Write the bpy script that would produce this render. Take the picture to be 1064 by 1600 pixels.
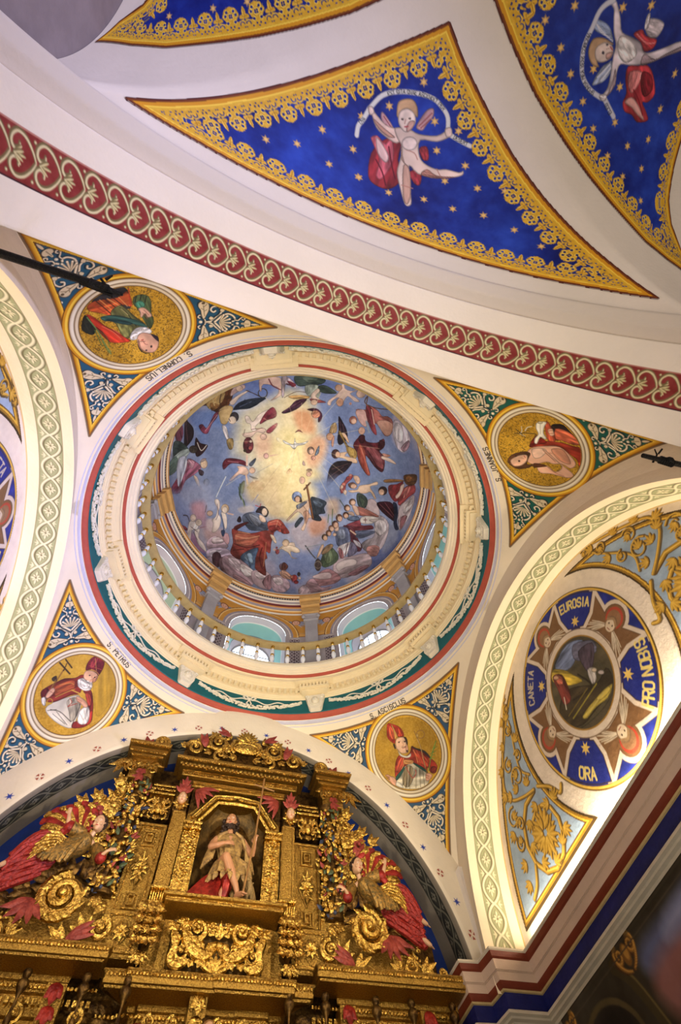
import bpy, bmesh, math, random
import numpy as np
from mathutils import Vector, Matrix
from math import pi, sin, cos, radians, sqrt, atan2
random.seed(7)
SC = bpy.context.scene
COL = SC.collection
for _o in list(bpy.data.objects):
    bpy.data.objects.remove(_o)

# ------------------------------------------------------------------ camera
cam_d = bpy.data.cameras.new('camera')
cam = bpy.data.objects.new('camera', cam_d)
COL.objects.link(cam)
cam_d.sensor_fit = 'VERTICAL'
cam_d.sensor_height = 36.0
cam_d.lens = 36.0 * 733.70278 / 1600.0
cam_d.clip_end = 200
_rx, _ry, _rz = 2.80606, 0.07835, -0.29226
_R = Matrix.Rotation(_rz, 4, 'Z') @ Matrix.Rotation(_ry, 4, 'Y') @ Matrix.Rotation(_rx, 4, 'X')
cam.matrix_world = Matrix.Translation((-0.68259, -2.8176, 0.0)) @ _R
SC.camera = cam
# the eye stands 1.6 m above the floor, and the eye is the origin of height
FLOOR_Z = -1.6

# ------------------------------------------------------------------ exposure, sky, lamps
SC.view_settings.view_transform = 'Standard'
SC.view_settings.look = 'None'
SC.view_settings.gamma = 1.0
SC.view_settings.use_curve_mapping = False
SC.view_settings.exposure = 0.0
world = bpy.data.worlds.new('daylight')
SC.world = world
world.use_nodes = True
_wn = world.node_tree.nodes
_wn['Background'].inputs['Color'].default_value = (0.86, 0.93, 1.0, 1)
_wn['Background'].inputs['Strength'].default_value = 5.0

def area_lamp(name, loc, target, size, size_y, power, color, spread=180):
    l = bpy.data.lights.new(name, 'AREA')
    l.shape = 'RECTANGLE'; l.size = size; l.size_y = size_y
    l.energy = power; l.color = color; l.spread = radians(spread)
    o = bpy.data.objects.new(name, l); COL.objects.link(o)
    o.location = loc
    d = Vector(target) - Vector(loc)
    o.rotation_euler = d.to_track_quat('-Z', 'Y').to_euler()
    return o

WARM = (1.0, 0.80, 0.58); NEUT = (1.0, 0.90, 0.78); COOL = (0.78, 0.86, 1.0)
# added fill lights under the crossing and in the nave, brightening the vaults
area_lamp('floodlight', (-0.4, -2.6, -0.4), (0.0, 0.0, 6.0), 2.0, 2.0, 118, (1.0, 0.92, 0.78), 106)
area_lamp('floodlight', (1.0, -7.4, -0.4), (0.0, -5.8, 6.0), 2.4, 2.4, 108, (1.0, 0.93, 0.84), 150)
area_lamp('cool_lamp', (2.6, -0.3, 2.0), (-3.0, 0.2, 5.2), 0.5, 0.5, 70, (0.40, 0.44, 1.0), 70)  # added fill giving the left arch faces a bluish tint
area_lamp('cool_lamp', (2.4, -7.6, 2.0), (-2.8, -3.6, 4.8), 0.6, 0.6, 60, (0.46, 0.50, 1.0), 80)  # same cool fill, added for the far left of the nave
area_lamp('dome_lamp', (0.0, 0.0, 0.3), (0.0, 0.0, 12.0), 0.9, 0.9, 85, (1.0, 0.97, 0.95), 37)  # unseen fill added below to brighten the inside of the dome
area_lamp('altar_lamp', (1.7, -0.9, 3.1), (-0.1, 3.0, 4.2), 0.35, 0.35, 33, (1.0, 0.88, 0.70), 90)  # fills added in front of the altarpiece to liven the gilding
area_lamp('altar_lamp', (-1.9, -0.4, 3.3), (0.0, 3.0, 4.0), 0.35, 0.35, 22, (1.0, 0.92, 0.78), 90)
# strip lights lying on top of the side cornices, one row washing the wall and one the vault
for _s, _p in ((1, 1.0), (-1, 0.75)):
    area_lamp('strip_light', (_s * 3.262, -0.2, 3.115), (_s * 3.34, -0.2, 3.23), 5.0, 0.04, 48 * _p, (1.0, 0.86, 0.64))
    area_lamp('strip_light', (_s * 3.235, -0.2, 3.11), (_s * 0.8, -0.2, 6.2), 5.0, 0.04, 16 * _p, (1.0, 0.90, 0.76))

# ------------------------------------------------------------------ helpers: objects
def link(o, parent=None):
    COL.objects.link(o)
    if parent is not None:
        o.parent = parent
    return o

def tag(o, label=None, cat=None, group=None, kind=None):
    if label: o['label'] = label
    if cat: o['category'] = cat
    if group: o['group'] = group
    if kind: o['kind'] = kind
    return o

def empty(name, loc=(0, 0, 0), rot=(0, 0, 0), label=None, cat=None, group=None):
    o = bpy.data.objects.new(name, None); COL.objects.link(o)
    o.location = loc; o.rotation_euler = rot
    o.empty_display_size = 0.1
    return tag(o, label, cat, group)

def mesh_obj(name, verts, faces, m, parent=None, smooth=True, col=None):
    me = bpy.data.meshes.new(name)
    verts = np.asarray(verts, np.float32)
    if isinstance(faces, np.ndarray):
        n = len(faces)
        me.vertices.add(len(verts)); me.vertices.foreach_set('co', verts.ravel())
        me.loops.add(n * 4); me.loops.foreach_set('vertex_index', faces.astype(np.int32).ravel())
        me.polygons.add(n)
        me.polygons.foreach_set('loop_start', np.arange(0, 4 * n, 4, dtype=np.int32))
        me.polygons.foreach_set('loop_total', np.full(n, 4, np.int32))
        me.update(calc_edges=True)
    else:
        me.from_pydata(verts.tolist(), [], faces)
    me.polygons.foreach_set('use_smooth', np.full(len(me.polygons), smooth, bool))
    if col is not None:
        ca = me.color_attributes.new('Col', 'FLOAT_COLOR', 'POINT')
        ca.data.foreach_set('color', np.asarray(col, np.float32).ravel())
    me.update()
    me.materials.append(m)
    o = bpy.data.objects.new(name, me)
    return link(o, parent)

# ------------------------------------------------------------------ helpers: materials
def s2l(c):
    c = np.asarray(c, float) / 255.0
    return np.where(c <= 0.04045, c / 12.92, ((c + 0.055) / 1.055) ** 2.4)

def rgb(h):
    return tuple(int(h[i:i + 2], 16) for i in (0, 2, 4))

def mat(name, color, rough=0.6, metal=0.0, noise=0.0, scale=8.0, bump=0.0, bscale=40.0, color2=None, spec=0.3, coat=0.0):
    m = bpy.data.materials.new(name); m.use_nodes = True
    nt = m.node_tree; N = nt.nodes; L = nt.links
    b = N['Principled BSDF']
    c1 = (*s2l(color), 1)
    b.inputs['Base Color'].default_value = c1
    b.inputs['Roughness'].default_value = rough
    b.inputs['Metallic'].default_value = metal
    b.inputs['Specular IOR Level'].default_value = spec
    b.inputs['Coat Weight'].default_value = coat
    tc = N.new('ShaderNodeTexCoord')
    if noise > 0 or color2:
        c2 = (*s2l(color2), 1) if color2 else (*(np.array(c1[:3]) * (1 - noise)), 1)
        n = N.new('ShaderNodeTexNoise'); n.inputs['Scale'].default_value = scale
        n.inputs['Detail'].default_value = 6; n.inputs['Roughness'].default_value = 0.65
        L.new(tc.outputs['Object'], n.inputs['Vector'])
        r = N.new('ShaderNodeValToRGB')
        r.color_ramp.elements[0].position = 0.38; r.color_ramp.elements[1].position = 0.62
        r.color_ramp.elements[0].color = c1; r.color_ramp.elements[1].color = c2
        L.new(n.outputs['Fac'], r.inputs['Fac']); L.new(r.outputs['Color'], b.inputs['Base Color'])
    if bump > 0:
        n2 = N.new('ShaderNodeTexNoise'); n2.inputs['Scale'].default_value = bscale
        n2.inputs['Detail'].default_value = 4
        L.new(tc.outputs['Object'], n2.inputs['Vector'])
        bp = N.new('ShaderNodeBump'); bp.inputs['Strength'].default_value = bump
        bp.inputs['Distance'].default_value = 0.02
        L.new(n2.outputs['Fac'], bp.inputs['Height']); L.new(bp.outputs['Normal'], b.inputs['Normal'])
    return m

def paint_mat(name, rough=0.62, bump=0.25, bscale=22.0, spec=0.25):
    m = mat(name, (200, 200, 200), rough, 0, 0, 8, bump, bscale, spec=spec)
    nt = m.node_tree
    a = nt.nodes.new('ShaderNodeVertexColor'); a.layer_name = 'Col'
    nt.links.new(a.outputs['Color'], nt.nodes['Principled BSDF'].inputs['Base Color'])
    return m

CREAM = (238, 222, 192)
M = dict(
    plaster=mat('cream plaster', CREAM, 0.75, 0, 0.05, 3, 0.3, 14),
    plaster_grey=mat('greyish plaster', (196, 184, 162), 0.8, 0, 0.12, 4, 0.5, 9),
    cornice_beige=mat('beige cornice plaster', (196, 170, 148), 0.75, 0, 0.08, 3, 0.3, 12),  # cream plaster with its dim light put into the colour
    taupe=mat('dusty grey plaster', (150, 136, 134), 0.8, 0, 0.15, 4, 0.5, 9),
    plaster_white=mat('whitewashed plaster', (226, 216, 204), 0.8, 0, 0.06, 3, 0.4, 10),
    stucco=mat('white stucco', (232, 222, 198), 0.6, 0, 0.06, 12, 0.25, 60),
    yellow=mat('cream yellow moulding', (240, 220, 176), 0.6, 0, 0.04, 5, 0.15, 20),
    red=mat('oxide red moulding', (184, 86, 66), 0.55, 0, 0.12, 9, 0.15, 30),
    darkred=mat('dark red moulding', (112, 46, 26), 0.5, 0, 0.15, 9, 0.15, 30),
    teal=mat('teal frieze', (20, 96, 100), 0.6, 0, 0.15, 6, 0.2, 30),
    blue=mat('ultramarine wall', (24, 50, 120), 0.6, 0, 0.25, 5, 0.3, 18),
    darkblue=mat('dark ultramarine frieze', (20, 26, 92), 0.6, 0, 0.25, 8, 0.3, 18),
    lilac=mat('pale lilac moulding', (206, 202, 214), 0.6, 0, 0.05, 5, 0.15, 20),  # bluish skylit shade put into the moulding colour
    paint=paint_mat('painted plaster'),
    fresco=paint_mat('fresco paint', 0.7, 0.15, 8),
    gold=mat('gilded wood', (232, 190, 92), 0.24, 1.0, 0, 30, 0.8, 46, color2=(150, 112, 44)),
    goldflat=mat('gilded board', (192, 152, 70), 0.30, 0.95, 0, 70, 0.7, 80, color2=(140, 102, 42)),
    golddark=mat('worn gilding', (110, 80, 36), 0.4, 0.8, 0, 18, 0.5, 30, color2=(52, 34, 16)),  # darker gold for boards, blocks, columns and finials
    bronze=mat('tarnished gold ground', (112, 84, 40), 0.5, 0.6, 0, 9, 0.35, 30, color2=(70, 54, 28)),
    redlac=mat('red lacquer', (160, 44, 32), 0.35, 0.25, 0, 12, 0.4, 40, color2=(104, 22, 18)),
    pink=mat('rose paint', (150, 64, 50), 0.42, 0.15, 0, 16, 0.5, 40, color2=(112, 40, 34)),
    redgold=mat('red and gold brocade', (160, 46, 34), 0.34, 0.3, 0, 40, 0.5, 50, color2=(112, 26, 22)),
    olive=mat('olive and gold brocade', (92, 78, 46), 0.38, 0.5, 0, 36, 0.5, 60, color2=(176, 132, 60)),
    camel=mat('camel skin tunic', (124, 96, 60), 0.55, 0.3, 0, 24, 0.5, 60, color2=(176, 140, 78)),
    skin=mat('painted flesh', (176, 124, 86), 0.4, 0, 0.1, 6, 0.1, 20, spec=0.4, coat=0.2),
    skinpale=mat('pale painted flesh', (196, 152, 114), 0.4, 0, 0.08, 6, 0.1, 20, spec=0.4, coat=0.2),
    hair=mat('dark brown hair', (52, 34, 22), 0.5, 0.1, 0.3, 20, 0.5, 60),
    brown=mat('brown paint', (150, 108, 60), 0.5, 0.1, 0.3, 14, 0.3, 40),
    lips=mat('red lips', (168, 66, 56), 0.4),
    eye=mat('eye white', (228, 220, 208), 0.3),
    black=mat('black iron', (22, 20, 20), 0.55, 0.6, 0.3, 30, 0.7, 60),
    gblue=mat('slate blue paint', (58, 64, 84), 0.45, 0.2, 0.2, 12, 0.3, 40),
    ggreen=mat('dull green paint', (70, 80, 50), 0.45, 0.25, 0.2, 12, 0.3, 40),
    fleece=mat('lamb fleece', (150, 122, 76), 0.6, 0.3, 0.3, 30, 0.8, 50),
    white=mat('white baluster paint', (240, 238, 240), 0.4, 0, 0.03, 10, 0.05, 20),
    ochre=mat('ochre timber rail', (184, 160, 108), 0.6, 0, 0.15, 9, 0.2, 30),
    stone=mat('painted marble', (176, 170, 172), 0.6, 0, 0.15, 5, 0.2, 20),
    floor=mat('stone floor', (120, 110, 98), 0.7, 0, 0.2, 3, 0.2, 10),
)
# ------------------------------------------------------------------ a small vector painter on regular grids
def vnoise(x, y, seed=0):
    xi = np.floor(x).astype(np.int64); yi = np.floor(y).astype(np.int64)
    fx = x - xi; fy = y - yi
    fx = fx * fx * (3 - 2 * fx); fy = fy * fy * (3 - 2 * fy)
    def h(a, b):
        n = (a * 374761393 + b * 668265263 + seed * 1442695041) & 0xffffffff
        n = ((n ^ (n >> 13)) * 1274126177) & 0xffffffff
        return ((n ^ (n >> 16)) & 0xffff) / 65535.0
    return (h(xi, yi) * (1 - fx) + h(xi + 1, yi) * fx) * (1 - fy) + (h(xi, yi + 1) * (1 - fx) + h(xi + 1, yi + 1) * fx) * fy

def fbm(x, y, seed=0, oct=4):
    s = 0; a = 1; t = 0
    for k in range(oct):
        s = s + a * vnoise(x * 2 ** k, y * 2 ** k, seed + k * 17); t += a; a *= 0.55
    return s / t

def smooth_pts(P, closed, n=4):
    P = np.asarray(P, float)
    if len(P) < 3: return P
    out = []
    N = len(P)
    rng = range(N) if closed else range(N - 1)
    for i in rng:
        if closed: p0, p1, p2, p3 = P[i - 1], P[i], P[(i + 1) % N], P[(i + 2) % N]
        else: p0, p1, p2, p3 = P[max(i - 1, 0)], P[i], P[i + 1], P[min(i + 2, N - 1)]
        for k in range(n):
            t = k / n
            out.append(0.5 * (2 * p1 + (p2 - p0) * t + (2 * p0 - 5 * p1 + 4 * p2 - p3) * t * t + (3 * p1 - p0 - 3 * p2 + p3) * t ** 3))
    if not closed: out.append(P[-1])
    return np.array(out)

class Cv:
    """colours on a regular grid: x0..x1 by y0..y1 metres, step d"""
    def __init__(s, x0, x1, y0, y1, d, base=(238, 222, 192)):
        s.nx = int(round((x1 - x0) / d)) + 1; s.ny = int(round((y1 - y0) / d)) + 1
        s.x0, s.y0, s.d = x0, y0, d
        s.x = x0 + np.arange(s.nx) * d; s.y = y0 + np.arange(s.ny) * d
        s.X, s.Y = np.meshgrid(s.x, s.y)
        s.c = np.empty((s.ny, s.nx, 3)); s.c[:] = base
        s.px = d
    def box(s, P, m):
        a = np.asarray(P)
        i0 = max(0, int((a[:, 0].min() - m - s.x0) / s.d)); i1 = min(s.nx, int((a[:, 0].max() + m - s.x0) / s.d) + 2)
        j0 = max(0, int((a[:, 1].min() - m - s.y0) / s.d)); j1 = min(s.ny, int((a[:, 1].max() + m - s.y0) / s.d) + 2)
        return (slice(j0, j1), slice(i0, i1)) if i1 > i0 and j1 > j0 else None
    def put(s, sl, a, col):
        s.c[sl] += (np.asarray(col, float) - s.c[sl]) * a[..., None]
    def cover(s, d, soft=0):
        w = s.px * (0.5 + soft)
        return np.clip(0.5 - d / (2 * w), 0, 1)
    def segd(s, sl, P, closed=False, W=None):
        X = s.X[sl]; Y = s.Y[sl]
        P = np.asarray(P, float); n = len(P)
        best = np.full(X.shape, 1e9)
        for i in range(n if closed else n - 1):
            a = P[i]; b = P[(i + 1) % n]
            dx, dy = b - a; L = dx * dx + dy * dy + 1e-12
            t = np.clip(((X - a[0]) * dx + (Y - a[1]) * dy) / L, 0, 1)
            d = np.hypot(X - a[0] - t * dx, Y - a[1] - t * dy)
            if W is not None: d = d - (W[i] + (W[(i + 1) % n] - W[i]) * t)
            best = np.minimum(best, d)
        return best
    def inside(s, sl, P):
        X = s.X[sl]; Y = s.Y[sl]; r = np.zeros(X.shape, bool)
        P = np.asarray(P, float); n = len(P)
        for i in range(n):
            x1, y1 = P[i - 1]; x2, y2 = P[i]
            if y1 == y2: continue
            c = ((y1 > Y) != (y2 > Y)) & (X < (x2 - x1) * (Y - y1) / (y2 - y1) + x1)
            r ^= c
        return r
    def poly(s, P, col, a=1.0, sm=False, soft=0):
        if sm: P = smooth_pts(P, True, 3)
        sl = s.box(P, s.px * (2 + 2 * soft))
        if sl is None: return
        d = s.segd(sl, P, True); ins = s.inside(sl, P)
        s.put(sl, s.cover(np.where(ins, -d, d), soft) * a, col)
    def line(s, P, w, col, a=1.0, sm=False, closed=False, taper=None, soft=0):
        if sm: P = smooth_pts(P, closed, 4)
        P = np.asarray(P, float)
        if len(P) < 2: return
        if taper is not None and len(P) < 5:
            P = np.array([P[0] + (P[-1] - P[0]) * k / 4 for k in range(5)]) if len(P) == 2 else smooth_pts(P, False, 3)
        W = np.full(len(P), w / 2.0)
        if taper is not None:
            W = w / 2.0 * np.interp(np.linspace(0, 1, len(P)), np.linspace(0, 1, len(taper)), taper)
        sl = s.box(P, w / 2 + s.px * (2 + soft))
        if sl is None: return
        s.put(sl, s.cover(s.segd(sl, P, closed, W), soft) * a, col)
    def ell(s, c, rx, ry, col, ang=0.0, a=1.0, soft=0):
        sl = s.box([(c[0] - max(rx, ry), c[1] - max(rx, ry)), (c[0] + max(rx, ry), c[1] + max(rx, ry))], s.px * (2 + soft))
        if sl is None: return
        X = s.X[sl] - c[0]; Y = s.Y[sl] - c[1]; ca, sa = cos(ang), sin(ang)
        u = (X * ca + Y * sa) / rx; v = (-X * sa + Y * ca) / ry
        s.put(sl, s.cover((np.hypot(u, v) - 1) * min(rx, ry), soft) * a, col)
    def ring(s, c, r, w, col, a=1.0):
        sl = s.box([(c[0] - r, c[1] - r), (c[0] + r, c[1] + r)], w + s.px * 2)
        if sl is None: return
        s.put(sl, s.cover(np.abs(np.hypot(s.X[sl] - c[0], s.Y[sl] - c[1]) - r) - w / 2) * a, col)
    def star(s, c, r, n, col, ang=0.0, inner=0.42, a=1.0):
        P = [(c[0] + (r if k % 2 == 0 else r * inner) * cos(ang + k * pi / n), c[1] + (r if k % 2 == 0 else r * inner) * sin(ang + k * pi / n)) for k in range(2 * n)]
        s.poly(P, col, a)
    def spiral(s, c, r, a0, turns, w, col, hand=1, r1=0.12, a=1.0, tip=None):
        n = int(10 * turns) + 4
        P = [(c[0] + r * (1 - (1 - r1) * t) * cos(a0 + hand * 2 * pi * turns * t), c[1] + r * (1 - (1 - r1) * t) * sin(a0 + hand * 2 * pi * turns * t)) for t in np.linspace(0, 1, n)]
        s.line(P, w, col, a, taper=(1, 0.8, 0.55))
        if tip: s.ell(P[-1], tip, tip, col, a=a)
    def noise(s, amp, scale, seed=3, tint=(1, 1, 1)):
        n = fbm(s.X * scale, s.Y * scale, seed) - 0.5
        s.c = np.clip(s.c + n[..., None] * 2 * amp * np.asarray(tint, float), 0, 255)
    def lin(s):
        c = np.clip(s.c, 0, 255) / 255.0
        l = np.where(c <= 0.04045, c / 12.92, ((c + 0.055) / 1.055) ** 2.4)
        return np.concatenate([l, np.ones((s.ny, s.nx, 1))], 2)

def sheet(name, cv, f, m, mask=None, parent=None, flip=False):
    """mesh the canvas through f(X, Y) -> x, y, z"""
    x, y, z = f(cv.X, cv.Y)
    V = np.stack([x, y, z], -1).reshape(-1, 3)
    C = cv.lin().reshape(-1, 4)
    idx = np.arange(cv.nx * cv.ny).reshape(cv.ny, cv.nx)
    q = np.stack([idx[:-1, :-1], idx[:-1, 1:], idx[1:, 1:], idx[1:, :-1]], -1)
    if mask is not None:
        k = mask[:-1, :-1] & mask[1:, :-1] & mask[:-1, 1:] & mask[1:, 1:]
        q = q[k]
    q = q.reshape(-1, 4)
    if flip: q = q[:, ::-1]
    if mask is not None:
        used = np.unique(q); re = np.full(len(V), -1, np.int64); re[used] = np.arange(len(used))
        V = V[used]; C = C[used]; q = re[q]
    return mesh_obj(name, V, q, m, parent, True, C)

def sample(cv, U, V):
    """bilinear look-up of a tile canvas; U, V arrays in tile metres"""
    i = np.clip((U - cv.x0) / cv.d, 0, cv.nx - 1.001); j = np.clip((V - cv.y0) / cv.d, 0, cv.ny - 1.001)
    i0 = i.astype(int); j0 = j.astype(int); fi = (i - i0)[..., None]; fj = (j - j0)[..., None]
    c = cv.c
    return (c[j0, i0] * (1 - fi) + c[j0, i0 + 1] * fi) * (1 - fj) + (c[j0 + 1, i0] * (1 - fi) + c[j0 + 1, i0 + 1] * fi) * fj

GLYPH = {  # strokes on a 4 x 6 cell, baseline 0
 'A': ['0,0 2,6 4,0', '.8,2 3.2,2'], 'B': ['0,0 0,6 3,6 4,5 4,4 3,3 0,3', '3,3 4,2 4,1 3,0 0,0'], 'C': ['4,5 3,6 1,6 0,5 0,1 1,0 3,0 4,1'],
 'D': ['0,0 0,6 2.5,6 4,4.5 4,1.5 2.5,0 0,0'], 'E': ['4,6 0,6 0,0 4,0', '0,3 3,3'], 'F': ['4,6 0,6 0,0', '0,3 3,3'], 'G': ['4,5 3,6 1,6 0,5 0,1 1,0 3,0 4,1 4,3 2,3'],
 'H': ['0,0 0,6', '4,0 4,6', '0,3 4,3'], 'I': ['2,0 2,6'], 'J': ['3,6 3,1 2,0 1,0 0,1'], 'L': ['0,6 0,0 4,0'], 'M': ['0,0 0,6 2,3 4,6 4,0'], 'N': ['0,0 0,6 4,0 4,6'],
 'O': ['1,0 0,1 0,5 1,6 3,6 4,5 4,1 3,0 1,0'], 'P': ['0,0 0,6 3,6 4,5 4,4 3,3 0,3'], 'Q': ['1,0 0,1 0,5 1,6 3,6 4,5 4,1 3,0 1,0', '2.4,1.6 4.2,-.6'], 'R': ['0,0 0,6 3,6 4,5 4,4 3,3 0,3', '2,3 4,0'],
 'S': ['4,5 3,6 1,6 0,5 0,4 1,3 3,3 4,2 4,1 3,0 1,0 0,1'], 'T': ['0,6 4,6', '2,6 2,0'], 'U': ['0,6 0,1 1,0 3,0 4,1 4,6'], 'V': ['0,6 2,0 4,6'], '.': ['1.9,0 2.1,0.2'], 'Æ': ['0,0 2,6 2,0 4,0', '2,6 4,6', '1,2.6 3.6,2.6'],
}
def write(cv, text, path, h, col, w=None, wide=0.62, space=0.32, a=1.0):
    """letters of height h along a polyline path, centred; letter tops point to the left of the path direction"""
    P = np.asarray(path, float); seg = np.hypot(*np.diff(P, axis=0).T); cum = np.concatenate([[0], np.cumsum(seg)])
    adv = [h * (0.3 if ch in 'I.' else (0.3 if ch == ' ' else wide)) + h * space * 0.6 for ch in text]
    tot = sum(adv); s0 = (cum[-1] - tot) / 2
    for ch, ad in zip(text, adv):
        sc = s0 + ad / 2; s0 += ad
        cx = np.interp(sc, cum, P[:, 0]); cy = np.interp(sc, cum, P[:, 1])
        ex = np.interp(sc + h * .3, cum, P[:, 0]) - np.interp(sc - h * .3, cum, P[:, 0]); ey = np.interp(sc + h * .3, cum, P[:, 1]) - np.interp(sc - h * .3, cum, P[:, 1])
        L = math.hypot(ex, ey) + 1e-9; ex /= L; ey /= L
        for st in GLYPH.get(ch, []):
            pts = []
            for q in st.split():
                gx, gy = map(float, q.split(','))
                gx = (gx - 2) / 4 * h * wide; gy = gy / 6 * h
                pts.append((cx + ex * gx - ey * gy, cy + ey * gx + ex * gy))
            cv.line(pts, w or h * 0.16, col, a)
# ------------------------------------------------------------------ mesh builder
class MB:
    def __init__(s): s.v = []; s.f = []
    def add(s, V, F, M_=None):
        o = len(s.v)
        for p in V:
            s.v.append(tuple(M_ @ Vector(p)) if M_ is not None else tuple(p))
        for q in F: s.f.append(tuple(i + o for i in q))
        return s
    def box(s, c, d, rz=0.0, M_=None, bev=0.0):
        x, y, z = [k / 2 for k in d]
        T = Matrix.Translation(c) @ Matrix.Rotation(rz, 4, 'Z')
        if M_ is not None: T = M_ @ T
        if bev <= 0:
            V = [(a * x, b * y, e * z) for e in (-1, 1) for a, b in ((-1, -1), (1, -1), (1, 1), (-1, 1))]
            F = [(3, 2, 1, 0), (4, 5, 6, 7), (0, 1, 5, 4), (1, 2, 6, 5), (2, 3, 7, 6), (3, 0, 4, 7)]
        else:
            b = min(bev, x * .9, y * .9, z * .9); V = []
            for (e, k) in ((-z, 1), (-z + b, 0), (z - b, 0), (z, 1)):
                xx, yy = (x - b, y - b) if k else (x, y)
                V += [(-xx, -yy, e), (xx, -yy, e), (xx, yy, e), (-xx, yy, e)]
            F = [(3, 2, 1, 0), (12, 13, 14, 15)] + [(r * 4 + i, r * 4 + (i + 1) % 4, r * 4 + 4 + (i + 1) % 4, r * 4 + 4 + i) for r in range(3) for i in range(4)]
        return s.add(V, F, T)
    def lathe(s, prof, n=16, M_=None, a0=0, a1=2 * pi, cap=True):
        full = abs(a1 - a0 - 2 * pi) < 1e-6; k = n if full else n + 1; V = []; F = []
        for r, z in prof:
            for i in range(k):
                a = a0 + (a1 - a0) * i / n; V.append((r * cos(a), r * sin(a), z))
        for j in range(len(prof) - 1):
            for i in range(n):
                i2 = (i + 1) % k; F.append((j * k + i, j * k + i2, (j + 1) * k + i2, (j + 1) * k + i))
        if cap and full:
            if prof[0][0] > 1e-4: F.append(tuple(range(k))[::-1])
            if prof[-1][0] > 1e-4: F.append(tuple((len(prof) - 1) * k + i for i in range(k)))
        return s.add(V, F, M_)
    def ell(s, c, r, n=10, m=7, M_=None, R=None):
        if isinstance(r, (int, float)): r = (r, r, r)
        V = [(0, 0, -1)]; F = []
        for j in range(1, m):
            t = -pi / 2 + pi * j / m
            for i in range(n): V.append((cos(t) * cos(2 * pi * i / n), cos(t) * sin(2 * pi * i / n), sin(t)))
        V.append((0, 0, 1)); L = len(V) - 1
        for i in range(n): F.append((0, 1 + (i + 1) % n, 1 + i)); F.append((L, L - n + i, L - n + (i + 1) % n))
        for j in range(m - 2):
            for i in range(n): a = 1 + j * n + i; b = 1 + j * n + (i + 1) % n; F.append((a, b, b + n, a + n))
        T = Matrix.Translation(c)
        if R is not None: T = T @ R.to_4x4()
        T = T @ Matrix.Diagonal((*r, 1))
        if M_ is not None: T = M_ @ T
        return s.add(V, F, T)
    def tube(s, P, r, n=8, M_=None, flat=1.0, up=None, cap=True):
        P = [Vector(p) for p in P]; m = len(P)
        if isinstance(r, (int, float)): r = [r] * m
        elif len(r) != m: r = list(np.interp(np.linspace(0, 1, m), np.linspace(0, 1, len(r)), r))
        U = Vector(up) if up else None; V = []; F = []; prev = None
        for i, p in enumerate(P):
            t = (P[min(i + 1, m - 1)] - P[max(i - 1, 0)])
            t = t.normalized() if t.length > 1e-9 else Vector((0, 0, 1))
            if U is not None: a = t.cross(U)
            elif prev is not None: a = prev - t * prev.dot(t)
            else: a = t.cross(Vector((0, 0, 1)) if abs(t.z) < .9 else Vector((1, 0, 0)))
            if a.length < 1e-6: a = t.orthogonal()
            a.normalize(); b = t.cross(a); prev = a
            for k in range(n):
                w = 2 * pi * k / n; V.append(p + (a * cos(w) + b * sin(w) * flat) * r[i])
        for i in range(m - 1):
            for k in range(n): k2 = (k + 1) % n; F.append((i * n + k, i * n + k2, (i + 1) * n + k2, (i + 1) * n + k))
        if cap: F.append(tuple(range(n))[::-1]); F.append(tuple((m - 1) * n + k for k in range(n)))
        return s.add(V, F, M_)
    def sweep(s, path, prof, closed=False, M_=None):
        """prof (offset to the left of path, z) swept along a plan path with mitred corners"""
        P = [Vector((*p, 0)) for p in path]; m = len(P); V = []; F = []; k = len(prof)
        for i, p in enumerate(P):
            a = (p - P[i - 1]).normalized() if (i > 0 or closed) else None
            b = (P[(i + 1) % m] - p).normalized() if (i < m - 1 or closed) else None
            a = a or b; b = b or a
            na = Vector((-a.y, a.x, 0)); nb = Vector((-b.y, b.x, 0)); n_ = (na + nb)
            n_ = n_ / max(n_.dot(na), 0.2)
            for o, z in prof: V.append((p.x + n_.x * o, p.y + n_.y * o, z))
        for i in range(m if closed else m - 1):
            for j in range(k - 1):
                a_ = i * k + j; b_ = ((i + 1) % m) * k + j; F.append((a_, b_, b_ + 1, a_ + 1))
        return s.add(V, F, M_)
    def prism(s, P, y0, y1, M_=None, inset=0.0):
        """outline P in the x-z plane, pulled from y0 (back) to y1 (front)"""
        n = len(P); c = (sum(p[0] for p in P) / n, sum(p[1] for p in P) / n)
        if not inset:
            V = [(x, y0, z) for x, z in P] + [(x, y1, z) for x, z in P]
            F = [tuple(range(n)), tuple(range(n, 2 * n))[::-1]] + [(i, (i + 1) % n, n + (i + 1) % n, n + i) for i in range(n)]
        else:
            k = 1 - inset; ym = y0 + (y1 - y0) * .55
            V = [(x, y0, z) for x, z in P] + [(x, ym, z) for x, z in P] + [(c[0] + (x - c[0]) * k, y1, c[1] + (z - c[1]) * k) for x, z in P]
            F = [tuple(range(n)), tuple(range(2 * n, 3 * n))[::-1]]
            for r in (0, n): F += [(r + i, r + (i + 1) % n, r + n + (i + 1) % n, r + n + i) for i in range(n)]
        return s.add(V, F, M_)
    def obj(s, name, m, parent=None, smooth=True, angle=40):
        me = bpy.data.meshes.new(name); me.from_pydata(s.v, [], s.f)
        bm = bmesh.new(); bm.from_mesh(me); bmesh.ops.recalc_face_normals(bm, faces=bm.faces)
        if smooth:
            ca = cos(radians(angle))
            for f in bm.faces: f.smooth = True
            for e in bm.edges:
                if len(e.link_faces) == 2 and e.link_faces[0].normal.dot(e.link_faces[1].normal) < ca: e.smooth = False
        bm.to_mesh(me); bm.free(); me.materials.append(m if not isinstance(m, str) else M[m])
        return link(bpy.data.objects.new(name, me), parent)

def struct(o): o['kind'] = 'structure'; return o

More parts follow.
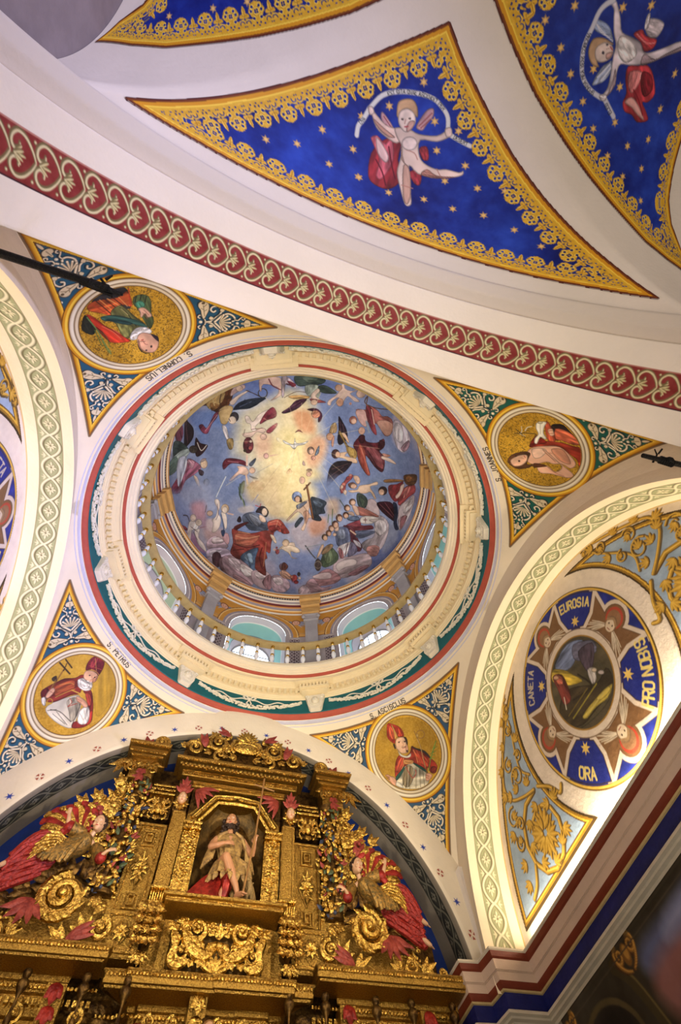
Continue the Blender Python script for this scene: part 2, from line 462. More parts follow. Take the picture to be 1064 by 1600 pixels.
# ------------------------------------------------------------------ plan of the crossing (eye height = 0)
SX, SR, SYC, SZC = 2.83, 2.743, -0.183, 2.80       # side arches
AY, AR, AZC = 2.92, 2.88, 2.93                     # altar arch
NY0, NY1, NR, NZC = -2.98, -3.80, 2.77, 2.90       # nave arch
RHO, CZ = 4.5, 2.9                                 # pendentive sphere
WX = 3.34                                          # lunette walls

# floor and lower walls
struct(MB().box((0, -3, FLOOR_Z - .05), (16, 24, .1)).obj('floor', 'floor'))
struct(MB().box((0, -9.75, 2.4), (6.4, .2, 8.0)).obj('wall_front', 'plaster_grey', smooth=False))

# arch soffits, lower faces and outer rolls as painted sheets
def soffit_tile(kind, P, W):
    d = 0.006
    if kind == 'guilloche':
        base = (166, 166, 124); hi = (240, 228, 190); lo = (112, 104, 70); leaf = (232, 222, 182)
    else:
        base = (60, 58, 50); hi = (122, 116, 98); lo = (32, 31, 28); leaf = (128, 122, 104)
    t = Cv(0, P, -W / 2, W / 2, P / round(P / d), base)
    t.noise(7, 30, 5)
    xs = np.linspace(-.05 * P, 1.05 * P, 60); A = W * 0.40
    sg_ = lambda x, k, e: k * A * abs(sin(pi * x / P)) ** .82 + e
    mid = (172, 172, 132) if kind == 'guilloche' else (90, 86, 72)
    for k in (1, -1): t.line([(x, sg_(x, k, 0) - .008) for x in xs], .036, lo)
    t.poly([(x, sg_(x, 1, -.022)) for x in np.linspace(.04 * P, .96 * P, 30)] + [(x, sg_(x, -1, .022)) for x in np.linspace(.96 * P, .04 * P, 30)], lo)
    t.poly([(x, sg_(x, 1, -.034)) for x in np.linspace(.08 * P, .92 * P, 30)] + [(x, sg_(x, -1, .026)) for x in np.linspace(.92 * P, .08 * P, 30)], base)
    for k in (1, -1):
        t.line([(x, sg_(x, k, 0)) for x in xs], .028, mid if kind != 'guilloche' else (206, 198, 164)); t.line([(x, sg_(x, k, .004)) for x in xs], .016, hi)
    cx = P / 2
    for k in range(8):
        a = k * pi / 4; L_ = W * .24 if k % 2 == 0 else W * .19
        if k % 4 == 0: L_ = W * .30
        t.line([(cx + .004, -.005), (cx + .004 + L_ * cos(a), -.005 + L_ * sin(a))], .030, lo, .8, taper=(.3, .5, 1, .3))
        t.line([(cx, 0), (cx + L_ * cos(a), L_ * sin(a))], .026, leaf, taper=(.3, .5, 1, .25))
    t.ell((cx, 0), .010, .010, lo)
    for x0 in (0, P):
        for q in (1, -1):
            for a in (-.9, 0, .9):
                t.line([(x0, q * A * .62), (x0 + .045 * sin(a), q * (A * .62 + .045 * cos(a)))], .016, leaf, taper=(.5, 1, .3))
    return t

def heart_tile(P, W):
    base = (132, 46, 42)
    t = Cv(0, 2 * P, -W / 2, W / 2, .005, base); t.noise(16, 14, 8)
    hi = (216, 202, 156); sh = (112, 98, 62); dk = (84, 20, 20)
    for k in (-1, 0, 1, 2):
        cx = k * P
        for q in (1, -1):
            H = [(.0, .004 * q), (.03, .055 * q), (.085, .108 * q), (.145, .122 * q), (.185, .092 * q), (.192, .050 * q), (.165, .022 * q), (.13, .036 * q), (.128, .062 * q)]
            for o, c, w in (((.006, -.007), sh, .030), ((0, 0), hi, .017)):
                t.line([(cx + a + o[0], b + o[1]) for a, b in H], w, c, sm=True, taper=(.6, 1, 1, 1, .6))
            t.ell((cx + .02 + .0 * q, .112 * q), .0125, .0125, sh); t.ell((cx + .018, .114 * q), .009, .009, hi)
        q0 = (cx + .168, 0)
        an = (pi, pi - .55, pi + .55) if k % 2 else (pi, pi - .75, pi + .75, pi - .38, pi + .38)
        for i, a in enumerate(an):
            L_ = .085 if i == 0 else .072
            e = (q0[0] + L_ * cos(a), L_ * sin(a))
            t.line([(q0[0] + .005, -.005), (e[0] + .005, e[1] - .005)], .028, sh, taper=(.4, .6, 1, .3)); t.line([q0, e], .020, (190, 172, 112), taper=(.4, .6, 1, .3)); t.line([q0, e], .007, hi)
    for sg in (1, -1): t.line([(-1, sg * (W / 2 - .004)), (3, sg * (W / 2 - .004))], .010, (40, 26, 34) if sg > 0 else (206, 160, 140))
    return t

def arch_sheet(name, rad, a0, a1, da, prof, f3, paint, m='paint', n_across=None, d=0.006):
    """prof: list of (across, offset radius) swept round an arc; paint(cv) colours (s = arc length, t = across)"""
    s0, s1 = rad * a0, rad * a1
    t0, t1 = prof[0][0], prof[-1][0]
    cv = Cv(s0, s1, t0, t1, d); paint(cv)
    pt = [p[0] for p in prof]; px_ = [p[1] for p in prof]; pr = [p[2] for p in prof]
    def f(S, T):
        a = S / rad; X = np.interp(T, pt, px_); R = np.interp(T, pt, pr)
        return f3(X, R, a)
    return struct(sheet(name, cv, f, M[m]))

G_TILE = soffit_tile('guilloche', .2857, .253)
D_TILE = soffit_tile('dark', .3166, .20)
H_TILE = heart_tile(.1975, .31)

def put_tile(cv, tile, t0, t1, shift=0.0, flip=False):
    """repeat a tile along x between across values t0..t1"""
    W = tile.y[-1] - tile.y[0]; P = tile.x[-1] - tile.x[0]
    j = (cv.y >= t0) & (cv.y <= t1)
    S = (cv.X[j] + shift) % P; T = (cv.Y[j] - (t0 + t1) / 2) * W / (t1 - t0)
    if flip: T = -T
    cv.c[j] = sample(tile, S, T)

def side_paint(sg):
    def p(cv):
        cv.c[:] = (244, 226, 190)
        edge = cv.Y < 0.0
        cv.c[edge] = (222, 206, 178)
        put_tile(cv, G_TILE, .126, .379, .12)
        for t in (.122, .383): cv.line([(cv.x[0], t), (cv.x[-1], t)], .008, (150, 140, 104))
        cv.c[cv.Y > .515] = (206, 176, 120)
        cv.noise(6, 2.2, 4)
    return p

for side, sg in (('right', 1), ('left', -1)):
    # across: face cove from the pendentive to the soffit edge, then the soffit, then a rough reveal
    prof = [(-.78, 3.10, 3.52), (-.62, 3.06, 3.36), (-.50, 3.03, 3.24), (-.36, 3.00, 3.10), (-.20, 2.945, 2.93), (-.06, 2.86, 2.79), (0, SX, SR), (.51, 3.33, SR), (.53, 3.335, SR - .01), (.56, 3.36, SR - .03)]
    f3 = (lambda g: (lambda X, R, a: (g * X, SYC + R * np.cos(a), SZC + R * np.sin(a))))(sg)
    arch_sheet('trim_1' if sg > 0 else 'trim_2', SR, -0.02, pi + .02, .004, prof, f3, side_paint(sg))

def altar_paint(cv):
    cv.c[:] = (232, 218, 192)
    cv.c[cv.Y > -.005] = (146, 133, 114)
    put_tile(cv, D_TILE, .10, .30, .05)
    for t in (.097, .303): cv.line([(cv.x[0], t), (cv.x[-1], t)], .008, (44, 44, 38))
    cv.noise(9, 3, 4)
    # stars and crosses round the face
    for k in range(-12, 13):
        a = radians(90.9 + 6.72 * k); s_ = a * AR
        t = -.13
        if k % 2: cv.star((s_, t), .052, 6, (42, 62, 150), .3, .36)
        else:
            for q in range(4):
                b = q * pi / 2 + .1
                cv.poly([(s_ + .012 * cos(b), t + .012 * sin(b)), (s_ + .052 * cos(b - .42), t + .052 * sin(b - .42)), (s_ + .047 * cos(b), t + .047 * sin(b)), (s_ + .052 * cos(b + .42), t + .052 * sin(b + .42))], (150, 62, 46))
            for q in range(4):
                b = q * pi / 2 + pi / 4 + .1; cv.line([(s_ + .03 * cos(b), t + .03 * sin(b)), (s_ + .05 * cos(b), t + .05 * sin(b))], .012, (206, 190, 170))

prof = [(-.70, 3.00, 3.58), (-.52, 2.97, 3.40), (-.30, 2.945, 3.18), (-.05, 2.92, 2.93), (0, 2.925, AR), (.04, 2.96, AR - .005), (.55, 3.47, AR - .005)]
arch_sheet('trim_3', AR, 0.03, pi - .03, .004, prof, lambda X, R, a: (R * np.cos(a), X, AZC + R * np.sin(a)), altar_paint)

def nave_paint(cv):
    cv.c[:] = (234, 220, 202)
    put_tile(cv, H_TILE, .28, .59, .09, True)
    cv.noise(6, 1.6, 4)
prof = [(-.72, -3.04, 3.55), (-.55, -3.02, 3.38), (-.30, -3.00, 3.12), (-.04, -2.985, 2.80), (0, NY0, NR + .005), (.02, -3.0, NR), (.82, NY1, NR), (.84, -3.81, NR + .03), (1.0, -3.82, NR + .2)]
arch_sheet('trim_4', NR, -0.05, pi + .05, .004, prof, lambda X, R, a: (R * np.cos(a), X, NZC + R * np.sin(a)), nave_paint)

prof = [(0, -3.80, 2.93), (.02, -3.815, 2.845), (.14, -3.94, 2.815), (.26, -4.06, 2.835), (.30, -4.08, 2.90)]
arch_sheet('trim_12', 2.85, -0.05, pi + .05, .01, prof, lambda X, R, a: (R * np.cos(a), X, NZC + R * np.sin(a)), lambda cv: cv.c.__setitem__(slice(None), (214, 200, 184)), d=.02)

# unseen shell added behind the vaults to block sky light, open at the drum
struct(MB().lathe([(3.03, 6.52), (3.03, 6.62), (7.2, 6.62), (7.2, 6.52), (3.03, 6.52)], 64, cap=False).obj('ceiling_attic', 'plaster_grey', smooth=False))
struct(MB().box((0, -7.6, 6.57), (9.6, 5.2, .1)).obj('ceiling_nave_attic', 'plaster_grey', smooth=False))
for nm, c, d_ in (('wall_outer_left', (-4.7, -2.9, 2.5), (.2, 14.4, 8.3)), ('wall_outer_right', (4.7, -2.9, 2.5), (.2, 14.4, 8.3)), ('wall_outer_back', (0, 4.3, 2.5), (9.6, .2, 8.3)), ('wall_outer_front', (0, -10.1, 2.5), (9.6, .2, 8.3))):
    struct(MB().box(c, d_).obj(nm, 'plaster_grey', smooth=False))

# altar back wall, pier faces, lower walls
V = []
mb = MB(); mb.box((0, 3.55, 2.1), (7.4, .16, 7.6)); struct(mb.obj('wall_back', 'blue', smooth=False))
for side, sg in (('right', 1), ('left', -1)):
    mb = MB(); mb.box((sg * (WX + .12), -.18, .62), (.2, 6.2, 4.66)); struct(mb.obj('wall_' + side, 'plaster_grey', smooth=False))

# pendentives
def pframe(sx, sy):
    d = Vector((2.5 * sx, 2.51 * sy, 2.76)).normalized(); v = (Vector((0, 0, 1)) - d * d.z).normalized(); u = d.cross(v)
    return d, u, v
def pend_f(sx, sy, off=0.0):
    d, u, v = pframe(sx, sy)
    def f(X, Y):
        P = [d[i] * RHO + X * u[i] + Y * v[i] for i in range(3)]
        n = np.sqrt(P[0] ** 2 + P[1] ** 2 + P[2] ** 2); k = (RHO - off) / n
        return P[0] * k, P[1] * k, CZ + P[2] * k
    return f

# ring cornice, frieze
def ring(name, prof, m, n=192):
    return struct(MB().lathe(prof, n, cap=False).obj(name, m, angle=30))
ring('trim_5', [(3.045, 6.213), (3.04, 6.214), (3.035, 6.216), (3.03, 6.25), (3.015, 6.255), (3.01, 6.30), (3.0, 6.32)], 'lilac')
ring('trim_13', [(2.99, 6.315), (3.2, 6.34), (3.7, 6.36)], 'plaster')
ring('trim_6', [(3.0, 6.32), (3.0, 6.345), (2.985, 6.37), (2.955, 6.385), (2.95, 6.39), (2.93, 6.395)], 'red')
ring('trim_7', [(2.93, 6.39), (2.92, 6.40), (2.92, 6.72)], 'teal')
ring('trim_8', [(2.92, 6.70), (2.905, 6.715), (2.905, 6.73), (2.885, 6.74), (2.88, 6.755), (2.865, 6.765), (2.86, 6.79), (2.855, 6.86), (2.80, 6.87), (2.79, 6.885),
                (2.745, 6.90), (2.738, 6.915), (2.70, 6.925), (2.70, 6.985), (2.685, 7.0)], 'yellow')
ring('trim_9', [(2.685, 7.0), (2.682, 7.012), (2.67, 7.03), (2.652, 7.038), (2.645, 7.04)], 'red')
ring('trim_10', [(2.645, 7.04), (2.64, 7.055), (2.62, 7.06), (2.61, 7.085), (2.585, 7.09), (2.57, 7.12), (2.55, 7.125), (2.537, 7.15), (2.535, 7.185), (2.56, 7.19), (3.02, 7.19)], 'plaster')
FIGDATA = """
@ pend 1 1
P 8a6a2a -444,331 -244,480 30,497 317,403 480,175 503,-59 414,-293 247,-437 1,-496 -281,-439 -467,-263 -556,-69 -539,116;a.25
P c2b89c -127,-102 27,-177 137,-341 144,-487 14,-533 -153,-494 -305,-423 -370,-360 -331,-289 -220,-200
P 8c7c5c -132,-181 -69,-180 -26,-223 -52,-345 -192,-447 -261,-394 -224,-278
L 4c3c28 7 -132,-181 -280,-401
L 4c3c28 7 -94,-183 -243,-440
L 5c4a32 6 -53,-213 -189,-474
L 4c3c28 6 27,-244 -93,-498
L 5c4a32 6 74,-276 -22,-512
L 4c3c28 6 104,-328 46,-513
L e0d8c0 5 -79,-202 -220,-456
L e0d8c0 5 -24,-251 -137,-487
L e0d8c0 5 45,-278 -54,-507
P 9c3220 -157,5 -250,-67 -323,-200 -326,-254 -225,-211 -127,-170 11,-178 106,-276 158,-362 198,-312 205,-394 268,-425 340,-369 336,-288 285,-201 245,-90 142,-7 89,49 20,-26 -101,-45
P c25238 -141,-29 -231,-88 -290,-199 -209,-177 -125,-130 -105,-71
P c04c30 83,4 144,-35 209,-130 244,-251 198,-312 156,-269 101,-220 94,-137
L d88a50 11 -106,-57 -131,-128 -196,-183
L e09a60 8 90,-13 92,-109 80,-199
L 5c1a14 7 152,-52 160,-164 164,-285
P 2a5448 -148,-161 -220,-200 -329,-250 -336,-301 -251,-268 -154,-199
P 1e4a40 14,-172 111,-264 167,-359 151,-375 82,-293 15,-202
P 38302c 86,44 155,-12 258,-95 298,-206 279,-212 220,-107 133,-24
P 7a2a20 250,-333 309,-343 318,-387 283,-425 226,-415 216,-372
P d89a58 -117,-80 -47,-101 24,-150 -5,-178 -103,-152 -135,-120
L 4a2a18 7 -101,-113 -53,-146 6,-156
L a8302a 9 -119,-186 -111,-269 -83,-359 -11,-322 0,-273
P e8e0cc -143,68 -111,0 -39,-50 31,-37 14,-78 -53,-78 -135,-18 -146,28
P e4b894 -111,222 -63,238 25,216 45,158 37,91 11,5 -36,-10 -92,6 -124,40 -138,80 -154,114 -137,177
P d8a080 34,135 27,54 6,-6 -36,-10 -18,45
P 3a2a22 -179,180 -153,184 -154,142 -166,105 -181,125
P 3a2a22 25,216 62,193 58,125 31,80 28,123 31,178
P e4b894 -154,142 -137,142 -146,97 -134,71 -151,85
L 50302a 6 -91,179 -49,183
L 50302a 6 -2,161 34,152
P 2a1a18 -62,167 -67,164 -74,164 -81,167 -86,172 -87,177 -82,180 -75,181 -68,177 -63,172
P 2a1a18 27,140 22,137 15,137 8,140 3,145 2,150 7,154 14,154 22,151 26,145
L a86a50 5 -20,157 -29,105 -59,110
L 8a3c34 8 -61,73 -7,68
L 4a3028 7 -67,92 6,77
P 3a2a22 -19,25 3,22 -1,-4 -20,-3
P a83422 -128,497 -185,412 -222,297 -153,184 -105,234 -73,250 34,219 51,305 23,382 -44,447
P c8583a -122,458 -181,352 -183,295 -138,234 -95,273 -84,398
P d8a050 -67,435 -54,256 -81,250 -122,234 -98,317 -85,449
P c8452c 4,375 35,304 26,237 -54,256
L 7c2018 6 -106,473 -170,391 -209,291
P d8a080 -472,-168 -427,-173 -397,-211 -349,-243 -341,-312 -367,-354 -407,-339 -440,-274 -464,-238 -435,-243 -474,-208 -431,-218 -477,-180
L 6c3a28 5 -462,-179 -418,-223
L 6c3a28 5 -463,-212 -424,-243
P e0d8c4 -341,-312 -291,-357 -276,-428 -348,-381 -374,-352
L 7a5a34 12 225,112 220,-11 187,-175 165,-299 148,-398
L d8b878 5 218,108 214,-16 183,-173 161,-298
L 8a6436 12 225,225 223,155 222,106
L 8a6436 11 358,120 331,94 292,88 256,103 235,134 239,169 266,194 305,201 342,185 362,154 358,120
P c8a45c 258,140 246,127 232,121 221,126 216,140 220,156 231,170 245,175 257,170 262,157
L 5a8a3a 12 482,-36 378,-144 281,-240 189,-362
L 86a848 7 464,-56 358,-136
L 4a7a34 7 396,-124 460,-110
L 4a7a34 7 360,-164 418,-160
L 4a7a34 7 329,-192 381,-200
L 6a9a3c 7 306,-223 346,-239
L 4a7a34 7 378,-144 309,-170
L 6a9a3c 7 329,-192 262,-232
P d8a080 134,-379 189,-394 215,-437 186,-465 131,-482 92,-467 106,-420
L 7a4030 5 123,-401 164,-430
L 7a4030 5 110,-428 144,-455
@ pend -1 1
P c4a040 -562,-94 -519,222 -367,445 -28,546 281,475 499,285 541,32 440,-168 93,-391 -236,-329;a.4
P a88428 -208,416 -143,559 120,525 328,420 465,165 464,-13 269,91;a.5
P d8d0bc -152,-376 -136,-246 -57,-112 45,9 174,-58 260,-193 311,-319 186,-383 -9,-407
P a89e8a -14,-145 25,-43 142,-50 239,-176 239,-277 113,-210
L 3a342c 8 -92,-343 20,-285 155,-277 239,-277
L 3a342c 6 -112,-375 -31,-294
L 4a443a 5 -30,-359 197,-342
L 4a443a 5 -10,-310 228,-334
L 3a342c 9 131,-24 218,-159 280,-293
L f0e8d8 6 -81,-367 155,-359
L f0e8d8 7 41,-301 249,-318
P 7a2a20 -372,-275 -357,-177 -321,-77 -280,21 -185,115 -158,194 -105,223 -47,145 34,34 -37,-61 -96,-196 -145,-271 -226,-320 -308,-322
P 9c4a2a -288,-101 -232,19 -151,90 -72,15 -120,-97 -158,-197 -253,-174
L c89038 9 -168,-206 -111,-71 -62,23
L d8a850 5 -258,-75 -169,38 -117,48
L b86a30 8 -213,-140 -134,-21
P 5a1818 -372,-275 -340,-197 -250,-240 -226,-320 -308,-322
P 7a2420 43,78 83,149 159,142 280,65 383,-26 452,-108 423,-223 311,-319 270,-252 345,-159 303,-57 151,63
P b04030 86,79 149,115 259,47 249,3
P c03a2c 335,-31 362,-9 452,-108 440,-168 398,-117
P e8e0d4 218,-126 217,-57 259,-5 351,-52 420,-134 397,-202 323,-227 265,-189
L 9a9488 7 249,-134 345,-159
L 9a9488 7 260,-74 387,-142
P d8a484 35,-17 88,9 184,20 256,-8 228,-49 164,-49 90,-59 47,-43
L 8a5040 5 62,-38 137,-20
L 8a5040 5 89,-50 148,-37
L c8a040 14 -82,-11 23,25 66,35
L a03428 8 -15,-95 48,-110 50,-178 70,-144 111,-76
P e0d8cc -126,112 -133,142 -103,187 -28,199 47,228 104,167 74,105 0,77 -65,75
P f4ece0 -101,152 -16,190 49,192 52,122 -34,102
P e0ac88 -132,217 -153,274 -91,331 -4,352 48,322 56,273 47,228 -12,204 -81,188
P c88a68 1,280 19,335 66,282 41,232
P 2a2420 -55,277 -53,272 -55,266 -61,261 -68,259 -74,260 -76,265 -74,271 -68,276 -61,278
P 2a2420 19,306 21,301 20,296 14,291 8,289 2,291 0,295 1,301 7,306 13,308
L 8a5a44 6 -38,283 5,256 -8,235
L f0e8dc 13 -28,199 27,225
L a84c40 6 -1,213 23,229
P 6a1c24 -163,274 -224,343 -244,442 -202,532 -118,542 -48,508 2,435 30,345 -26,351 -113,330
P 8a3034 -192,353 -222,443 -194,510 -133,448 -114,348
L c89a50 7 -118,334 -37,360 24,358
L c89a50 6 -201,463 -49,369
L b04a3c 6 -180,345 -8,426
L 6c4420 17 -386,81 -332,-69 -271,-224
L a87c38 7 -380,69 -332,-77
L 3a2818 20 -506,102 -281,102
L 3a2818 18 -482,180 -329,170
L 3a2818 13 -425,157 -375,73
P 3a2c20 -410,-84 -388,-29 -332,-69 -372,-103
L 8a6a30 10 -353,-70 -294,-192 -215,-328
P dca888 -279,-281 -304,-200 -291,-147 -249,-154 -230,-207 -233,-276
L 8a5040 5 -288,-204 -231,-190
L b8902c 9 -155,-262 -144,-278 -147,-296 -163,-310 -186,-313 -207,-305 -218,-289 -215,-270 -199,-257 -176,-254 -155,-262
P e8e0d4 -297,-330 -268,-289 -184,-352 -224,-369
@ pend -1 -1
D 3a2a18 0.42
P 2a2a2c -58,-591 -204,-513 -250,-416 -151,-221 -82,-233 -30,-404 61,-481 135,-484
P c85a2c 78,-497 -115,-397 -240,-403 -161,-214 -83,-296 74,-255 128,-324 196,-430 172,-495
L 3a2018 11 69,-489 64,-268
L e89a50 9 33,-478 25,-257
L 3a2018 11 -5,-488 -24,-280
L e8a860 9 -31,-445 -64,-291
L 3a2018 11 -78,-427 -93,-267
L e8a860 7 -125,-389 -122,-244
L b03a24 10 118,-468 92,-292
L b03a24 10 -269,-422 -146,-225
P 6e6e3e 43,-294 -59,-305 -92,-246 -100,-90 -120,57 -89,121 4,47 88,91 151,106 157,9 122,-96 107,-195
P 8a8a4c 90,-136 22,-57 4,25 98,82 160,75 145,-26
L 2a2a1c 10 -54,-277 -61,-164 -27,28
L c8b878 4 -53,-257 -55,-147
P 3c6458 164,-301 46,-231 -30,-124 -99,-3 -121,101 -89,99 -18,-24 65,-147 173,-231
P 2a4a48 157,-251 59,-154 -23,-31 33,-43 109,-152
P 4e5c38 -191,-254 -260,-306 -334,-283 -366,-220 -333,-129 -264,-31 -215,84 -121,146 -131,43 -161,-86 -181,-177
P 4a8a6c -201,-226 -265,-230 -281,-166 -241,-132 -191,-149
L 1e1e18 9 -270,-299 -211,-239
L 1e1e18 9 -319,-284 -270,-236
L 1e1e18 9 -350,-241 -291,-180
P c83c26 244,-420 214,-336 207,-172 165,-43 159,53 137,153 214,121 303,41 317,-42 306,-172 283,-311
P 8c1e18 289,-248 278,-146 310,10 317,-42 304,-193
L e07050 10 235,-197 203,-77 201,63
L f09070 6 182,-104 167,0
P 26281e 382,-338 263,-426 275,-302 313,-202 384,-178 413,-276
L 6a8a4c 12 267,-385 304,-193 358,-34 415,152
L 4a6a34 7 302,-214 294,-68 356,63
L 4a6a34 8 322,-210 412,9
L 6a8a4c 6 345,-69 386,58 387,130
L 4a6a34 6 367,-43 422,120
P f0ece4 46,58 -27,50 -94,92 -122,168 -80,203 5,136 69,175 132,146 109,96
P c8c0b4 13,107 22,113 32,113 40,107 42,97 38,87 30,81 19,81 12,87 9,97
P c8c0b4 -65,114 -57,120 -46,120 -39,114 -36,104 -40,94 -49,87 -59,87 -66,93 -69,103
P c8c0b4 79,144 87,151 96,151 103,146 104,137 100,127 91,120 82,120 76,125 75,134
P e0ac8c 48,147 -26,139 -80,203 -103,311 -72,379 5,436 71,430 115,370 125,292 102,217
P c88c70 59,184 125,315 110,387 136,329 118,250
P 2e2430 -90,211 -124,282 -93,349 -81,317 -80,248
P 2e2430 113,231 137,352 85,424 132,392 147,320
P 3a2a28 8,363 16,371 24,372 30,368 30,359 25,349 17,342 9,340 3,345 3,353
P 3a2a28 84,372 90,376 97,375 102,371 104,364 102,358 96,354 90,354 84,359 82,365
L a85c50 8 38,224 49,284 33,308
L a84038 11 48,215 27,221
L 4a2c24 6 27,255 70,221
P e0b090 -186,-152 -241,-132 -254,-38 -239,15 -192,2 -202,-55 -146,-33 -140,-58 -171,-100
L 8a5040 6 -222,-104 -223,-18
L 8a5040 6 -191,-84 -182,16
@ pend 1 -1
D 4a3a18 0.42
P 2a1a18 305,-279 298,-415 215,-466 105,-509 83,-447 125,-352 151,-278
P a83824 56,103 137,14 118,-95 86,-198 53,-326 -7,-444 -60,-535 -235,-496 -320,-430 -201,-438 -103,-358 -2,-280 35,-123 44,34
P d06848 253,-315 187,-456 90,-517 -2,-541 8,-449 82,-336 107,-262
P 7c2018 142,41 204,-56 147,-106 79,-139 67,-19 56,103
P e8b494 0,154 46,47 35,-123 -2,-280 -135,-375 -258,-407 -312,-322 -242,-230 -230,-119 -190,-46 -202,105 -174,186 -105,207
P d09070 -18,-162 -35,-297 -147,-344 -252,-339 -212,-239 -129,-181
P f0c8ac 21,86 13,-57 -40,-97 -118,18 -105,102
L b87858 7 -70,-86 -81,-169 -165,-226
P e8b494 -234,101 -236,-31 -339,-114 -272,-221 -137,-121 -51,-64 -2,-52 -40,-97 -192,-189 -324,-290 -389,-334 -433,-315 -435,-230 -364,-49 -333,89
L 9a5a40 6 -251,-26 -354,-110 -410,-208
L 9a5a40 6 -52,-71 -203,-157
P 5c3420 -182,129 -213,20 -251,-26 -250,107 -244,150
P 5c3a24 -60,454 -9,371 6,273 5,182 -37,123 -109,178 -185,220 -195,148 -236,207 -237,361 -182,436 -125,470
P e8b898 -83,423 -43,322 -36,227 -61,176 -137,211 -189,298 -190,392 -149,432
P 3a2420 -122,297 -129,303 -133,312 -131,321 -125,326 -117,326 -110,321 -107,312 -109,303 -115,297
P 3a2420 -44,316 -49,321 -51,329 -50,337 -45,342 -39,342 -34,338 -32,330 -34,322 -38,317
L a86a50 6 -77,273 -100,236
L b04838 9 -54,219 -87,213
L 5c3a24 15 -204,303 -205,197 -228,144
P c85a3c 348,-212 337,-271 93,-257 86,-198 138,-160
P 9a3824 337,-271 261,-263 137,-272 93,-257
P f0ead8 354,-100 378,-139 370,-220 343,-238 304,-195 219,-148 138,-160 128,-128 167,-85 84,-11 105,18 164,-11 216,-75 295,-77
L a89c80 6 344,-153 211,-102
P c8bc9c 359,-194 350,-184 347,-165 351,-146 360,-132 372,-130 381,-140 384,-159 380,-178 371,-192
P e8b898 254,-217 259,-276 212,-279 168,-270 159,-225 193,-209
L 8a5040 6 237,-225 236,-274
L 8a5040 6 200,-211 192,-265
L 3c3020 10 284,217 257,70 221,-48
L 3c3020 10 341,178 194,102
L d8d0bc 9 363,94 302,111 275,137
L d8d0bc 12 293,70 332,25 335,-35
L d8d0bc 7 263,157 218,100
@ nave 0 0
P 8c2a30 -489,1863 -469,2106 -408,2209 -270,2229 -167,2176 -92,2006 -183,1796 -195,1606 -281,1569 -407,1666
P c8606a -499,1749 -534,1690 -471,1640 -364,1683 -315,1585 -234,1820 -298,2106 -375,2101 -387,1893
P e8c0b8 -483,1665 -398,1700 -294,1807 -310,1897 -422,1829
L 5c1420 15 -421,1910 -316,2027 -245,2169
L 5c1420 15 -321,1702 -232,1901 -161,2038
P a83840 -43,1898 85,1802 128,1973 81,2015 11,1959
P a83840 6,1578 86,1527 141,1659 73,1686
P c89a9c -488,1376 -398,1422 -325,1479 -264,1562 -324,1552 -409,1518 -486,1446
L 8a4040 11 -458,1415 -316,1511
L 8a4040 11 -418,1485 -312,1527
P c89a9c -90,1377 -67,1263 -24,1160 38,1120 62,1196 19,1299 -13,1382
L 8a4040 10 -61,1348 36,1172
L 8a4040 10 -37,1363 38,1239
P e4c4b4 -600,1448 -646,1419 -617,1387 -571,1416 -418,1485 -287,1480 -214,1539 -246,1629 -382,1616 -510,1566
P c89884 -570,1486 -405,1534 -281,1569 -349,1600 -472,1566
P e8ccbc -309,1471 -152,1421 -37,1428 154,1373 240,1288 296,1287 294,1341 173,1439 -1,1487 20,1630 100,1715 256,1734 358,1696 504,1685 544,1652 548,1710 420,1787 246,1840 65,1872 -44,1816 3,2006 84,2243 74,2321 18,2324 -81,2134 -162,1952 -166,1788 -186,1640 -264,1562
P d0a490 -113,1846 -35,1853 49,2119 52,2307 -18,2244
P b88070 153,1774 275,1808 485,1752 285,1846 102,1869
P d8b09c -195,1606 -105,1802 60,1853 -40,1834 -149,1781
L b88070 11 -126,1652 -31,1651 22,1707
L b88070 11 256,1734 310,1795
P f0d8cc -26,1534 -30,1585 -64,1629 -117,1652 -167,1642 -195,1605 -191,1554 -156,1510 -104,1487 -54,1497
L b88070 12 -73,2085 56,2071
P c8a078 -342,1292 -348,1210 -290,1151 -205,1122 -134,1170 -101,1276 -208,1234 -275,1263 -286,1354 -324,1353
P ecd4c4 -312,1331 -292,1270 -229,1226 -149,1244 -108,1314 -123,1391 -177,1468 -237,1457 -289,1408
P d8a898 -176,1342 -119,1318 -122,1398 -167,1464 -191,1420
P 3a2c2c -242,1349 -243,1356 -248,1362 -257,1366 -264,1365 -269,1361 -268,1354 -262,1348 -254,1344 -246,1345
P 3a2c2c -166,1310 -167,1317 -173,1323 -181,1326 -189,1326 -193,1321 -192,1315 -187,1309 -178,1305 -171,1306
L a83840 14 -209,1420 -178,1400
L b08070 10 -221,1344 -219,1389
L b8b0ac 52 -689,1750 -698,1642 -665,1552 -629,1410
L b8b0ac 50 -617,1387 -532,1227 -377,1116 -173,1046 10,1031 139,1084 218,1157 257,1283
L b8b0ac 52 306,1319 405,1340 541,1363
L dcd8d0 38 -689,1750 -698,1642 -665,1552 -629,1410
L dcd8d0 36 -617,1387 -532,1227 -377,1116 -173,1046 10,1031 139,1084 218,1157 257,1283
L dcd8d0 38 306,1319 405,1340 541,1363
W 282828 31 -700,1737 -697,1631 -661,1540 -629,1410;DVA
W 282828 30 -593,1351 -523,1230 -377,1116 -173,1046 11,1034 128,1074 216,1165 252,1267;EST SITA QVAE ASCENDIT PER
W 282828 31 305,1316 411,1338 540,1359;DESERT
P e8ccbc -650,1403 -600,1379 -566,1432 -612,1472
P e8ccbc 219,1278 281,1239 316,1316 260,1353
@ nave 0 0
P 9aa6c8 1481,-74 1463,-146 1528,-154 1630,-139 1705,-94 1776,-16 1679,-58 1587,-52
L e0dce8 11 1471,-133 1579,-66 1709,-48
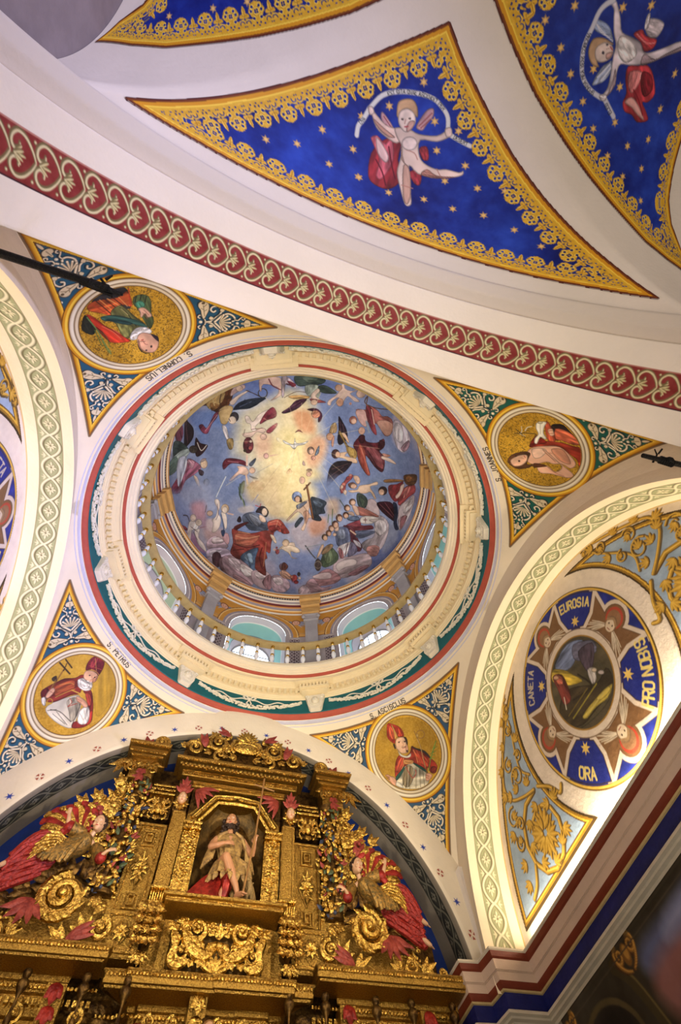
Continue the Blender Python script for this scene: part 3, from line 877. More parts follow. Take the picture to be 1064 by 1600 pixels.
L e0dce8 11 1507,-111 1658,-53 1757,-28
P a8b0cc 1736,221 1801,156 1837,132 1875,224 1835,318 1760,371 1693,387
L e8e4ec 12 1831,166 1730,308
L e8e4ec 12 1858,194 1790,329
P c03c44 1976,-134 2066,-189 2147,-151 2311,-148 2314,-71 2210,-22 2115,-83
L e89090 10 2021,-143 2186,-96 2307,-117
P c03a44 2069,133 2209,99 2334,76 2469,144 2601,293 2538,391 2455,405 2558,477 2635,556 2472,604 2356,551 2235,538 2168,459 2176,368 2095,246
P e88888 2120,173 2292,141 2308,256 2252,354 2166,300
P 8c1e2c 2292,141 2442,149 2538,268 2454,352 2343,267
P f0b0a8 2193,454 2269,386 2419,447 2577,566 2437,535 2322,484
L 7c1420 13 2259,317 2392,398 2520,520
P d4c4cc 1518,-320 1598,-337 1681,-283 1753,-210 1834,-121 1994,-107 2115,-83 2210,-22 2309,-39 2441,-92 2676,-188 2739,-120 2538,-45 2412,23 2279,78 2088,121 1967,137 1955,207 1989,319 1959,414 1892,492 1846,476 1897,392 1887,272 1853,161 1826,69 1807,-7 1727,-99 1660,-205 1619,-270
P e8dcdc 1830,-90 1990,-75 2124,9 2051,104 1941,94 1837,3
P a89098 2220,-8 2401,9 2527,-59 2713,-147 2745,-113 2544,-38 2370,46 2234,94
P b49aa4 1915,182 1989,319 1927,457 1942,329
P d4c4cc 2106,-189 2082,-273 2193,-300 2315,-283 2333,-227 2301,-162 2204,-145
P e0d4dc 2085,-200 2052,-297 2082,-324 2125,-252 2131,-208
P c8a07c 1505,77 1523,1 1624,-30 1725,-21 1785,-2 1685,36 1673,103 1661,171 1710,219 1612,216 1532,152
P e4ccc4 1586,74 1665,0 1763,3 1818,55 1807,122 1713,176 1632,162
P d8a8a0 1738,88 1807,57 1809,105 1762,132
P 3a3444 1711,86 1712,95 1707,101 1697,103 1687,100 1680,93 1679,85 1684,78 1693,76 1703,79
P 3a3444 1724,11 1724,17 1718,21 1709,23 1700,22 1694,18 1694,12 1700,7 1709,5 1718,7
L a84048 11 1755,23 1796,43
L b89088 7 1718,52 1747,38
L a0a0b8 55 1582,-327 1518,-284 1473,-208 1463,-85 1446,76 1488,230 1556,350 1693,440 1861,481
L d0ccd8 40 1582,-327 1518,-284 1473,-208 1463,-85 1446,76 1488,230 1556,350 1693,440 1861,481
L a0a0b8 59 1911,479 2008,549 2107,620
L d0ccd8 42 1911,479 2008,549 2107,620
W 202028 36 2082,626 1984,554 1919,495;ELEG
W 202028 32 1808,475 1682,443 1567,365 1490,229 1450,75 1463,-85;SPONSA MEA VENI CORONA
P e0d0d4 1827,462 1916,433 1931,492 1872,506
@ dome 0 0
B 6684c8 -3956,-1085 -2847,-966 -2196,-332 -2305,281 -2690,139 -3438,-488;112
B 8898c4 -5063,-639 -4152,-749 -2572,696 -1925,874 -2068,1516 -4454,1553;186
B 7484b0 -2834,-441 -1925,-234 -1735,222 -2138,662 -2620,459;124
B 5a70b4 -2563,-2142 -1882,-2124 -1288,-1990 -1287,-1422 -1973,-1614;99
B b8b8d0 -2059,-1061 -1287,-1422 -1106,-1323 -1537,-902;74
B d8c8a0 -2001,-849 -1615,-1193 -572,-1678 162,1080 -651,1276 -1415,567 -1877,319 -1984,-473;211
B e8cc8c -1010,-57 -273,-554 162,1080 -536,1251;186
B e0b08c -1347,-314 -976,-384 -824,63 -1068,348 -1235,144;112
P b8c0dc -5063,-639 -4368,-431 -4165,-133 -4129,369 -4372,855 -4839,464 -5165,-168
P 5c3018 -3496,-1202 -3362,-1475 -2996,-1820 -2493,-1809 -2354,-1507 -2400,-1091 -2741,-916 -3153,-1184
P b08c50 -3270,-1506 -2953,-1705 -2665,-1668 -2628,-1277 -2908,-1016 -3153,-1184
P 8a5c2c -3035,-1264 -2674,-1140 -2894,-969
L d8b878 33 -3096,-1573 -2858,-1151
L 4a2818 28 -2777,-1731 -2718,-1281 -2572,-1091
L 4a2818 26 -2530,-1659 -2469,-1181
P c8a468 -2664,-958 -2498,-1135 -2233,-1095 -2232,-790 -2289,-533 -2463,-547 -2592,-781
P 7c3048 -2387,-1046 -2620,-957 -2645,-738 -2765,-524 -2825,-230 -3019,-256 -3230,-486 -3097,-540 -2916,-400 -2814,-698 -2741,-916
L d098a0 22 -2670,-826 -2811,-525 -2940,-316
P 202838 -2209,-1008 -2108,-1235 -1829,-1393 -1348,-1502 -1487,-1300 -1668,-1099 -2047,-1018
L 5a6488 17 -2031,-1107 -1727,-1313
L c8ccd8 20 -2156,-967 -1805,-1018 -1476,-1257
L 1c2030 17 -2003,-1153 -1940,-1360
L 1c2030 17 -1846,-1167 -1751,-1401
P e0c4b0 -2389,-1272 -2187,-1509 -1954,-1687 -1920,-1642 -2119,-1418 -2217,-1185 -2314,-1159
L 3a2418 25 -1994,-1685 -1725,-1588 -1547,-1517
L 3a3428 29 -1356,-1662 -1356,-1569 -1404,-1503 -1483,-1492 -1562,-1537 -1612,-1623 -1612,-1717 -1564,-1782 -1485,-1794 -1406,-1748 -1356,-1662
P d8b0a0 -1740,-2188 -1486,-2271 -1135,-2278 -946,-2011 -933,-1678 -1208,-1414 -1053,-1698 -1152,-1917 -1551,-1949 -1541,-1706 -1611,-1744
L 7c3440 34 -1456,-2168 -1275,-1942 -1017,-1848
P 8c3040 -1048,-2244 -731,-2273 -680,-2081 -922,-2067
P c8a4a0 -2424,-1460 -2432,-1755 -2142,-1904 -2055,-1755 -2257,-1603
P d8b49c -2112,-1752 -2112,-1682 -2157,-1639 -2229,-1638 -2300,-1680 -2344,-1750 -2343,-1820 -2299,-1864 -2227,-1865 -2155,-1822
P 2a2228 -1968,-787 -1969,-692 -2022,-630 -2107,-623 -2190,-676 -2241,-767 -2240,-861 -2187,-924 -2102,-930 -2019,-878
P e8ccb4 -2016,-677 -2020,-603 -2069,-554 -2144,-548 -2216,-589 -2259,-660 -2254,-734 -2206,-784 -2131,-789 -2058,-748
L 2a2228 21 -2250,-704 -2188,-623
P dcd0d0 -2425,-485 -2268,-451 -2106,-136 -2047,-61 -2149,-52 -2300,-243
P 9a7c48 -2169,-50 -1976,-108 -1912,164 -2024,216
P e8d0c0 -1794,-827 -1679,-841 -1522,-695 -1424,-920 -1208,-1128 -1113,-1061 -1271,-778 -1406,-548 -1339,-437 -1490,-413 -1578,-604 -1703,-629
P 7c2434 -1314,-646 -1249,-992 -1084,-1240 -931,-1099 -925,-930 -1123,-805
P d8b4a0 -1738,-297 -1480,-374 -1247,-535 -1089,-524 -1133,-393 -1329,-398 -1441,-218 -1632,-190
P 8c3040 -1079,-485 -847,-780 -817,-663 -949,-430
P d0a48c -1013,-316 -1017,-258 -1057,-216 -1117,-204 -1173,-228 -1205,-278 -1200,-336 -1161,-379 -1101,-390 -1045,-366
L 5c1c24 16 -1499,-452 -1210,-541
P 5a2028 -1327,3 -1323,146 -1379,245 -1474,259 -1571,186 -1633,51 -1637,-93 -1581,-191 -1487,-206 -1390,-132
P 8c3a3c -1503,-49 -1505,-16 -1527,8 -1561,13 -1592,-3 -1610,-33 -1607,-66 -1585,-90 -1552,-95 -1520,-79
P b05048 -1359,86 -1361,115 -1380,135 -1409,140 -1435,127 -1450,102 -1448,73 -1429,53 -1401,48 -1374,61
P 3a3020 -1494,187 -1497,215 -1516,235 -1544,240 -1571,227 -1587,201 -1584,173 -1565,153 -1536,149 -1509,162
P c8b09c -1394,-106 -1396,-83 -1411,-66 -1435,-62 -1457,-73 -1470,-94 -1468,-118 -1452,-135 -1429,-138 -1407,-128
L 4a4030 16 -1690,-263 -1690,-425
P 24141c -3742,-179 -3953,-931 -3744,-727 -3424,-442 -3335,-128 -3489,113 -3643,182
L 6c4048 20 -3846,-753 -3511,26
P 7c3c50 -4479,-728 -4066,-720 -3819,-328 -3885,-27 -4142,-173
P 3c4c48 -4279,-117 -3899,-74 -3468,200 -3495,324 -3904,406 -4107,461
P a8b8b0 -4118,415 -3633,226 -3338,293 -3609,608 -4095,941 -4587,903 -4405,670
P 5c7468 -4505,694 -3976,395 -3819,842 -4257,1006
P 30181c -3230,-120 -3037,57 -2884,101 -2735,140 -2791,304 -2946,467 -3094,466 -3208,175
L e0d8cc 26 -3136,53 -2932,305 -2781,141
P 3a3028 -3065,264 -3082,336 -3160,378 -3269,373 -3367,324 -3417,249 -3400,177 -3322,135 -3213,140 -3115,189
P a85c78 -3393,539 -3004,670 -2828,827 -3041,1033 -3392,1238 -3607,1606 -4140,1583 -3783,1098 -3504,864
P 7c2c44 -3980,1296 -3527,1111 -3607,1606 -4140,1583
P c88c9c -3441,578 -3112,629 -3171,872
P b8bcd0 -3866,583 -3524,447 -3403,786 -3624,1358 -3761,1310
L 7c2c44 24 -3307,707 -3408,1115
P e8c8b0 -3086,1075 -2927,1111 -2734,1423 -2578,1492 -2621,1535 -2832,1428
P e0bc98 -2625,699 -2634,784 -2689,839 -2770,842 -2845,793 -2886,710 -2877,625 -2822,570 -2741,567 -2666,616
P 98807c -2906,668 -2834,546 -2694,542 -2771,625
P 40303a -2918,870 -2712,942 -2739,1063 -2866,1029
L 5c5c60 34 -2465,1244 -2476,1296 -2522,1331 -2585,1336 -2641,1308 -2668,1259 -2657,1207 -2611,1171 -2548,1167 -2492,1194 -2465,1244
P 8c8c90 -2483,1245 -2488,1316 -2523,1362 -2575,1366 -2623,1326 -2650,1258 -2645,1187 -2610,1141 -2558,1137 -2510,1177
P 6c2030 -2138,662 -2046,495 -1763,462 -1471,497 -1359,635 -1650,603 -1891,635 -2061,831
L b87078 20 -1988,568 -1658,565
P e0b49c -1673,684 -1437,648 -1287,779 -1340,905 -1545,899 -1749,1124 -1839,1098 -1609,792
L e0b49c 54 -1447,337 -1387,601
P d8a888 -1106,708 -1112,764 -1151,805 -1208,815 -1261,791 -1291,741 -1285,685 -1246,644 -1189,634 -1136,658
P 3c4250 -1337,554 -1185,351 -1163,445 -1243,615
P 3c4250 -1262,892 -975,916 -1086,957
L e0b49c 55 -1340,905 -1252,1124
P d8a090 -824,221 -826,272 -856,310 -902,319 -947,297 -973,252 -970,200 -941,163 -895,153 -850,175
L d8a090 30 -787,213 -575,125
P f0e8d8 -701,-364 -453,-303 -192,-251 -177,-135 -496,-172 -717,-279
P b04830 -213,470 -76,395 0,533 -180,600
L 8a8ca0 28 -2156,1526 -1965,996
L e0e0e4 20 -2130,1523 -1949,1014
P 4a5c50 -1451,1158 -1347,1062 -1318,1405 -1419,1423
P 6c3438 -731,1102 -754,1208 -857,1291 -1000,1319 -1129,1282 -1195,1194 -1172,1088 -1069,1005 -926,977 -797,1014
P a04040 -1068,1129 -1072,1165 -1097,1191 -1133,1197 -1167,1182 -1185,1151 -1181,1116 -1156,1090 -1120,1083 -1087,1098
P c86058 -899,1038 -902,1066 -921,1087 -950,1092 -977,1081 -991,1056 -989,1028 -969,1007 -941,1001 -914,1013
P a04040 -761,1166 -765,1199 -787,1223 -821,1230 -852,1217 -869,1188 -866,1155 -843,1131 -810,1124 -779,1137
P d0b0a0 -938,1261 -941,1284 -957,1302 -982,1306 -1004,1297 -1016,1276 -1014,1252 -997,1235 -973,1230 -950,1240
P 2a3020 -1134,1220 -1138,1253 -1162,1277 -1196,1283 -1227,1269 -1244,1240 -1240,1207 -1217,1183 -1183,1177 -1151,1191
P 2a3020 -741,1064 -741,1096 -756,1119 -779,1124 -803,1109 -817,1080 -817,1047 -802,1024 -779,1019 -755,1034
P e0d0c0 -1043,1007 -1045,1026 -1058,1040 -1077,1044 -1095,1036 -1105,1019 -1103,1000 -1089,987 -1070,983 -1052,991
L a08c74 15 -779,1072 -381,276
L a08c74 19 -629,1196 -113,48
L a8a090 15 -1115,826 -658,420
@ dome 0 0
B 5c70b0 -1095,-2234 89,-2632 484,-2485 126,-2009 -442,-2103;87
B 7080ac 91,-2145 1505,-2088 2415,-2588 3457,-2101 3829,-1137 3447,-193 2517,260 733,194 341,-911 365,-1399;161
B 8894b8 817,-915 1429,-1088 1587,-287 846,-253;149
B 7888b0 1746,-614 2866,-1412 3407,-1263 2490,-345;149
B e4cc94 -919,-1589 -228,-1878 277,-1146 541,-477 778,903 -204,1173;211
B ecd48c -641,-540 46,-564 292,332 23,1116 -204,1173;174
B d8905c -474,-1212 -94,-1371 170,-1109 230,-746 -195,-741;87
B d89c70 128,-262 323,-694 643,-679 714,-289 565,168 287,173;99
B b0a4b8 2415,-2588 2870,-2703 3209,-2244 3175,-1576 2853,-1455 2489,-1780;50
P c8b8c0 2455,-2373 2718,-2481 3121,-2351 3252,-2037 3124,-1539 2853,-1455 2627,-1664 2465,-1978
P e0d4d4 2523,-2309 2799,-2366 2937,-2004 2837,-1706 2579,-1843
P a07884 2935,-1563 3173,-2087 3259,-1866 3121,-1547
P 34443c -777,-2422 -414,-2596 89,-2632 31,-2382 -312,-2197 -596,-2105
P 506050 -573,-2456 -300,-2610 -90,-2553 -301,-2306
P c8b0b8 -1137,-2387 -976,-2369 -742,-2217 -607,-2002 -824,-2092 -932,-2065 -870,-1693 -931,-1632
P 8c3040 -935,-2218 -645,-2142 -727,-2018
P 8c9484 -383,-2173 -182,-2297 20,-2271 78,-1892 -181,-1846 -323,-1944
P 34443c -28,-2305 186,-2396 537,-2267 257,-2113 20,-2117
P c09050 -751,-1676 -477,-1799 -181,-1846 -229,-1736 -585,-1628
L 4a2818 17 -847,-1606 -577,-1889 -323,-1944
P d8b8a0 -157,-1903 -39,-2196 56,-2131 -4,-1910 172,-1833 -30,-1711
P 8c4040 -158,-1760 19,-1822 331,-1824 123,-1719 -18,-1668
P d8b090 86,-1729 83,-1667 46,-1617 -11,-1597 -66,-1614 -98,-1663 -95,-1724 -58,-1774 -1,-1795 54,-1777
P 401c30 -796,-1130 -625,-1347 -502,-1605 -229,-1736 -291,-1532 -424,-1314 -678,-1116
L 7c4c58 16 -735,-1188 -384,-1594
P 44182c -140,-1400 97,-1525 301,-1419 338,-1211 265,-1120 176,-1374
P c07858 260,-1381 256,-1302 208,-1236 133,-1210 61,-1233 18,-1296 22,-1375 71,-1441 146,-1467 218,-1444
P e0bca8 368,-1912 519,-2180 580,-2423 594,-2907 714,-2552 958,-2581 1047,-2760 1083,-2692 907,-2436 1089,-2377 1236,-2300 1086,-2212 856,-2298 767,-1994 614,-2122 468,-1906 466,-1761 366,-1767
P c89878 628,-2532 626,-2446 587,-2373 524,-2340 463,-2360 425,-2425 427,-2511 466,-2584 529,-2617 590,-2597
P c89070 791,-2030 793,-1938 755,-1862 693,-1833 629,-1860 588,-1934 586,-2026 624,-2101 686,-2131 750,-2104
P d8b098 1344,-2717 1339,-2602 1283,-2494 1198,-2436 1116,-2450 1069,-2529 1074,-2645 1130,-2752 1215,-2810 1296,-2797
P b8806c 1029,-2103 1029,-2072 1014,-2046 992,-2034 969,-2041 955,-2063 956,-2094 970,-2120 993,-2132 1015,-2125
P b05c50 1191,-1960 1494,-2134 1449,-2323 1810,-2342 2029,-2216 2199,-2344 2420,-2284 2477,-1825 2286,-1595 1933,-1832 1596,-1734
P c89078 1910,-1921 2146,-2133 2442,-2185 2477,-1825 2328,-1622 2049,-1751
P c8988c 1202,-1916 1417,-2088 1600,-1887 1642,-1565 1466,-1568 1296,-1720
P 8c3038 1460,-2275 1689,-2259 1830,-1871 2027,-1489 1832,-1525 1550,-1908
L e8bca4 31 1650,-2233 1853,-1784
L 6c2c2c 25 1946,-2158 2386,-2199
L 5c3c20 32 1449,-2323 1422,-2653 1399,-2347 1799,-2392 2334,-2744
L b89058 21 1461,-2682 1838,-2663
P 8c4c3c 1318,-1634 1318,-1545 1276,-1470 1207,-1436 1138,-1456 1095,-1524 1095,-1613 1138,-1689 1207,-1723 1276,-1702
P e0ae90 1316,-1595 1315,-1534 1283,-1481 1233,-1456 1183,-1469 1153,-1515 1154,-1576 1186,-1629 1236,-1654 1286,-1641
P d8a488 1641,-1421 1643,-1340 1606,-1271 1544,-1239 1482,-1259 1443,-1321 1442,-1402 1479,-1472 1540,-1503 1602,-1483
L 8894a0 60 1596,-1734 1765,-1440
P 20101a 771,-1518 924,-1402 1101,-1209 1205,-988 1165,-840 1051,-665 934,-789 882,-1115
L 5c3444 16 852,-1370 1043,-833
L 5c3444 16 946,-1321 1131,-956
P b08c5c 657,-1200 754,-1284 845,-1100 806,-954 650,-937
P c8906c 808,-847 807,-771 768,-711 706,-687 643,-710 605,-770 605,-845 644,-906 706,-930 769,-907
P d09478 777,-771 828,-876 879,-556 813,-574
P e0b088 951,-1012 1098,-1074 1276,-887 1251,-833 1095,-941
P a8803c 904,-1036 977,-1066 1273,-756 1534,-738 1619,-601 1616,-470 1452,-444 1282,-587 1229,-694
P c8a050 1285,-717 1477,-713 1554,-530 1391,-504
P 5c1c24 1423,-820 1505,-1124 1634,-1278 1770,-1117 2099,-1242 2268,-1485 2371,-1302 2254,-1045 2430,-954 2552,-741 2555,-444 2243,-493 1902,-686 1645,-656
P 8c4044 1817,-958 2160,-1041 2346,-909 2563,-563 2218,-570 1917,-782
P 9c4030 1601,-945 1814,-823 1951,-533 2200,-208 2078,-153 1780,-369 1607,-639
L d88468 21 1675,-846 1976,-456 2126,-218
P 3c1018 1505,-1124 1558,-1240 1684,-1257 1704,-1039 1589,-984
P 3c1018 2156,-1370 2346,-1384 2354,-1195 2213,-1023
L 3c1018 30 1893,-860 2326,-534
P e0b48c 1081,-423 1331,-565 1290,-421 1616,-470 1697,-354 1499,-293 1276,-330 1078,-296
P 3a1c18 1124,-418 1125,-330 1080,-259 1007,-231 934,-258 888,-329 887,-417 931,-488 1004,-516 1078,-489
P d8a480 1148,-407 1150,-348 1123,-301 1077,-284 1030,-302 1000,-350 998,-408 1026,-455 1071,-473 1118,-454
P 20121a 963,280 971,32 1112,-184 1487,-331 1549,-271 1429,29 1275,211 1117,513 1024,687
L 5c3838 16 1030,93 1435,-225
L 5c3838 16 1022,341 1345,-106
P d8b8a0 2388,-931 2672,-996 2894,-981 2915,-921 2612,-866 2393,-841
P b87860 2363,-1011 2639,-1097 2631,-1043 2486,-938
P 7c5c48 395,-264 394,-192 354,-135 292,-115 230,-140 192,-200 193,-272 233,-328 295,-348 357,-323
P d8a888 392,-230 392,-178 364,-136 319,-122 275,-141 247,-185 248,-237 276,-278 321,-293 365,-274
P 5c6c80 438,-278 487,-458 532,-227 444,-117
P c08068 489,-70 487,-27 461,8 421,20 381,7 358,-29 359,-72 385,-107 426,-120 465,-106
P e0d8cc -546,-320 -381,-281 -227,-282 -241,-481 -165,-339 15,-391 162,-497 67,-345 -103,-255 -151,-142 -233,-159 -325,-215 -485,-235
L 8c8070 15 -209,-287 -169,-137
P d8a080 516,364 515,426 481,474 426,491 372,469 339,418 340,356 375,308 429,292 483,313
P 5c3830 484,306 476,337 440,365 390,380 345,377 322,355 330,324 366,296 416,281 461,285
P dca884 375,647 374,712 340,762 285,778 230,753 196,697 197,632 231,582 286,566 341,591
P b06c40 -213,589 -154,435 -56,508 -111,602
P 9c5040 -276,-614 -195,-741 -62,-676 -179,-683
P c8a090 159,211 171,108 261,221 208,244
L d0b888 15 -141,-104 -92,676
L e8d8a8 19 -177,-94 -259,639
L d0b888 15 -58,-87 202,437
@ dome 0 0
B 8c9cd0 -4578,1467 -3606,1626 -3105,1908 -3239,2691 -3975,2413 -4499,1797;124
B a0a8cc -3610,1542 -2388,1212 -1918,1914 -2453,2185 -3217,1997;161
B 7c8cb8 -2609,991 -1915,926 -1441,1642 -1518,2217 -1924,1875 -2327,1604;161
B 5468a8 -3802,2455 -3393,2796 -3544,3095 -4110,2508;50
B b890a8 -3103,1949 -2586,1830 -2453,2185 -2424,2688 -2977,2362;87
B d098a8 -2989,1984 -2627,1915 -2544,2320 -2864,2352;74
B a87098 -3489,2897 -2824,3008 -2453,3519 -2921,3605 -3480,3388;74
B 5c6cac -2848,3592 -2288,3637 -2300,4364 -1639,4549 -846,4703 227,4650 -1226,4988 -2227,4343;50
B 9098b8 -1750,1850 -1163,1357 -910,1783 -1322,2347 -1408,3134 -1626,2822;124
B e0c088 -1305,1070 19,543 346,1773 -367,1989 -775,1637 -1116,1585;149
B d0a8a8 -2530,2702 -1835,2601 -1705,3012 -2314,3116;87
B 98a0bc -247,2541 459,2199 747,3284 -23,3194;99
P cc98a0 -1820,2769 -1638,2696 -1548,2895 -1604,3082 -1756,2977
P c4a4b4 -2367,3033 -2059,2852 -1705,3012 -1598,3171 -2161,3464 -2435,3322
P e0c8cc -2208,2964 -1910,2871 -1753,3020 -2154,3135
P b8a4bc -2442,3419 -2049,3254 -1595,3216 -1387,3406 -1581,3542 -1894,3607 -2280,4005 -2458,3775
P ccc0d0 -2329,3447 -2103,3334 -1790,3299 -2055,3541 -2234,3676
P 502c38 -2192,3519 -1997,3385 -1839,3498 -1851,3851 -2098,4016 -2222,3829
P 74545c -1894,3607 -1582,3494 -1424,3705 -1373,4113 -1711,4201 -1917,3973
P ae8c98 -1787,3536 -1387,3406 -1091,3485 -682,3734 -503,4057 -630,4441 -1060,4502 -1489,4258 -1749,3987
P d4bcc4 -1581,3542 -1285,3479 -1079,3628 -1112,3940 -1423,3806
P e4d4d4 -1079,3628 -682,3734 -566,3912 -852,4091 -1064,3876
P 946c74 -1373,4113 -951,4173 -633,4380 -842,4502 -1275,4377
P c8a8b0 -672,3834 -305,3694 -8,3774 147,4113 44,4440 -319,4416 -588,4249
P e0ccd0 -572,3861 -295,3767 -130,3909 -352,4074
P 9c7078 -244,4158 -8,3774 156,4168 44,4440
P c0a0ac 55,3862 365,3732 684,3863 795,4119 605,4416 192,4400
P dcc8cc 110,3901 381,3806 522,4016 298,4131
P 7c3c5c -3848,2641 -3313,2743 -3327,2836 -3783,2731
P 90303c -3848,2641 -3378,2703 -3327,2836 -3706,2774
P e0d0cc -3160,2507 -2919,2486 -2749,2555 -2808,2736 -3055,2808 -3170,3147 -3310,3263 -3316,2974 -3239,2691
P ecdcd4 -2930,2794 -2694,2722 -2763,3000 -2542,3198 -2447,3469 -2564,3441 -2792,3285 -2891,3063
P dcc0b0 -2850,2372 -2877,2445 -2946,2495 -3032,2503 -3101,2465 -3127,2396 -3100,2323 -3031,2274 -2945,2266 -2876,2304
P e0c8b4 -2618,2497 -2643,2566 -2708,2614 -2789,2622 -2856,2589 -2881,2526 -2857,2457 -2791,2410 -2710,2401 -2644,2434
L 4c4048 36 -3160,2507 -3248,2339 -3444,2329
L 5a4048 20 -3108,2679 -2812,2825
L 5a4048 21 -2832,3101 -2995,2847
L b08090 33 -2694,2678 -2427,2602
B dcc0c4 -2437,2391 -2196,2319 -2086,2471 -2216,2745 -2425,2645;37
P e8d4c8 -2214,1751 -2130,1701 -2029,1769 -2002,1966 -2026,2132 -1916,2280 -1936,2533 -2067,2723 -2216,2745 -2182,2484 -2240,2366 -2109,2225 -2092,1978 -2175,1867
P ecd8c8 -1941,2079 -1753,2133 -1684,2492 -1743,2586 -1861,2354
P d8b48c -1691,1942 -1704,2029 -1762,2090 -1843,2102 -1916,2060 -1953,1980 -1940,1893 -1882,1832 -1801,1820 -1728,1862
P f0d8c4 -1729,1987 -1739,2051 -1781,2095 -1841,2104 -1894,2074 -1921,2016 -1911,1953 -1869,1908 -1809,1899 -1756,1930
L 3c4c70 35 -1931,2159 -1798,2511 -1797,2766
P 2c3c60 -1878,2650 -1739,2628 -1768,2825 -1842,2795
L 6a5060 17 -2108,1859 -2026,2132 -2097,2347
L d8b0a0 42 -1715,2086 -1536,2098
P d0a890 -2216,2157 -2233,2212 -2287,2252 -2358,2260 -2419,2235 -2446,2184 -2429,2129 -2374,2090 -2303,2081 -2243,2107
L 6c5c60 27 -2505,2149 -2475,1941
L 8894a8 36 -2180,1667 -1962,1011
L e8ecf0 24 -2165,1650 -1955,1025
L 4a5844 48 -1468,1175 -1428,1482 -1270,1652 -1179,1915
L 8c9c7c 20 -1400,1203 -1360,1510 -1208,1800
L 3a4834 16 -1513,1261 -1359,1628
B c0b4b4 -1399,1874 -1006,1722 -895,1860 -1165,1992 -1337,1983;31
P 28181c -1383,2235 -1317,2101 -1235,2208 -1264,2295 -1352,2291
P 4c5468 -1199,2039 -968,1915 -711,1943 -478,2055 -356,2232 -412,2369 -866,2466 -1054,2379 -1214,2204
P 6c7080 -1042,1969 -783,1998 -590,2120 -681,2303 -916,2188
L 24242c 21 -1102,2102 -901,2266
L 98a0b0 16 -953,1992 -679,2098
P 5c2020 -1440,2451 -1158,2275 -991,2243 -1298,2508 -1457,2664
P 8c342c -1517,2548 -1292,2549 -851,2547 -493,2387 -290,2341 -150,2392 -171,2695 -144,3041 -280,3028 -197,3235 -268,3345 -137,3858 -437,3777 -600,3616 -606,3238 -561,2958 -936,3173 -1138,3495 -1490,3334 -1424,2960
P b85c44 -1368,2648 -929,2605 -578,2616 -790,2920 -1137,3036 -1333,2942
L e09c70 22 -1358,2731 -996,2746 -586,2575
L 4c1414 27 -1374,2994 -953,3042 -533,2864
L 4c1414 27 -1400,3224 -1037,3104
L e0a070 17 -1286,2590 -890,2576
L 4c1414 27 -432,2929 -459,3297 -312,3646
L c88058 22 -337,2733 -299,3168 -282,3540
P 4a6080 -1103,3347 -936,3173 -561,2958 -592,3327 -583,3761 -890,3585 -1091,3485
P 8098b0 -1011,3327 -752,3179 -658,3532 -853,3480
L 2c3c54 24 -930,3218 -739,3648
P b04838 -421,2123 -279,2009 -42,1953 283,2244 258,2314 2,2314 -88,2294 -191,2402 -330,2350
P 7c2420 -356,2232 -124,2137 24,2225 -128,2303 -240,2371
L e08870 20 -341,2105 -112,2011 153,2235
P e8c4a8 -711,1943 -535,1986 -470,2093 -542,2150 -679,2098
P 281c20 -847,1891 -759,1713 -601,1679 -450,1806 -495,1977 -631,1926 -719,1904
P e8c8ac -489,1815 -491,1886 -525,1937 -579,1949 -631,1917 -663,1853 -661,1781 -626,1730 -573,1718 -520,1751
L c04c50 24 -886,1699 -759,1713 -736,1628
P e8c8a8 -264,2461 -133,2472 -6,2655 -63,2691 -197,2572
P b05050 147,2926 146,2979 119,3018 77,3028 37,3005 13,2958 15,2905 41,2866 83,2856 124,2879
P d8a890 20,2890 17,2914 2,2932 -22,2938 -44,2929 -56,2908 -53,2884 -37,2865 -14,2860 8,2869
P 8c3c3c 65,2813 63,2834 49,2850 28,2855 9,2847 -2,2829 0,2808 14,2791 35,2786 54,2795
P e4c4a4 220,2687 544,2518 632,2848 510,2790 322,2749 92,2895
P dcb890 389,2558 382,2621 338,2670 272,2686 210,2664 176,2612 182,2549 226,2500 292,2483 354,2506
P 6c3428 240,3365 393,3231 567,3379 512,3541 324,3539
P b87c60 490,3350 487,3414 452,3461 398,3475 346,3449 316,3394 319,3331 354,3283 408,3269 460,3295
P c89078 290,3597 556,3530 859,3710 900,3863 569,3785 365,3732
P a84048 905,3752 909,3828 884,3881 839,3893 791,3858 758,3790 754,3714 779,3661 824,3649 872,3684
L c8a878 15 -1013,1684 -563,805
L c8a878 15 -571,1633 -189,716
L 9c98a8 31 -1013,1684 -872,1380
@ dome 0 0
B e8cc88 -339,635 696,343 879,688 740,1055 437,1749 134,1869 -116,1528;124
B 6c7ca4 574,622 1340,286 1691,823 1396,1258 968,985;149
B 7484a8 1988,117 2682,-377 3340,124 2655,354 2257,349;112
B c0a088 1145,1010 1494,893 1620,1268 1327,1448;87
B b8a8b0 272,2080 782,1777 1300,1498 1492,2078 1266,2497 897,2778 455,2455;112
B d89878 782,1777 1272,1548 1385,1894 1029,2170;87
B 7c8cc0 226,2951 981,2756 1374,3119 1224,3892 705,3804 325,3392;124
B 5c6ca8 2845,2652 3719,1297 4133,973 4374,1460 3724,2562 3304,2791;74
B 9098b4 3381,952 3920,913 4082,1357 3698,1915;87
P c8b0b0 2356,612 2540,448 2793,561 2973,845 2760,978 2460,875
P b8a8ac 2806,959 3067,806 3433,930 3581,1303 3585,1749 3356,2031 3019,2094 2722,1953 2834,1727 3063,1502
P d4c8c8 2933,999 3240,918 3435,1167 3263,1427 2966,1306
P c08078 2954,1969 3212,1783 3473,1789 3522,2079 3193,2186
P b49ca0 2030,2888 2169,2604 2595,2377 3042,2135 3352,2237 3470,2522 3027,2978 2629,3251 2232,3245
P dcc8c4 2122,2862 2371,2592 2754,2475 2845,2652 2493,2857 2314,3063
P b07c80 1573,3419 1854,3087 2171,3102 2526,3277 2370,3547 1915,3777 1603,3796
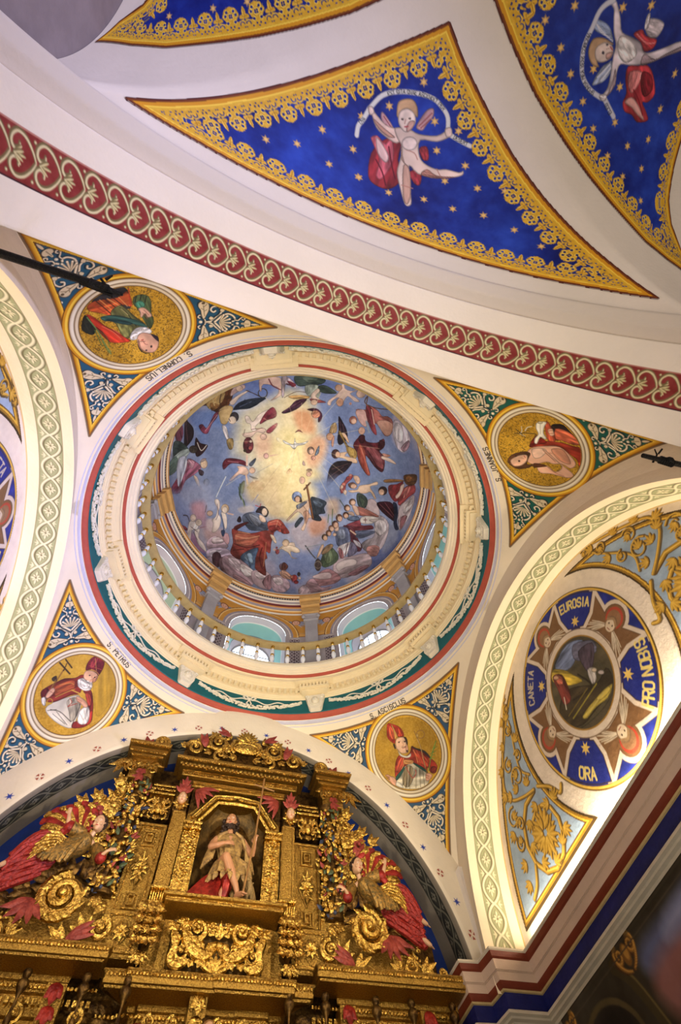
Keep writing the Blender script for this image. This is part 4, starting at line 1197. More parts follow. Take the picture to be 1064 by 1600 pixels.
P d8bcbc 1452,3504 1723,3276 2048,3188 2129,3381 1766,3530
P b08890 1318,3868 1515,3541 1936,3832 2318,3679 2162,3967 1646,4219
P c8acb4 1129,4093 1318,3868 1624,4158 1363,4348 1197,4329
P 94646c 2708,3063 3078,2636 3381,2493 3357,2664 3056,3027
P 8090b8 404,1133 400,1227 343,1301 254,1325 167,1291 116,1211 120,1116 178,1042 267,1018 353,1053
P 3c2820 194,1229 269,1129 379,1159 453,1279 339,1310 233,1299
P d0a080 375,1220 375,1277 346,1320 299,1332 252,1310 223,1262 224,1205 253,1162 300,1149 347,1172
P d8b090 439,1303 609,1174 709,1307 725,1506 867,1629 760,1701 754,1827 741,2081 631,2069 675,1849 582,1669 396,1597 218,1868 173,1941 139,1888 337,1532
P b88468 570,1550 695,1474 769,1657 745,1871 673,1767
L 8a5c44 16 498,1367 656,1485
P 5c6070 307,1419 543,1233 592,1260 414,1511
P 2c3440 664,1078 816,1032 1162,1066 1137,1259 1224,1397 1039,1495 1153,1585 1047,1659 906,1618 739,1339
P 4c5868 761,1129 1052,1121 1059,1283 844,1267
P 2c3440 410,1962 515,1728 623,1739 539,1969 461,2073
P 2c3440 867,1629 1153,1585 1138,1673 929,1694
L 5c3014 61 456,778 897,1661
L 8c5428 28 463,775 904,1639
L 5c3014 50 412,910 528,676
P d8a888 366,644 367,709 337,759 286,773 235,747 203,691 202,626 232,577 283,562 334,588
P d8a488 497,425 494,469 464,504 418,518 375,505 350,470 353,427 383,391 429,378 472,391
P 903838 1411,508 1479,317 1546,125 1689,27 1687,154 1580,363 1603,563 1511,680
P b86050 1565,369 1564,408 1541,441 1502,455 1464,445 1441,415 1442,375 1466,342 1504,328 1542,338
P c8a088 1516,470 1518,508 1502,538 1473,549 1443,536 1423,504 1420,466 1437,436 1465,425 1495,438
P 8c3030 1618,160 1618,195 1597,224 1564,237 1531,228 1510,202 1511,167 1531,138 1565,125 1598,133
P d0b098 1670,580 1674,627 1656,665 1622,677 1586,660 1561,620 1556,573 1575,536 1609,523 1645,540
P c88070 1668,44 1664,70 1642,94 1608,107 1577,104 1559,87 1563,61 1585,36 1619,23 1650,26
P d8ac8c 1701,64 1857,0 1968,125 1894,241
P e4bc98 1987,246 2257,89 2480,-100 2537,-15 2326,146 2524,279 2648,401 2583,429 2382,296 2271,386 2107,454 2012,449 1819,545 1681,534 1754,486 1946,390
P 6c4030 1619,348 1757,232 1907,278 1893,368 1735,430
P d8a888 1909,299 1906,350 1868,395 1809,418 1752,410 1719,373 1722,322 1761,277 1819,254 1876,262
P 38443c 1985,502 2202,458 2384,557 2415,762 2275,904 2080,764
P 4c5c48 2107,582 2314,629 2288,812
L 44503c 25 1533,879 1769,1048
L 5c7048 25 1404,1214 1523,1638
L 5c7048 25 1335,1403 1389,1638
P b86c5c 2080,892 2345,833 2863,846 2944,903 2610,993 2350,1093 2137,1043
P e0b498 1944,900 2122,876 2292,1071 2166,1118
P 6c4430 2036,759 2036,824 1996,879 1931,904 1866,888 1825,838 1825,774 1865,718 1930,694 1995,710
P e0b090 2039,779 2039,829 2008,872 1958,891 1908,879 1876,840 1876,791 1907,748 1957,729 2007,741
P 6c4430 1926,992 1928,1056 1892,1109 1832,1130 1771,1112 1732,1061 1730,997 1766,944 1826,923 1887,941
P e0b090 1928,1008 1930,1057 1903,1098 1858,1114 1812,1100 1782,1061 1780,1011 1807,971 1852,955 1898,969
P c8a48c 1890,1132 2054,1073 2138,1172 1958,1193
P 5c3428 1792,1358 1795,1432 1757,1491 1692,1513 1625,1489 1581,1429 1578,1355 1616,1296 1681,1274 1748,1298
P dca888 1793,1387 1796,1442 1768,1485 1720,1501 1671,1484 1639,1439 1636,1385 1664,1342 1712,1326 1761,1343
P 5c3428 1961,1214 1963,1278 1927,1331 1866,1353 1804,1334 1765,1283 1762,1218 1799,1165 1859,1144 1921,1163
P e0b090 1952,1239 1954,1288 1927,1329 1881,1344 1834,1330 1804,1290 1802,1241 1829,1200 1874,1184 1921,1199
P 8c3a44 2016,1475 2310,1239 2365,1131 2467,1137 2459,1361 2818,1226 2919,1324 2525,1516 2262,1609 2003,1566
P 5c6c88 1945,1284 2222,1141 2353,1224 2155,1339 1973,1360
P e4d8cc 2365,1131 2610,993 2897,922 2970,960 2800,1187 2435,1303
P c8b8b0 2659,1107 3009,922 2875,1113
L 6c2c2c 22 2482,1175 2592,1133
L 6c2c2c 22 2511,1098 2573,1221
P 5c2430 1905,1556 2230,1531 2555,1824 2789,1978 2773,2174 2499,2168 2167,1864 1963,1710
P 5c6484 1658,1766 1920,1594 2133,1653 2320,1994 2121,2242 1915,2215 1762,1994
P 8088a0 1754,1779 1949,1671 2096,1932 1882,2001
P dccfd0 1946,2296 2232,2023 2365,1980 2370,2351 2288,2520 2133,2518
P 9c5c60 1990,2283 2155,2324 2297,2541 2160,2582
P 6c6480 2320,1994 2536,2015 2678,2206 2426,2478
L 5c2430 28 2248,2064 2315,2463
P 58607c 2365,1618 2705,1450 3052,1366 2871,1573 2629,1752 2431,1775
P c8bcc4 2376,1885 2637,1888 2761,2035 2536,2015
L dcb090 45 2175,1639 2397,1696
P e0b498 1618,1522 1727,1572 1796,1765 1672,1805
P 5c3428 1737,1590 1741,1665 1702,1724 1637,1745 1569,1720 1525,1659 1522,1585 1560,1525 1626,1504 1693,1529
P dca888 1736,1612 1739,1669 1712,1714 1664,1729 1614,1710 1581,1662 1577,1606 1605,1561 1653,1545 1703,1565
P 8c5c48 1639,1751 1642,1816 1609,1866 1554,1884 1496,1862 1459,1808 1456,1743 1488,1692 1544,1675 1601,1697
P e0b090 1639,1764 1641,1811 1618,1848 1577,1861 1535,1845 1508,1805 1505,1758 1529,1721 1569,1708 1611,1724
P 6c4430 1604,1913 1605,1974 1572,2022 1516,2039 1459,2019 1423,1969 1421,1908 1455,1860 1511,1843 1568,1863
P dca888 1607,1934 1608,1979 1584,2015 1543,2028 1502,2012 1475,1975 1473,1929 1497,1893 1538,1881 1580,1896
P e0b494 1772,1904 1772,1940 1750,1969 1714,1980 1678,1970 1655,1941 1654,1905 1676,1876 1712,1864 1749,1875
P 4c5c44 1548,2784 1560,2412 1659,2293 2010,2461 2123,2617 2058,2831 1791,3054 1564,2970
P 6c7c58 1605,2674 1746,2402 1960,2713 1786,2908
P 8c6c4c 1518,2424 1687,2240 1801,2295 1661,2565 1504,2656
P dcb090 1406,2367 1504,2384 1446,2765 1382,2783
P 5c4434 1521,2069 1522,2130 1488,2179 1432,2196 1375,2175 1339,2124 1338,2063 1371,2015 1428,1998 1485,2019
P dcac88 1536,2100 1537,2151 1510,2191 1464,2205 1417,2187 1387,2145 1385,2094 1413,2053 1459,2040 1506,2057
P 4c3c38 1619,3003 1642,3135 1616,3227 1550,3245 1471,3182 1407,3061 1384,2930 1410,2837 1476,2819 1556,2883
L 8c7c6c 23 1628,3001 1630,3075 1587,3133 1516,3152 1444,3126 1398,3064 1397,2990 1440,2932 1511,2912 1583,2938 1628,3001
L 4c4c4c 40 914,2528 1150,2710 1353,2838
L 9098a0 26 932,2590 1476,2303
P 7c2024 2919,-177 3186,-363 3405,-583 3437,-213 3442,72 3308,187 3013,52
P 9c3838 3490,-387 3898,-790 4085,-596 3847,-245 3625,170 3498,187 3405,-4
P c86c60 3543,-418 3811,-629 3748,-288 3637,-78
L 5c1418 26 3692,-556 3673,-147
P b86838 -339,635 -336,634 -335,638
P 8c5c2c 2717,-281 3278,-582 3405,-583 2798,-208
P 5c3818 3340,-741 3529,-936 3902,-1170 3993,-962 3853,-708 3545,-567
P 8c5828 3445,-806 3668,-951 3737,-789 3538,-663
P 3a2420 2929,2 2931,92 2873,175 2780,219 2685,208 2625,146 2624,57 2681,-26 2775,-70 2870,-60
P dcac88 2846,87 2849,149 2813,205 2753,233 2690,223 2650,178 2647,116 2683,61 2743,32 2806,43
P dcb8a4 3351,-406 3491,-535 3473,-136 3372,60 3287,9 3368,-223
P 34101c 2716,505 3065,303 3294,287 3438,453 3658,735 3475,769 3145,726 2887,655
L 8c4c50 20 2822,504 3486,669
L 8c4c50 20 2988,384 3518,606
P 242c48 3276,249 3446,213 3639,454 3737,747 3951,900 3813,985 3620,848 3478,530
P d0bcbc 3591,236 3828,-134 4059,-475 4221,-207 4199,324 4121,721 4010,924 3748,645
P e4d4d0 3774,44 4058,-318 4112,63 3868,341
P a86c70 3818,514 4105,322 4093,683 4014,872
P e4c8a8 182,2762 415,2638 684,2656 801,2759 687,2834 509,2835 595,2994 776,2993 606,3038 436,2899 196,2825
P d8b490 383,2581 378,2649 334,2701 268,2717 205,2692 169,2635 174,2567 218,2515 284,2499 347,2524
P 8c3028 15,2062 153,2110 322,2276 81,2337
P 5c3028 315,3346 381,3234 544,3337 489,3497 356,3531
P c08c74 356,3531 544,3533 771,3680 705,3804 409,3773
P a83c3c 970,3682 967,3764 921,3827 848,3846 776,3814 733,3743 736,3660 783,3598 856,3579 927,3611
P c87860 802,3672 801,3710 779,3738 746,3747 713,3732 694,3700 696,3662 717,3634 751,3625 783,3640
P 3c3030 1024,3511 1026,3559 1007,3594 974,3603 939,3582 916,3539 914,3491 933,3456 966,3448 1001,3469
P 8c2c30 1044,3826 1040,3873 1005,3910 954,3923 905,3907 878,3868 882,3821 916,3784 968,3771 1017,3787
P c8b0a0 1088,3651 1088,3689 1066,3718 1033,3727 999,3712 979,3680 979,3642 1000,3613 1034,3604 1068,3619
@ lun 0 0
P 4c4430 -105,4609 128,4718 362,4687 579,4550 740,4299 740,4045 621,3887 454,3796 198,3806 -122,3906 -289,4059 -321,4291 -251,4487
P 68728c 107,4700 430,4688 634,4495 463,4458 266,4453 96,4580
P 5a5868 501,4589 720,4373 659,4237 446,4349 374,4488
P b89c38 36,4699 169,4531 228,4372 264,4207 24,4413 -70,4610
P 3a3020 -37,4364 176,4233 381,4028 602,4025 586,3892 434,3820 172,3869 -104,3921 -260,4082 -253,4293
P a89440 -28,3980 224,3952 429,3897 529,3851 375,3816 190,3883 2,3913
P c8b050 266,3940 469,3886 452,3834 292,3876
P 6c3028 -28,4645 101,4530 56,4335 -19,4225 -138,4282 -78,4492
P a85c48 21,4629 80,4513 31,4446 -36,4526
P c89c78 35,4546 17,4544 -7,4557 -27,4582 -36,4608 -30,4626 -11,4628 13,4615 33,4590 42,4564
P 463a44 484,4475 699,4357 577,4220 413,4184 405,4317
P b0a8a0 411,4227 497,4159 420,4057 337,4081
P c8b498 503,4111 486,4108 466,4119 450,4139 444,4161 451,4176 468,4179 488,4168 504,4148 510,4126
P b8a8a0 551,4011 534,4010 512,4023 494,4046 487,4069 492,4085 509,4086 531,4073 549,4051 557,4027
L 8c8030 17 -149,4073 381,4028
L 2a2418 23 277,4312 317,4066 7,4197
L b8a860 11 40,3942 370,3893
L 6c5c28 15 -183,4144 252,4105
L c8c0a8 16 -78,4331 -151,4220"""
# ------------------------------------------------------------------ painted figures (surface coordinates, millimetres)
FIG = {}
_k = None
for _ln in FIGDATA.strip().split('\n'):
    if _ln[0] == '@':
        _t = _ln.split(); _k = (_t[1], int(_t[2]), int(_t[3])); FIG.setdefault(_k, [])
    else: FIG[_k].append(_ln)

def draw_figs(cv, lines, hand=1, clip=None):
    for ln in lines:
        typ = ln[0]; opt = ''
        if ';' in ln: ln, opt = ln.split(';', 1)
        f = ln[1:].split()
        if typ == 'D':
            dots(cv, rgb(f[0]), float(f[1])); continue
        col = rgb(f[0])
        if typ in 'PB':
            P = [tuple(int(v) / 1000 for v in w.split(',')) for w in f[1:]]
            if typ == 'B': cv.poly(P, col, 0.92, True, soft=max(1, float(opt) / 1000 / cv.px))
            else: brush(cv, P, col, float(opt[1:]) if opt.startswith('a') else 1.0)
        else:
            w = float(f[1]) / 1000
            P = [tuple(int(v) / 1000 for v in q.split(',')) for q in f[2:]]
            if typ == 'L': cv.line(P, max(w, cv.px * .8), col, 1.0, True)
            else:
                P = [tuple(q) for q in smooth_pts(P, False, 4)]
                if hand < 0: write_m(cv, opt, P, w * 1.15, col)
                else: write(cv, opt, P, w, col)

def brush(cv, P, col, a):
    """a painted shape: streaky strokes along its long axis and a darker contour"""
    Q = smooth_pts(P, True, 3) if len(P) > 2 else np.array(P)
    sl = cv.box(Q, cv.px * 2)
    if sl is None: return
    d = cv.segd(sl, Q, True); ins = cv.inside(sl, Q); c = np.asarray(col, float)
    m = Q.mean(0); u, s_, vt = np.linalg.svd(Q - m, full_matrices=False); ax = vt[0]; size = s_[0] / sqrt(len(Q)) + 1e-6; wid = s_[1] / sqrt(len(Q)) + 1e-6
    X = cv.X[sl] - m[0]; Y = cv.Y[sl] - m[1]; U = (X * ax[0] + Y * ax[1]) / size; V = (-X * ax[1] + Y * ax[0]) / wid
    skin = c[0] > 195 and c[1] > 140 and c[0] - c[2] > 20
    amp = .16 if skin else .50
    n = fbm(U * .9 + 7 * m[0], V * (2.2 if not skin else 1.0) + 5 * m[1], 3, 3) - .5
    k = 1 + 2 * amp * n - .10 * V * (1 if not skin else .6)
    if size > cv.px * 3: k = k * (1 - .42 * np.exp(-(d / (cv.px * 1.2)) ** 2))
    tgt = np.clip(c * k[..., None], 0, 255); w = (cv.cover(np.where(ins, -d, d)) * a)[..., None]
    cv.c[sl] += (tgt - cv.c[sl]) * w

def write_m(cv, text, P, h, col):
    """lettering for sheets whose second axis runs the other way (seen from below)"""
    class _F:  # mirrored view of the canvas
        pass
    Q = [(x, -y) for x, y in P]
    m = _F(); m.line = lambda pts, w, c, a=1.0: cv.line([(x, -y) for x, y in pts], w, c, a)
    write(m, text, shift_path(Q, -h / 2), h, col, h * .13)

def shift_path(P, k):
    P = np.asarray(P, float); T = np.gradient(P, axis=0); T /= np.hypot(T[:, 0], T[:, 1])[:, None] + 1e-9
    return P + np.stack([-T[:, 1], T[:, 0]], 1) * k

DOTS_CLIP = None
def dots(cv, col, dens):
    r = np.hypot(cv.X, cv.Y); n = vnoise(cv.X * 95, cv.Y * 95, 5)
    k = (r < .535) & (n > 1 - dens * .85)
    cv.c[k] = cv.c[k] * .5 + np.asarray(col) * .5

# ---------------- pendentives
GOLD = (206, 144, 28); GOLD_HI = (240, 200, 70); GOLD_DK = (112, 60, 12)
def arabesque(cv, tip, L, bg):
    """relief scrollwork filling a corner; the axis runs from the tip toward the roundel at the origin"""
    a = atan2(-tip[1], -tip[0]); ca, sa = cos(a) * L, sin(a) * L
    c = (220, 202, 164); hi = (248, 238, 212); dk = (96, 78, 52); sh = (16, 34, 48)
    T = lambda x, y: (tip[0] + x * ca - y * sa, tip[1] + x * sa + y * ca)
    def stem(P, w=.026, sm=True):
        Q = [T(*p) for p in P]
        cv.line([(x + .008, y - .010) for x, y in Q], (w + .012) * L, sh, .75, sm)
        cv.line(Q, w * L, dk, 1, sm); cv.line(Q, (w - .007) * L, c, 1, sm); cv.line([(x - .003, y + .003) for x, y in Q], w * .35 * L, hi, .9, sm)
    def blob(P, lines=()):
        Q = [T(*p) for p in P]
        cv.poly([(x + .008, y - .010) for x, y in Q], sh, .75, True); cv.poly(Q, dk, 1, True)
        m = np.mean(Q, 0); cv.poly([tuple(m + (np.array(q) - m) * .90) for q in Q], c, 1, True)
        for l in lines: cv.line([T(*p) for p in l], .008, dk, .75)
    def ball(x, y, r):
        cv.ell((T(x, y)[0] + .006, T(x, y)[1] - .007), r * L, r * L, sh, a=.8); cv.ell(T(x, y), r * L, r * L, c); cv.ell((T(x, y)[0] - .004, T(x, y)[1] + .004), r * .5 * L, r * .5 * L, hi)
    blob([(.22, 0), (.28, .018), (.33, .012), (.36, 0), (.33, -.012), (.28, -.018)])
    for s_ in (1, -1):
        y = s_
        # side curls on their stems
        stem([(.90, 0), (.82, .02 * y), (.78, .07 * y), (.73, .12 * y), (.715, .19 * y), (.76, .235 * y), (.82, .225 * y), (.84, .18 * y), (.81, .15 * y), (.785, .17 * y)])
        blob([(.70, .15 * y), (.67, .20 * y), (.71, .215 * y), (.735, .18 * y)])
        blob([(.80, .06 * y), (.84, .085 * y), (.86, .05 * y), (.83, .03 * y)])
        # heart round the shell
        stem([(.79, .005 * y), (.75, .05 * y), (.70, .105 * y), (.63, .135 * y), (.565, .10 * y), (.55, .05 * y), (.575, .025 * y)], .030)
        stem([(.55, .05 * y), (.51, .045 * y), (.485, .075 * y), (.455, .10 * y), (.425, .08 * y), (.44, .055 * y), (.46, .065 * y)], .020)
        # comma leaves on the roundel
        stem([(.90, .02 * y), (.93, .07 * y), (.965, .10 * y), (.985, .07 * y), (.965, .055 * y)], .020)
        blob([(.92, .03 * y), (.885, .10 * y), (.855, .19 * y), (.865, .28 * y), (.92, .315 * y), (.975, .285 * y), (.985, .23 * y), (.955, .17 * y), (.945, .10 * y)],
             [[(.91, .09 * y), (.925, .24 * y)], [(.92, .18 * y), (.95, .20 * y)], [(.92, .22 * y), (.885, .26 * y)], [(.915, .16 * y), (.885, .18 * y)]])
        cv.ell(T(.925, .275 * y), .020 * L, .017 * L, dk); ball(1.0, .36 * y, .018)
    blob([(.34, 0), (.35, .045), (.385, .068), (.42, .055), (.43, .02), (.47, .012), (.47, -.012), (.43, -.02), (.42, -.055), (.385, -.068), (.35, -.045)], [[(.37, 0), (.45, 0)]])
    ball(.515, 0, .020)
    for k in range(-3, 4):
        e = (.735 - .135 * cos(k * .40), .115 * sin(k * .52))
        m = ((.735 + e[0]) / 2, e[1] / 2)
        cv.line([T(.735, 0), T(*m), T(*e)], .034 * L, dk, 1, taper=(.3, .8, 1)); cv.line([T(.735, 0), T(*m), T(*e)], .024 * L, c, 1, taper=(.3, .8, 1)); cv.ell(T(*e), .010 * L, .010 * L, hi)
    ball(.955, 0, .022)

def tri_outline(inset=0.0):
    tips = [(1.45, .86), (0, -1.56), (-1.45, .86)]
    mids = [(.575, -.342), (-.575, -.342), (0, .635)]
    if inset: pass
    P = []
    for k in range(3):
        a, m, b = np.array(tips[k]), np.array(mids[k]), np.array(tips[(k + 1) % 3])
        c = 2 * m - (a + b) / 2
        for t in np.linspace(0, 1, 14)[:-1]:
            P.append(tuple((1 - t) ** 2 * a + 2 * t * (1 - t) * c + t * t * b))
    return P
TRI = tri_outline()

def dist_s(cv, P, closed=True):
    """signed inward distance and arc position along the outline"""
    P = np.asarray(P, float); n = len(P); best = np.full(cv.X.shape, 1e9); S = np.zeros(cv.X.shape); s0 = 0
    for i in range(n if closed else n - 1):
        a = P[i]; b = P[(i + 1) % n]; dx, dy = b - a; L2 = dx * dx + dy * dy + 1e-12; L = sqrt(L2)
        t = np.clip(((cv.X - a[0]) * dx + (cv.Y - a[1]) * dy) / L2, 0, 1)
        d = np.hypot(cv.X - a[0] - t * dx, cv.Y - a[1] - t * dy); k = d < best
        best[k] = d[k]; S[k] = s0 + t[k] * L; s0 += L
    return best, S

def pend_canvas(bg, ground):
    d = .0065
    cv = Cv(-2.72, 2.72, -1.95, 1.70, d, (234, 218, 188))
    sl = (slice(None), slice(None))
    ins = cv.inside(sl, TRI); D, S = dist_s(cv, TRI); D = np.where(ins, D, -D)
    cv.put(sl, cv.cover(-(D + .018)), (124, 100, 70))
    cv.put(sl, cv.cover(-D), bg)
    keep = cv.c.copy()
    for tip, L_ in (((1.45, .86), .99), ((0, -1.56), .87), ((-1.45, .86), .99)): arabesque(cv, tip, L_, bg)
    cv.c[D < .04] = keep[D < .04]
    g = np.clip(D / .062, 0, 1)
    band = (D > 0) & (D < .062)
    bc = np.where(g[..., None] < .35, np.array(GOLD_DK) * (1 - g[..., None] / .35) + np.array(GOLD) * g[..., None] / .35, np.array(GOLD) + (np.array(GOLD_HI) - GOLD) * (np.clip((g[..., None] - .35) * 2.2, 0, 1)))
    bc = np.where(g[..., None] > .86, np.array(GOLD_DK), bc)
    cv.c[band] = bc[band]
    r = np.hypot(cv.X, cv.Y)
    cv.put(sl, cv.cover(r - .70) * (D > -.02), GOLD_DK); cv.put(sl, cv.cover(r - .69) * (D > -.02), GOLD); cv.put(sl, cv.cover(np.abs(r - .655) - .012) * (D > -.02), GOLD_HI)
    cv.put(sl, cv.cover(r - .635), (120, 92, 56))
    cv.put(sl, cv.cover(r - .625), (212, 196, 164)); cv.put(sl, cv.cover(np.abs(r - .60) - .012), (236, 226, 200)); cv.put(sl, cv.cover(np.abs(r - .578) - .007), (140, 118, 86))
    cv.put(sl, cv.cover(np.abs(r - .556) - .010), (224, 208, 172))
    cv.put(sl, cv.cover(r - .540), (96, 64, 26)); cv.put(sl, cv.cover(r - .530), ground)
    k = r < .53; n = fbm(cv.X * 5, cv.Y * 5, 9); n2 = vnoise(cv.X * 60, cv.Y * 60, 3)
    cv.c[k] = np.clip(cv.c[k] + ((n - .5) * 70)[k][:, None] * np.array([1, .85, .4]) + ((n2 - .5) * 34)[k][:, None], 0, 255)
    cv.D = D; cv.r = r
    return cv

SAINTS = {(-1, -1): ('S. CORNELIUS', 'roundel of a saint in green coat and white ruff by the iron bar'),
          (1, -1): ('S. JOANNES', 'roundel of a bare-shouldered saint holding a lamb on a red book'),
          (-1, 1): ('S. PETRUS', 'roundel of a white-bearded saint in tall tiara with keys and cross'),
          (1, 1): ('S. ASCISCLUS', 'roundel of a bishop in red mitre with crozier and green palm')}
for (sx, sy), (nm, lab) in SAINTS.items():
    bg = (34, 84, 108) if (sx, sy) != (1, -1) else (26, 92, 78)
    if (sx, sy) == (1, 1): bg = (52, 84, 110)
    cv = pend_canvas(bg, (196, 150, 42))
    # portrait, clipped to the roundel
    keep = cv.c.copy(); draw_figs(cv, FIG.get(('pend', sx, sy), []))
    m_ = np.clip((.530 - cv.r) / cv.px, 0, 1)[..., None]; cv.c = cv.c * m_ + keep * (1 - m_)
    # lettering round the ring, above the roundel
    off = {(-1, -1): .03, (1, -1): -.10, (-1, 1): .0, (1, 1): -.03}[(sx, sy)]
    lift = {(-1, -1): .012, (1, -1): 0, (-1, 1): .025, (1, 1): 0}[(sx, sy)]
    path = [(x + off, .668 + lift + .03 * x * x) for x in np.linspace(-.7, .7, 30)]
    write(cv, nm, path, .074, (44, 34, 28), .013, .56, .42)
    cv.noise(5, 4, 6)
    x, y, z = pend_f(sx, sy)(cv.X, cv.Y)
    base = (np.abs(x) < 3.09) & (y < 3.0) & (y > -3.05) & (np.hypot(x, y) > 3.01)
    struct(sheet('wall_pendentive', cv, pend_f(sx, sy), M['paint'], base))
    # the painted triangle is one thing, its roundel a part of it
    t = empty('pendentive_painting', (0, 0, 0), label=lab.replace('roundel of ', 'scrollwork triangle round '), cat='painting', group='painted panels under the dome ring')
    k = (cv.D > -.03) & (cv.r > .615) & base
    sheet('scrollwork', cv, pend_f(sx, sy, .005), M['paint'], k, t)
    o = sheet('roundel', cv, pend_f(sx, sy, .009), M['paint'], cv.r < .64, t)
    o['label'] = lab

# ---------------- dome
DR, DZ = 2.9, 10.38
cv = Cv(-4.62, 4.62, -4.62, 4.62, .0125, (132, 146, 192))
n = fbm(cv.X * .8, cv.Y * .8, 21, 5)[..., None]
cv.c = np.array([96, 118, 176.]) * (1 - n) + np.array([176, 186, 214.]) * n
r = np.hypot(cv.X, cv.Y)
# clouds all round the rim so that the hidden side is painted as well
for k in range(40):
    a = k * 2.399; rr = 3.5 + .7 * ((k * 7) % 10) / 10
    cv.ell((rr * cos(a), rr * sin(a)), .5, .32, (198, 178, 190) if k % 2 else (150, 140, 180), a, .6, soft=8)
draw_figs(cv, FIG[('dome', 0, 0)], -1)
for k in range(22):
    a = .2 + k * .285; cv.line([(.45 * cos(a), -.3 + .45 * sin(a)), ((1.4 + .5 * (k % 3)) * cos(a), -.2 + (1.4 + .5 * (k % 3)) * sin(a))], .03, (236, 214, 160), .35, taper=(.4, 1))
_l = cv.c.mean(2, keepdims=True); cv.c = (_l + (cv.c - _l) * .84) * .88; cv.noise(16, 2.5, 11); cv.noise(14, 9, 12); cv.noise(10, 22, 13, (1, .95, .9))
def dome_f(X, Y):
    r = np.hypot(X, Y); ph = r / DR; k = np.where(r > 1e-6, np.sin(ph) / np.maximum(r, 1e-6), 1 / DR) * DR
    return X * k, Y * k, DZ + DR * np.cos(ph)
r = np.hypot(cv.X, cv.Y)
o = sheet('dome_fresco', cv, dome_f, M['fresco'], r < 4.56)
tag(o, 'frescoed dome of saints, music-making angels and clouds round a white dove', 'fresco')

# ---------------- nave vault
NVR, NVC, NVZ, RISE = 2.86, -6.68, 2.95, .38
def nave_f(a, b, off=0.0):
    X = NVR * np.sin(a / NVR); Y = NVR * np.sin(b / NVR); za = NVR * np.cos(a / NVR); zb = NVR * np.cos(b / NVR); k = .12
    h = np.clip(.5 + .5 * (za - zb) / k, 0, 1); z = zb * (1 - h) + za * h + k * h * (1 - h)
    m_ = np.maximum(np.abs(X), np.abs(Y)) / NVR
    z = NVZ + z + RISE * (1 - m_ ** 2)
    if not off: return X, NVC + Y, z
    return X * (1 - off / NVR), NVC + Y * (1 - off / NVR), z - off
LP = .33
def lace_tile():
    G_ = (222, 170, 48); HI = (250, 216, 96); DK = (150, 92, 18); W = (255,) * 3; z = (0, 0, 0)
    t = Cv(0, LP, 0, .32, .004, G_); al = Cv(0, LP, 0, .32, .004, z)
    t.noise(26, 30, 77)
    H = LP / 2
    al.poly([(-.1, -.1), (LP + .1, -.1), (LP + .1, .10), (LP, .12), (H + .1, .10), (H, .1), (H - .1, .10), (0, .12), (-.1, .10)], W)
    # wheel flower with pointed petals
    al.ell((H, .165), .085, .080, W)
    for k in range(5):
        a = pi / 2 + (k - 2) * .72; c_ = (H + .068 * cos(a), .165 + .066 * sin(a)); al.ell(c_, .036, .036, W)
    for k in range(4):
        a = pi / 2 + (k - 1.5) * .72; al.poly([(H + .06 * cos(a - .25), .165 + .06 * sin(a - .25)), (H + .112 * cos(a), .165 + .112 * sin(a)), (H + .06 * cos(a + .25), .165 + .06 * sin(a + .25))], W)
    def hole(x, y, r_):
        al.ell((x, y), r_, r_, z); t.ring((x, y), r_ + .005, .007, HI)
    for k in (0, 1, 3, 4, 2):
        a = pi / 2 + (k - 2) * .72
        if k != 2: hole(H + .066 * cos(a), .165 + .064 * sin(a), .0155)
    for sg in (1, -1): hole(H + sg * .045, .098, .0155)
    for k in range(4):
        a = pi / 4 + k * pi / 2; al.ell((H + .017 * cos(a), .165 + .017 * sin(a)), .011, .011, z)
    t.ring((H, .165), .035, .006, HI); t.ring((H, .165), .043, .005, DK, .6)
    # leaf finial over two arches
    for cx in (0, LP):
        al.poly([(cx - .055, .12), (cx - .052, .155), (cx - .025, .165), (cx - .022, .20), (cx, .245), (cx + .022, .20), (cx + .025, .165), (cx + .052, .155), (cx + .055, .12)], W, 1, True)
        t.line([(cx, .13), (cx, .22)], .008, DK, .8); t.line([(cx - .008, .14), (cx - .008, .21)], .007, HI)
        for sg in (1, -1):
            t.line([(cx + sg * .01, .14), (cx + sg * .035, .15)], .006, DK, .8)
            P = [(cx + sg * (.038 + .026 * cos(b)), .062 + .026 * sin(b)) for b in np.linspace(-.2, pi * .95, 12)]
            al.line(P, .011, z); t.line([(x, y + .009) for x, y in P], .006, HI)
            al.ell((cx + sg * .080, .105), .013, .010, z)
            al.ell((cx + sg * .012, .030), .008, .006, z)
        al.ell((cx, .108), .009, .012, z)
    for sg in (1, -1):
        al.ell((H + sg * .022, .050), .009, .012, z); al.ell((H + sg * .07, .03), .012, .008, z)
    al.ell((H, .022), .010, .007, z)
    return t, al
LT, LA = lace_tile()

def framed(cv, P):
    """blue field, gold lace and moulded gold border inside an outline"""
    sl = (slice(None), slice(None)); ins = cv.inside(sl, P); D, S = dist_s(cv, P); D = np.where(ins, D, -D)
    tot = float(np.hypot(*np.diff(np.asarray(P + [P[0]], float), axis=0).T).sum()); S = S * (round(tot / LP) * LP / tot)
    n = fbm(cv.X * 1.6, cv.Y * 1.6, 31, 4)[..., None]; n2 = fbm(cv.X * 9, cv.Y * 9, 32, 3)[..., None]
    blue = np.array([22, 44, 138.]) + (n - .5) * np.array([40, 66, 110]) + (n2 - .5) * np.array([20, 30, 40])
    w = cv.cover(-D)[..., None]; cv.c = cv.c * (1 - w) + blue * w
    return D, S

